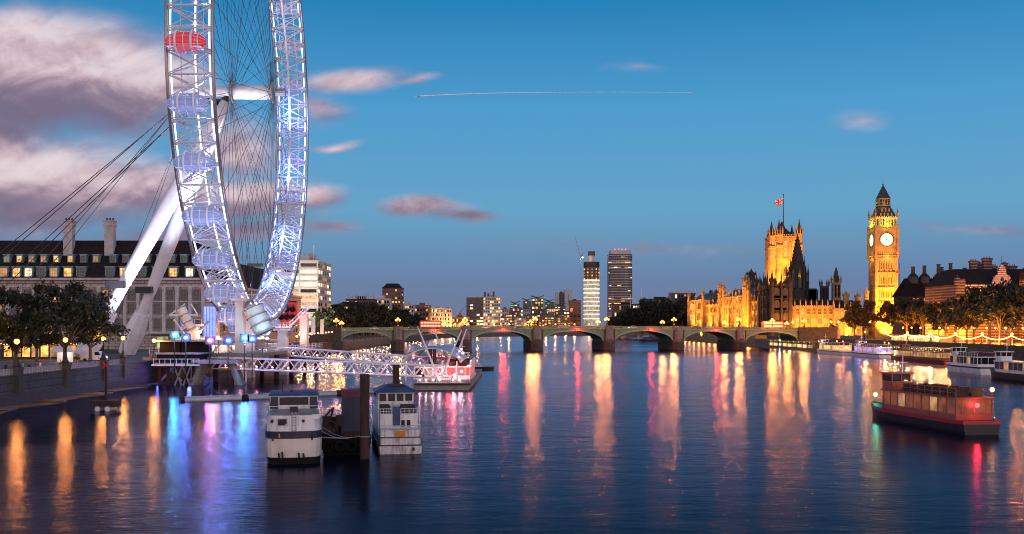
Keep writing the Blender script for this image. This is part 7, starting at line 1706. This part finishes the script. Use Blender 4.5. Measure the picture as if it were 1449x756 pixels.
# pale gable with niche
gy = Y - 1.2; g0, g1, gm = X(1411, gy), X(1426, gy), X(1418, gy)
mb = MB(); mb.xz([(g0 - 2.6, Z(403, gy)), (g1 + 2.6, Z(403, gy)), (g1 + 1, Z(391, gy)), (g1 - .6, Z(388, gy)), (g1 - .8, Z(382, gy)), (gm + 1, Z(377, gy)), (gm, Z(374, gy)), (gm - 1, Z(377, gy)), (g0 + .8, Z(382, gy)), (g0 + .6, Z(388, gy)), (g0 - 1, Z(391, gy))], gy, gy + 1.2); ga = obj('gable', mb, M['gable_band'], ns)
mb = MB(); mb.xz([(gm - .8, Z(398, gy)), (gm + .8, Z(398, gy)), (gm + .8, Z(394, gy)), (gm, Z(392, gy)), (gm - .8, Z(394, gy))], gy - .06, gy - .02); obj('niche', mb, M['black'], ga)
mb = MB(); mb.tube((gm, gy + .6, Z(374, gy)), (gm, gy + .6, Z(363, gy)), .09, n=5); obj('finial', mb, M['black'], ga)
t2 = thing('domed_turret', 'round dark turret with small dome at the frame edge, end of the striped office', 'turret', (X(1449, Y), Y - 2, 4.4))
mb = MB(); mb.lathe(X(1450, Y), Y - 2, [(3.2, 4.4), (3.2, Z(398, Y)), (3.5, Z(398, Y)), (3.4, Z(396, Y))], 16); obj('drum', mb, M['striped'], t2); mb = MB(); mb.lathe(X(1450, Y), Y - 2, [(3.3, Z(396, Y)), (3.0, Z(388, Y)), (1.6, Z(380, Y)), (.5, Z(376, Y)), (.1, Z(372, Y))], 16); obj('dome', mb, M['slate'], t2)
light('SPOT', (X(1372, 470), 474, 16), (X(1365, 495), 495, 27), 9000, (1, .55, .1), .5, spot=90, name='office_flood')
# embankment trees
random.seed(31)
gT = 'plane trees of the west embankment'
rt = [(1283, 520, 424, 0), (1306, 505, 424, 1), (1328, 490, 427, 2), (1352, 470, 426, 0), (1378, 455, 416, 1), (1400, 430, 404, 2), (1428, 400, 402, 0), (1452, 380, 402, 1), (1475, 360, 404, 2), (1338, 430, 438, 1), (1368, 415, 432, 2), (1415, 370, 424, 1)]
for i, (px_, y, tp, k) in enumerate(rt):
    h = Z(tp, y) - 4.4; x = max(X(px_, y), 161 + (i % 2) * 2.0); tree('embankment_tree', KR[k], X(px_, y), y, 4.4, f'dark plane tree glowing orange underneath, {ORD[i]} along the embankment from the clock tower', i * 1.9, h / 17 * .92, h / 17, gT)
for i, (px_, y, tp, lab) in enumerate(((1222, 610, 421, 'thin reddish tree just in front of the palace side of the clock tower'), (1264, 600, 424, 'thin reddish tree against the foot of the clock tower, street side'), (1281, 590, 430, 'sparse orange-lit tree between the clock tower and the chimneyed block'), (1209, 618, 436, 'small bush-like tree by the palace lamp posts'))):
    h = Z(tp, y) - 4.4; tree('thin_tree', KA[i % 2], X(px_, y), y, 4.4, lab, i * 2.3, h / 15, h / 15)
# street lamps under the trees
fl4 = far_lamp_proto(7.0, .42, 'bulb_emb'); k = 0; rnd = random.Random(17)
for i in range(16):
    px_ = 1262 + i * 13.2 + rnd.uniform(-3, 3); y = 480 - i * 9 + rnd.uniform(-30, 45); x = X(px_, y)
    lab = f'orange street lamp under the embankment trees, {ORD[i]} from the clock tower'
    if i == 0: fl4.location = (x, y, 4.4); fl4['label'] = lab; fl4['group'] = 'street lamps under the embankment trees'
    else: dup(fl4, (x, y, 4.4), 0, lab, 'street lamps under the embankment trees')
for i in range(9): y = 520 - i * 24; light('POINT', (X(1275 + i * 20, y) + rnd.uniform(-2, 2), y - 6, 7.0), None, FP * 3800, (1, .25, .015), .6, name='street_glow'); light('POINT', (X(1282 + i * 21, 535 - i * 11), 535 - i * 11, 9.5), None, FP * 4200, (1, .25, .015), .6, name='street_glow')
# lamps round the bridge foot, bronze chariot group on its plinth
fl5 = far_lamp_proto(6.0, .75, 'bulb_emb'); sp5 = [(1122, 628, 'by the bus at the bridge end'), (1176, 618, 'behind the chariot statue'), (1186, 625, 'beside the chariot statue'), (1231, 612, 'at the foot of the clock tower'), (1201, 622, 'between statue and clock tower'), (1147, 626, 'in front of the palace north front')]
for i, (px_, y, w_) in enumerate(sp5):
    lab = f'large glowing globe lamp {w_}'
    if i == 0: fl5.location = (X(px_, y), y, 4.6 + 4); fl5['label'] = lab; fl5['group'] = 'globe lamps at the bridge end'
    else: dup(fl5, (X(px_, y), y, 4.6 + 4 * (i < 4)), 0, lab, 'globe lamps at the bridge end')
cs_ = thing('chariot_statue', 'bronze chariot group with rearing horses on a stone plinth at the bridge end', 'statue', (X(1180, 570), 570, 4.4))
xs, ys_ = X(1180, 570), 570; mb = MB(); mb.cbox(xs, ys_, 4.4, 5.6, 4, 5.6); mb.cbox(xs, ys_, 10, 6.2, 4.6, .5); obj('plinth', mb, M['stone'], cs_)
for k, q in enumerate((-.9, .9)):
    mb = MB(); b0 = Vector((xs - .6, ys_ + q, 12.1))
    mb.rings([[tuple(b0 + Vector((a, r_ * math.cos(t_ * PI / 4), b + r_ * math.sin(t_ * PI / 4)))) for t_ in range(8)] for a, b, r_ in ((1.1, -.35, .3), (.8, -.2, .55), (0, .15, .5), (-.7, .55, .55), (-1.1, 1.0, .36), (-1.4, 1.6, .26), (-1.7, 1.75, .22), (-2.1, 1.55, .13))])
    for a, z in ((-.9, .4), (-.7, .3)): mb.tube(b0 + Vector((a, 0, z)), b0 + Vector((a - .7, 0, .1)), .14, .1); mb.tube(b0 + Vector((a - .7, 0, .1)), b0 + Vector((a - .5, 0, -.5)), .1, .07)
    for a in (.7, .95): mb.tube(b0 + Vector((a, 0, -.3)), b0 + Vector((a + .3, 0, -1.0)), .2, .12); mb.tube(b0 + Vector((a + .3, 0, -1.0)), b0 + Vector((a + .05, 0, -1.6)), .11, .08)
    obj('horse', mb, M['bronze'], cs_)
mb = MB(); mb.xz([(xs + .9, 11.0), (xs + 2.3, 11.0), (xs + 2.3, 11.3), (xs + 1.2, 12.4), (xs + .9, 12.2)], ys_ - .8, ys_ + .8)
for q in (-.9, .9): mb.hoop((xs + 1.5, ys_ + q, 11.2), Vector((1, 0, 0)), Vector((0, 0, 1)), .6, .09, 16, 5)
obj('chariot', mb, M['bronze'], cs_)
mb = MB(); mb.lathe(xs + 1.6, ys_, [(.5, 11.2), (.34, 12.2), (.42, 12.9), (.14, 13.3), (.22, 13.5), (.2, 13.75), (.05, 13.9)], 10); mb.tube((xs + 1.6, ys_ - .3, 13.0), (xs + .9, ys_ - .7, 14.0), .11, .08); mb.tube((xs + .9, ys_ - .7, 13.2), (xs + .9, ys_ - .7, 15.4), .05); obj('charioteer', mb, M['bronze'], cs_)
# west pier: long pontoon with lit canopies
wp_ = thing('west_pier', 'long dark pier pontoon with yellow-lit glazed canopies below the embankment', 'pier', (146, 430, 0))
ya, yb_ = yb(1085, 147), yb(1338, 147); 
mb = MB(); mb.box(143.6, 150, yb_, ya, -.5, 1.2); obj('pontoon', mb, M['black'], wp_)
def canopy(y0, y1, key, n):
    mb = MB(); mb.box(143.7, 149, y0, y1, 4.3, 4.55); cp = obj('canopy_roof', mb, M['citydark'], wp_)
    for k in range(n):
        y = y0 + (y1 - y0) * (k + .1) / n; dy_ = (y1 - y0) / n * .8; mb = MB(); mb.box(144.2, 144.3, y, y + dy_, 1.5, 3.0); obj('lit_panel', mb, M[key if k % 3 else 'win_b'], cp)
        mb = MB(); mb.box(143.9, 144.1, y - .1, y + .05, 1.2, 4.3); obj('canopy_post', mb, M['steel'], cp)
        mb = MB(); mb.ball((143.8, y + dy_ / 2, 4.1), .16, 6); obj('canopy_lamp', mb, M['bulb_prom2'], cp)
canopy(yb(1150, 144), yb(1088, 144), 'win_g2', 9); canopy(yb(1205, 144), yb(1158, 144), 'win_a', 6); canopy(yb(1336, 144), yb(1258, 144), 'win_g2', 12)
light('POINT', (142.5, yb(1118, 142.5), 3), None, 420, (1, .72, .25), .3, name='pier_lamp'); light('POINT', (142.5, yb(1300, 142.5), 3), None, 420, (1, .72, .3), .3, name='pier_lamp'); light('POINT', (142.5, yb(1180, 142.5), 3.4), None, 300, (1, .55, .2), .3, name='pier_lamp')
hy = yb(1300, 139.5); tour_boat('restaurant_boat', 'long red-hulled restaurant boat with glazed saloon at the west pier', 139.6, hy, R(90), yb(1256, 139.6) - yb(1339, 139.6), 5.2, None, 'red', 'black', 'win_b', 1, 'black', None, 'boat', 14, 1.1)
t = thing('navigation_light', 'green-white signal lamps on a post under the last bridge arch', 'signal light', (X(1103, 500), 500, 0)); mb = MB(); x = X(1103, 500); mb.tube((x, 500, -1), (x, 500, 8), .15, n=6); obj('post', mb, M['black'], t)
for py_ in (481.5, 487.5): mb = MB(); mb.ball((x, 499.7, Z(py_, 500)), .35, 8); obj('lens', mb, M['bulb_gw'], t, True)
mb = MB(); mb.ball((x, 499.7, 1.2), .3, 8); obj('lens', mb, M['bulb_green'], t, True)
t = thing('pier_building', 'low lit waiting hall on the embankment above the pier', 'building', (X(1300, 430), 430, 4.4)); x0 = 158.5
mb = MB(); mb.box(x0, x0 + 5, yb(1330, x0), yb(1262, x0), 5.4, 8.2); obj('wall', mb, M['citydark'], t); mb = MB(); mb.box(x0 - .5, x0 + 5.5, yb(1332, x0), yb(1260, x0), 8.2, 8.5); obj('roof', mb, M['citydark'], t)
for k in range(14): y0 = yb(1330, x0) + (yb(1262, x0) - yb(1330, x0)) * (k + .2) / 14; mb = MB(); mb.box(x0 - .06, x0 - .02, y0, y0 + 3, 6.3, 7.6); obj('window', mb, M['win_a' if k % 3 == 0 else 'win_b'], t)
# pedestrian-scale floodlit streets behind
# ================================================================ things in the sky
Y = 9000; a, b = Vector(P(592, 136.5, Y)), Vector(P(980, 131, Y))
mid = Vector(P(740, 131.2, Y)); pts = []
for k in range(41):
    f = k / 40; p = a * (1 - f) ** 2 + (mid * 2 - (a + b) * .5) * (2 * f * (1 - f)) + b * f ** 2; pts.append(p)
mb = MB(); mb.rings([[tuple(p + Vector((0, math.cos(t_ * PI / 3), math.sin(t_ * PI / 3))) * (4.5 - 3.4 * k / 40)) for t_ in range(6)] for k, p in enumerate(pts)])
o = obj('strobe_trail', mb, M['strobe'], None, True); tag(o, 'long thin white vapour trail curving gently across the blue sky', 'vapour trail')  # solid white tube standing in for an aircraft's strobe light trail
ap = thing('airliner', 'tiny pale airliner at the head of the vapour trail', 'aircraft', tuple(a))
c = a; mb = MB(); mb.rings([[tuple(c + Vector((xx, r_ * math.cos(t_ * PI / 4), r_ * math.sin(t_ * PI / 4)))) for t_ in range(8)] for xx, r_ in ((-34, .4), (-31, 2), (-26, 3), (22, 3), (34, .8))]); obj('fuselage', mb, M['white'], ap, True)
for s_ in (-1, 1):
    mb = MB(); mb.add([tuple(c + Vector(q)) for q in ((-8, 2 * s_, -1), (4, 2 * s_, -1), (14, 32 * s_, 1), (10, 32 * s_, 1), (-8, 2 * s_, -.2), (4, 2 * s_, -.2), (14, 32 * s_, 1.3), (10, 32 * s_, 1.3))], [(0, 1, 2, 3), (7, 6, 5, 4), (0, 3, 7, 4), (1, 5, 6, 2), (2, 6, 7, 3)]); obj('wing', mb, M['white'], ap)
    mb = MB(); mb.tube(c + Vector((-7, 11 * s_, -2)), c + Vector((1, 11 * s_, -2)), 1.5, n=10); obj('engine', mb, M['steel'], ap)
mb = MB(); mb.xz([(c.x + 22, c.z + 2.5), (c.x + 33, c.z + 1.5), (c.x + 36, c.z + 12), (c.x + 31, c.z + 12)], c.y - .4, c.y + .4); obj('tail_fin', mb, M['white'], ap)
# the lamp inside every lamp glass
bpy.context.view_layer.update()
nf = 0
for o in list(bpy.data.objects):
    if o.type != 'MESH' or not o.data.materials or o.data.materials[0] is None or o.data.materials[0].name not in LAMPS: continue
    c, s_ = LAMPS[o.data.materials[0].name]; vs = [v_.co for v_ in o.data.vertices]; k = 1
    if o.data.materials[0].name == 'festoon_bulb':
        nf += 1
        if nf % 4: continue
        k = 4
    lo = Vector([min(q[i] for q in vs) for i in range(3)]); hi = Vector([max(q[i] for q in vs) for i in range(3)]); r = (hi.z - lo.z) / 2
    light('POINT', o.matrix_world @ ((lo + hi) / 2), None, 4 * PI * PI * r * r * s_ * k, c, r * .6, name='lamp_filament')
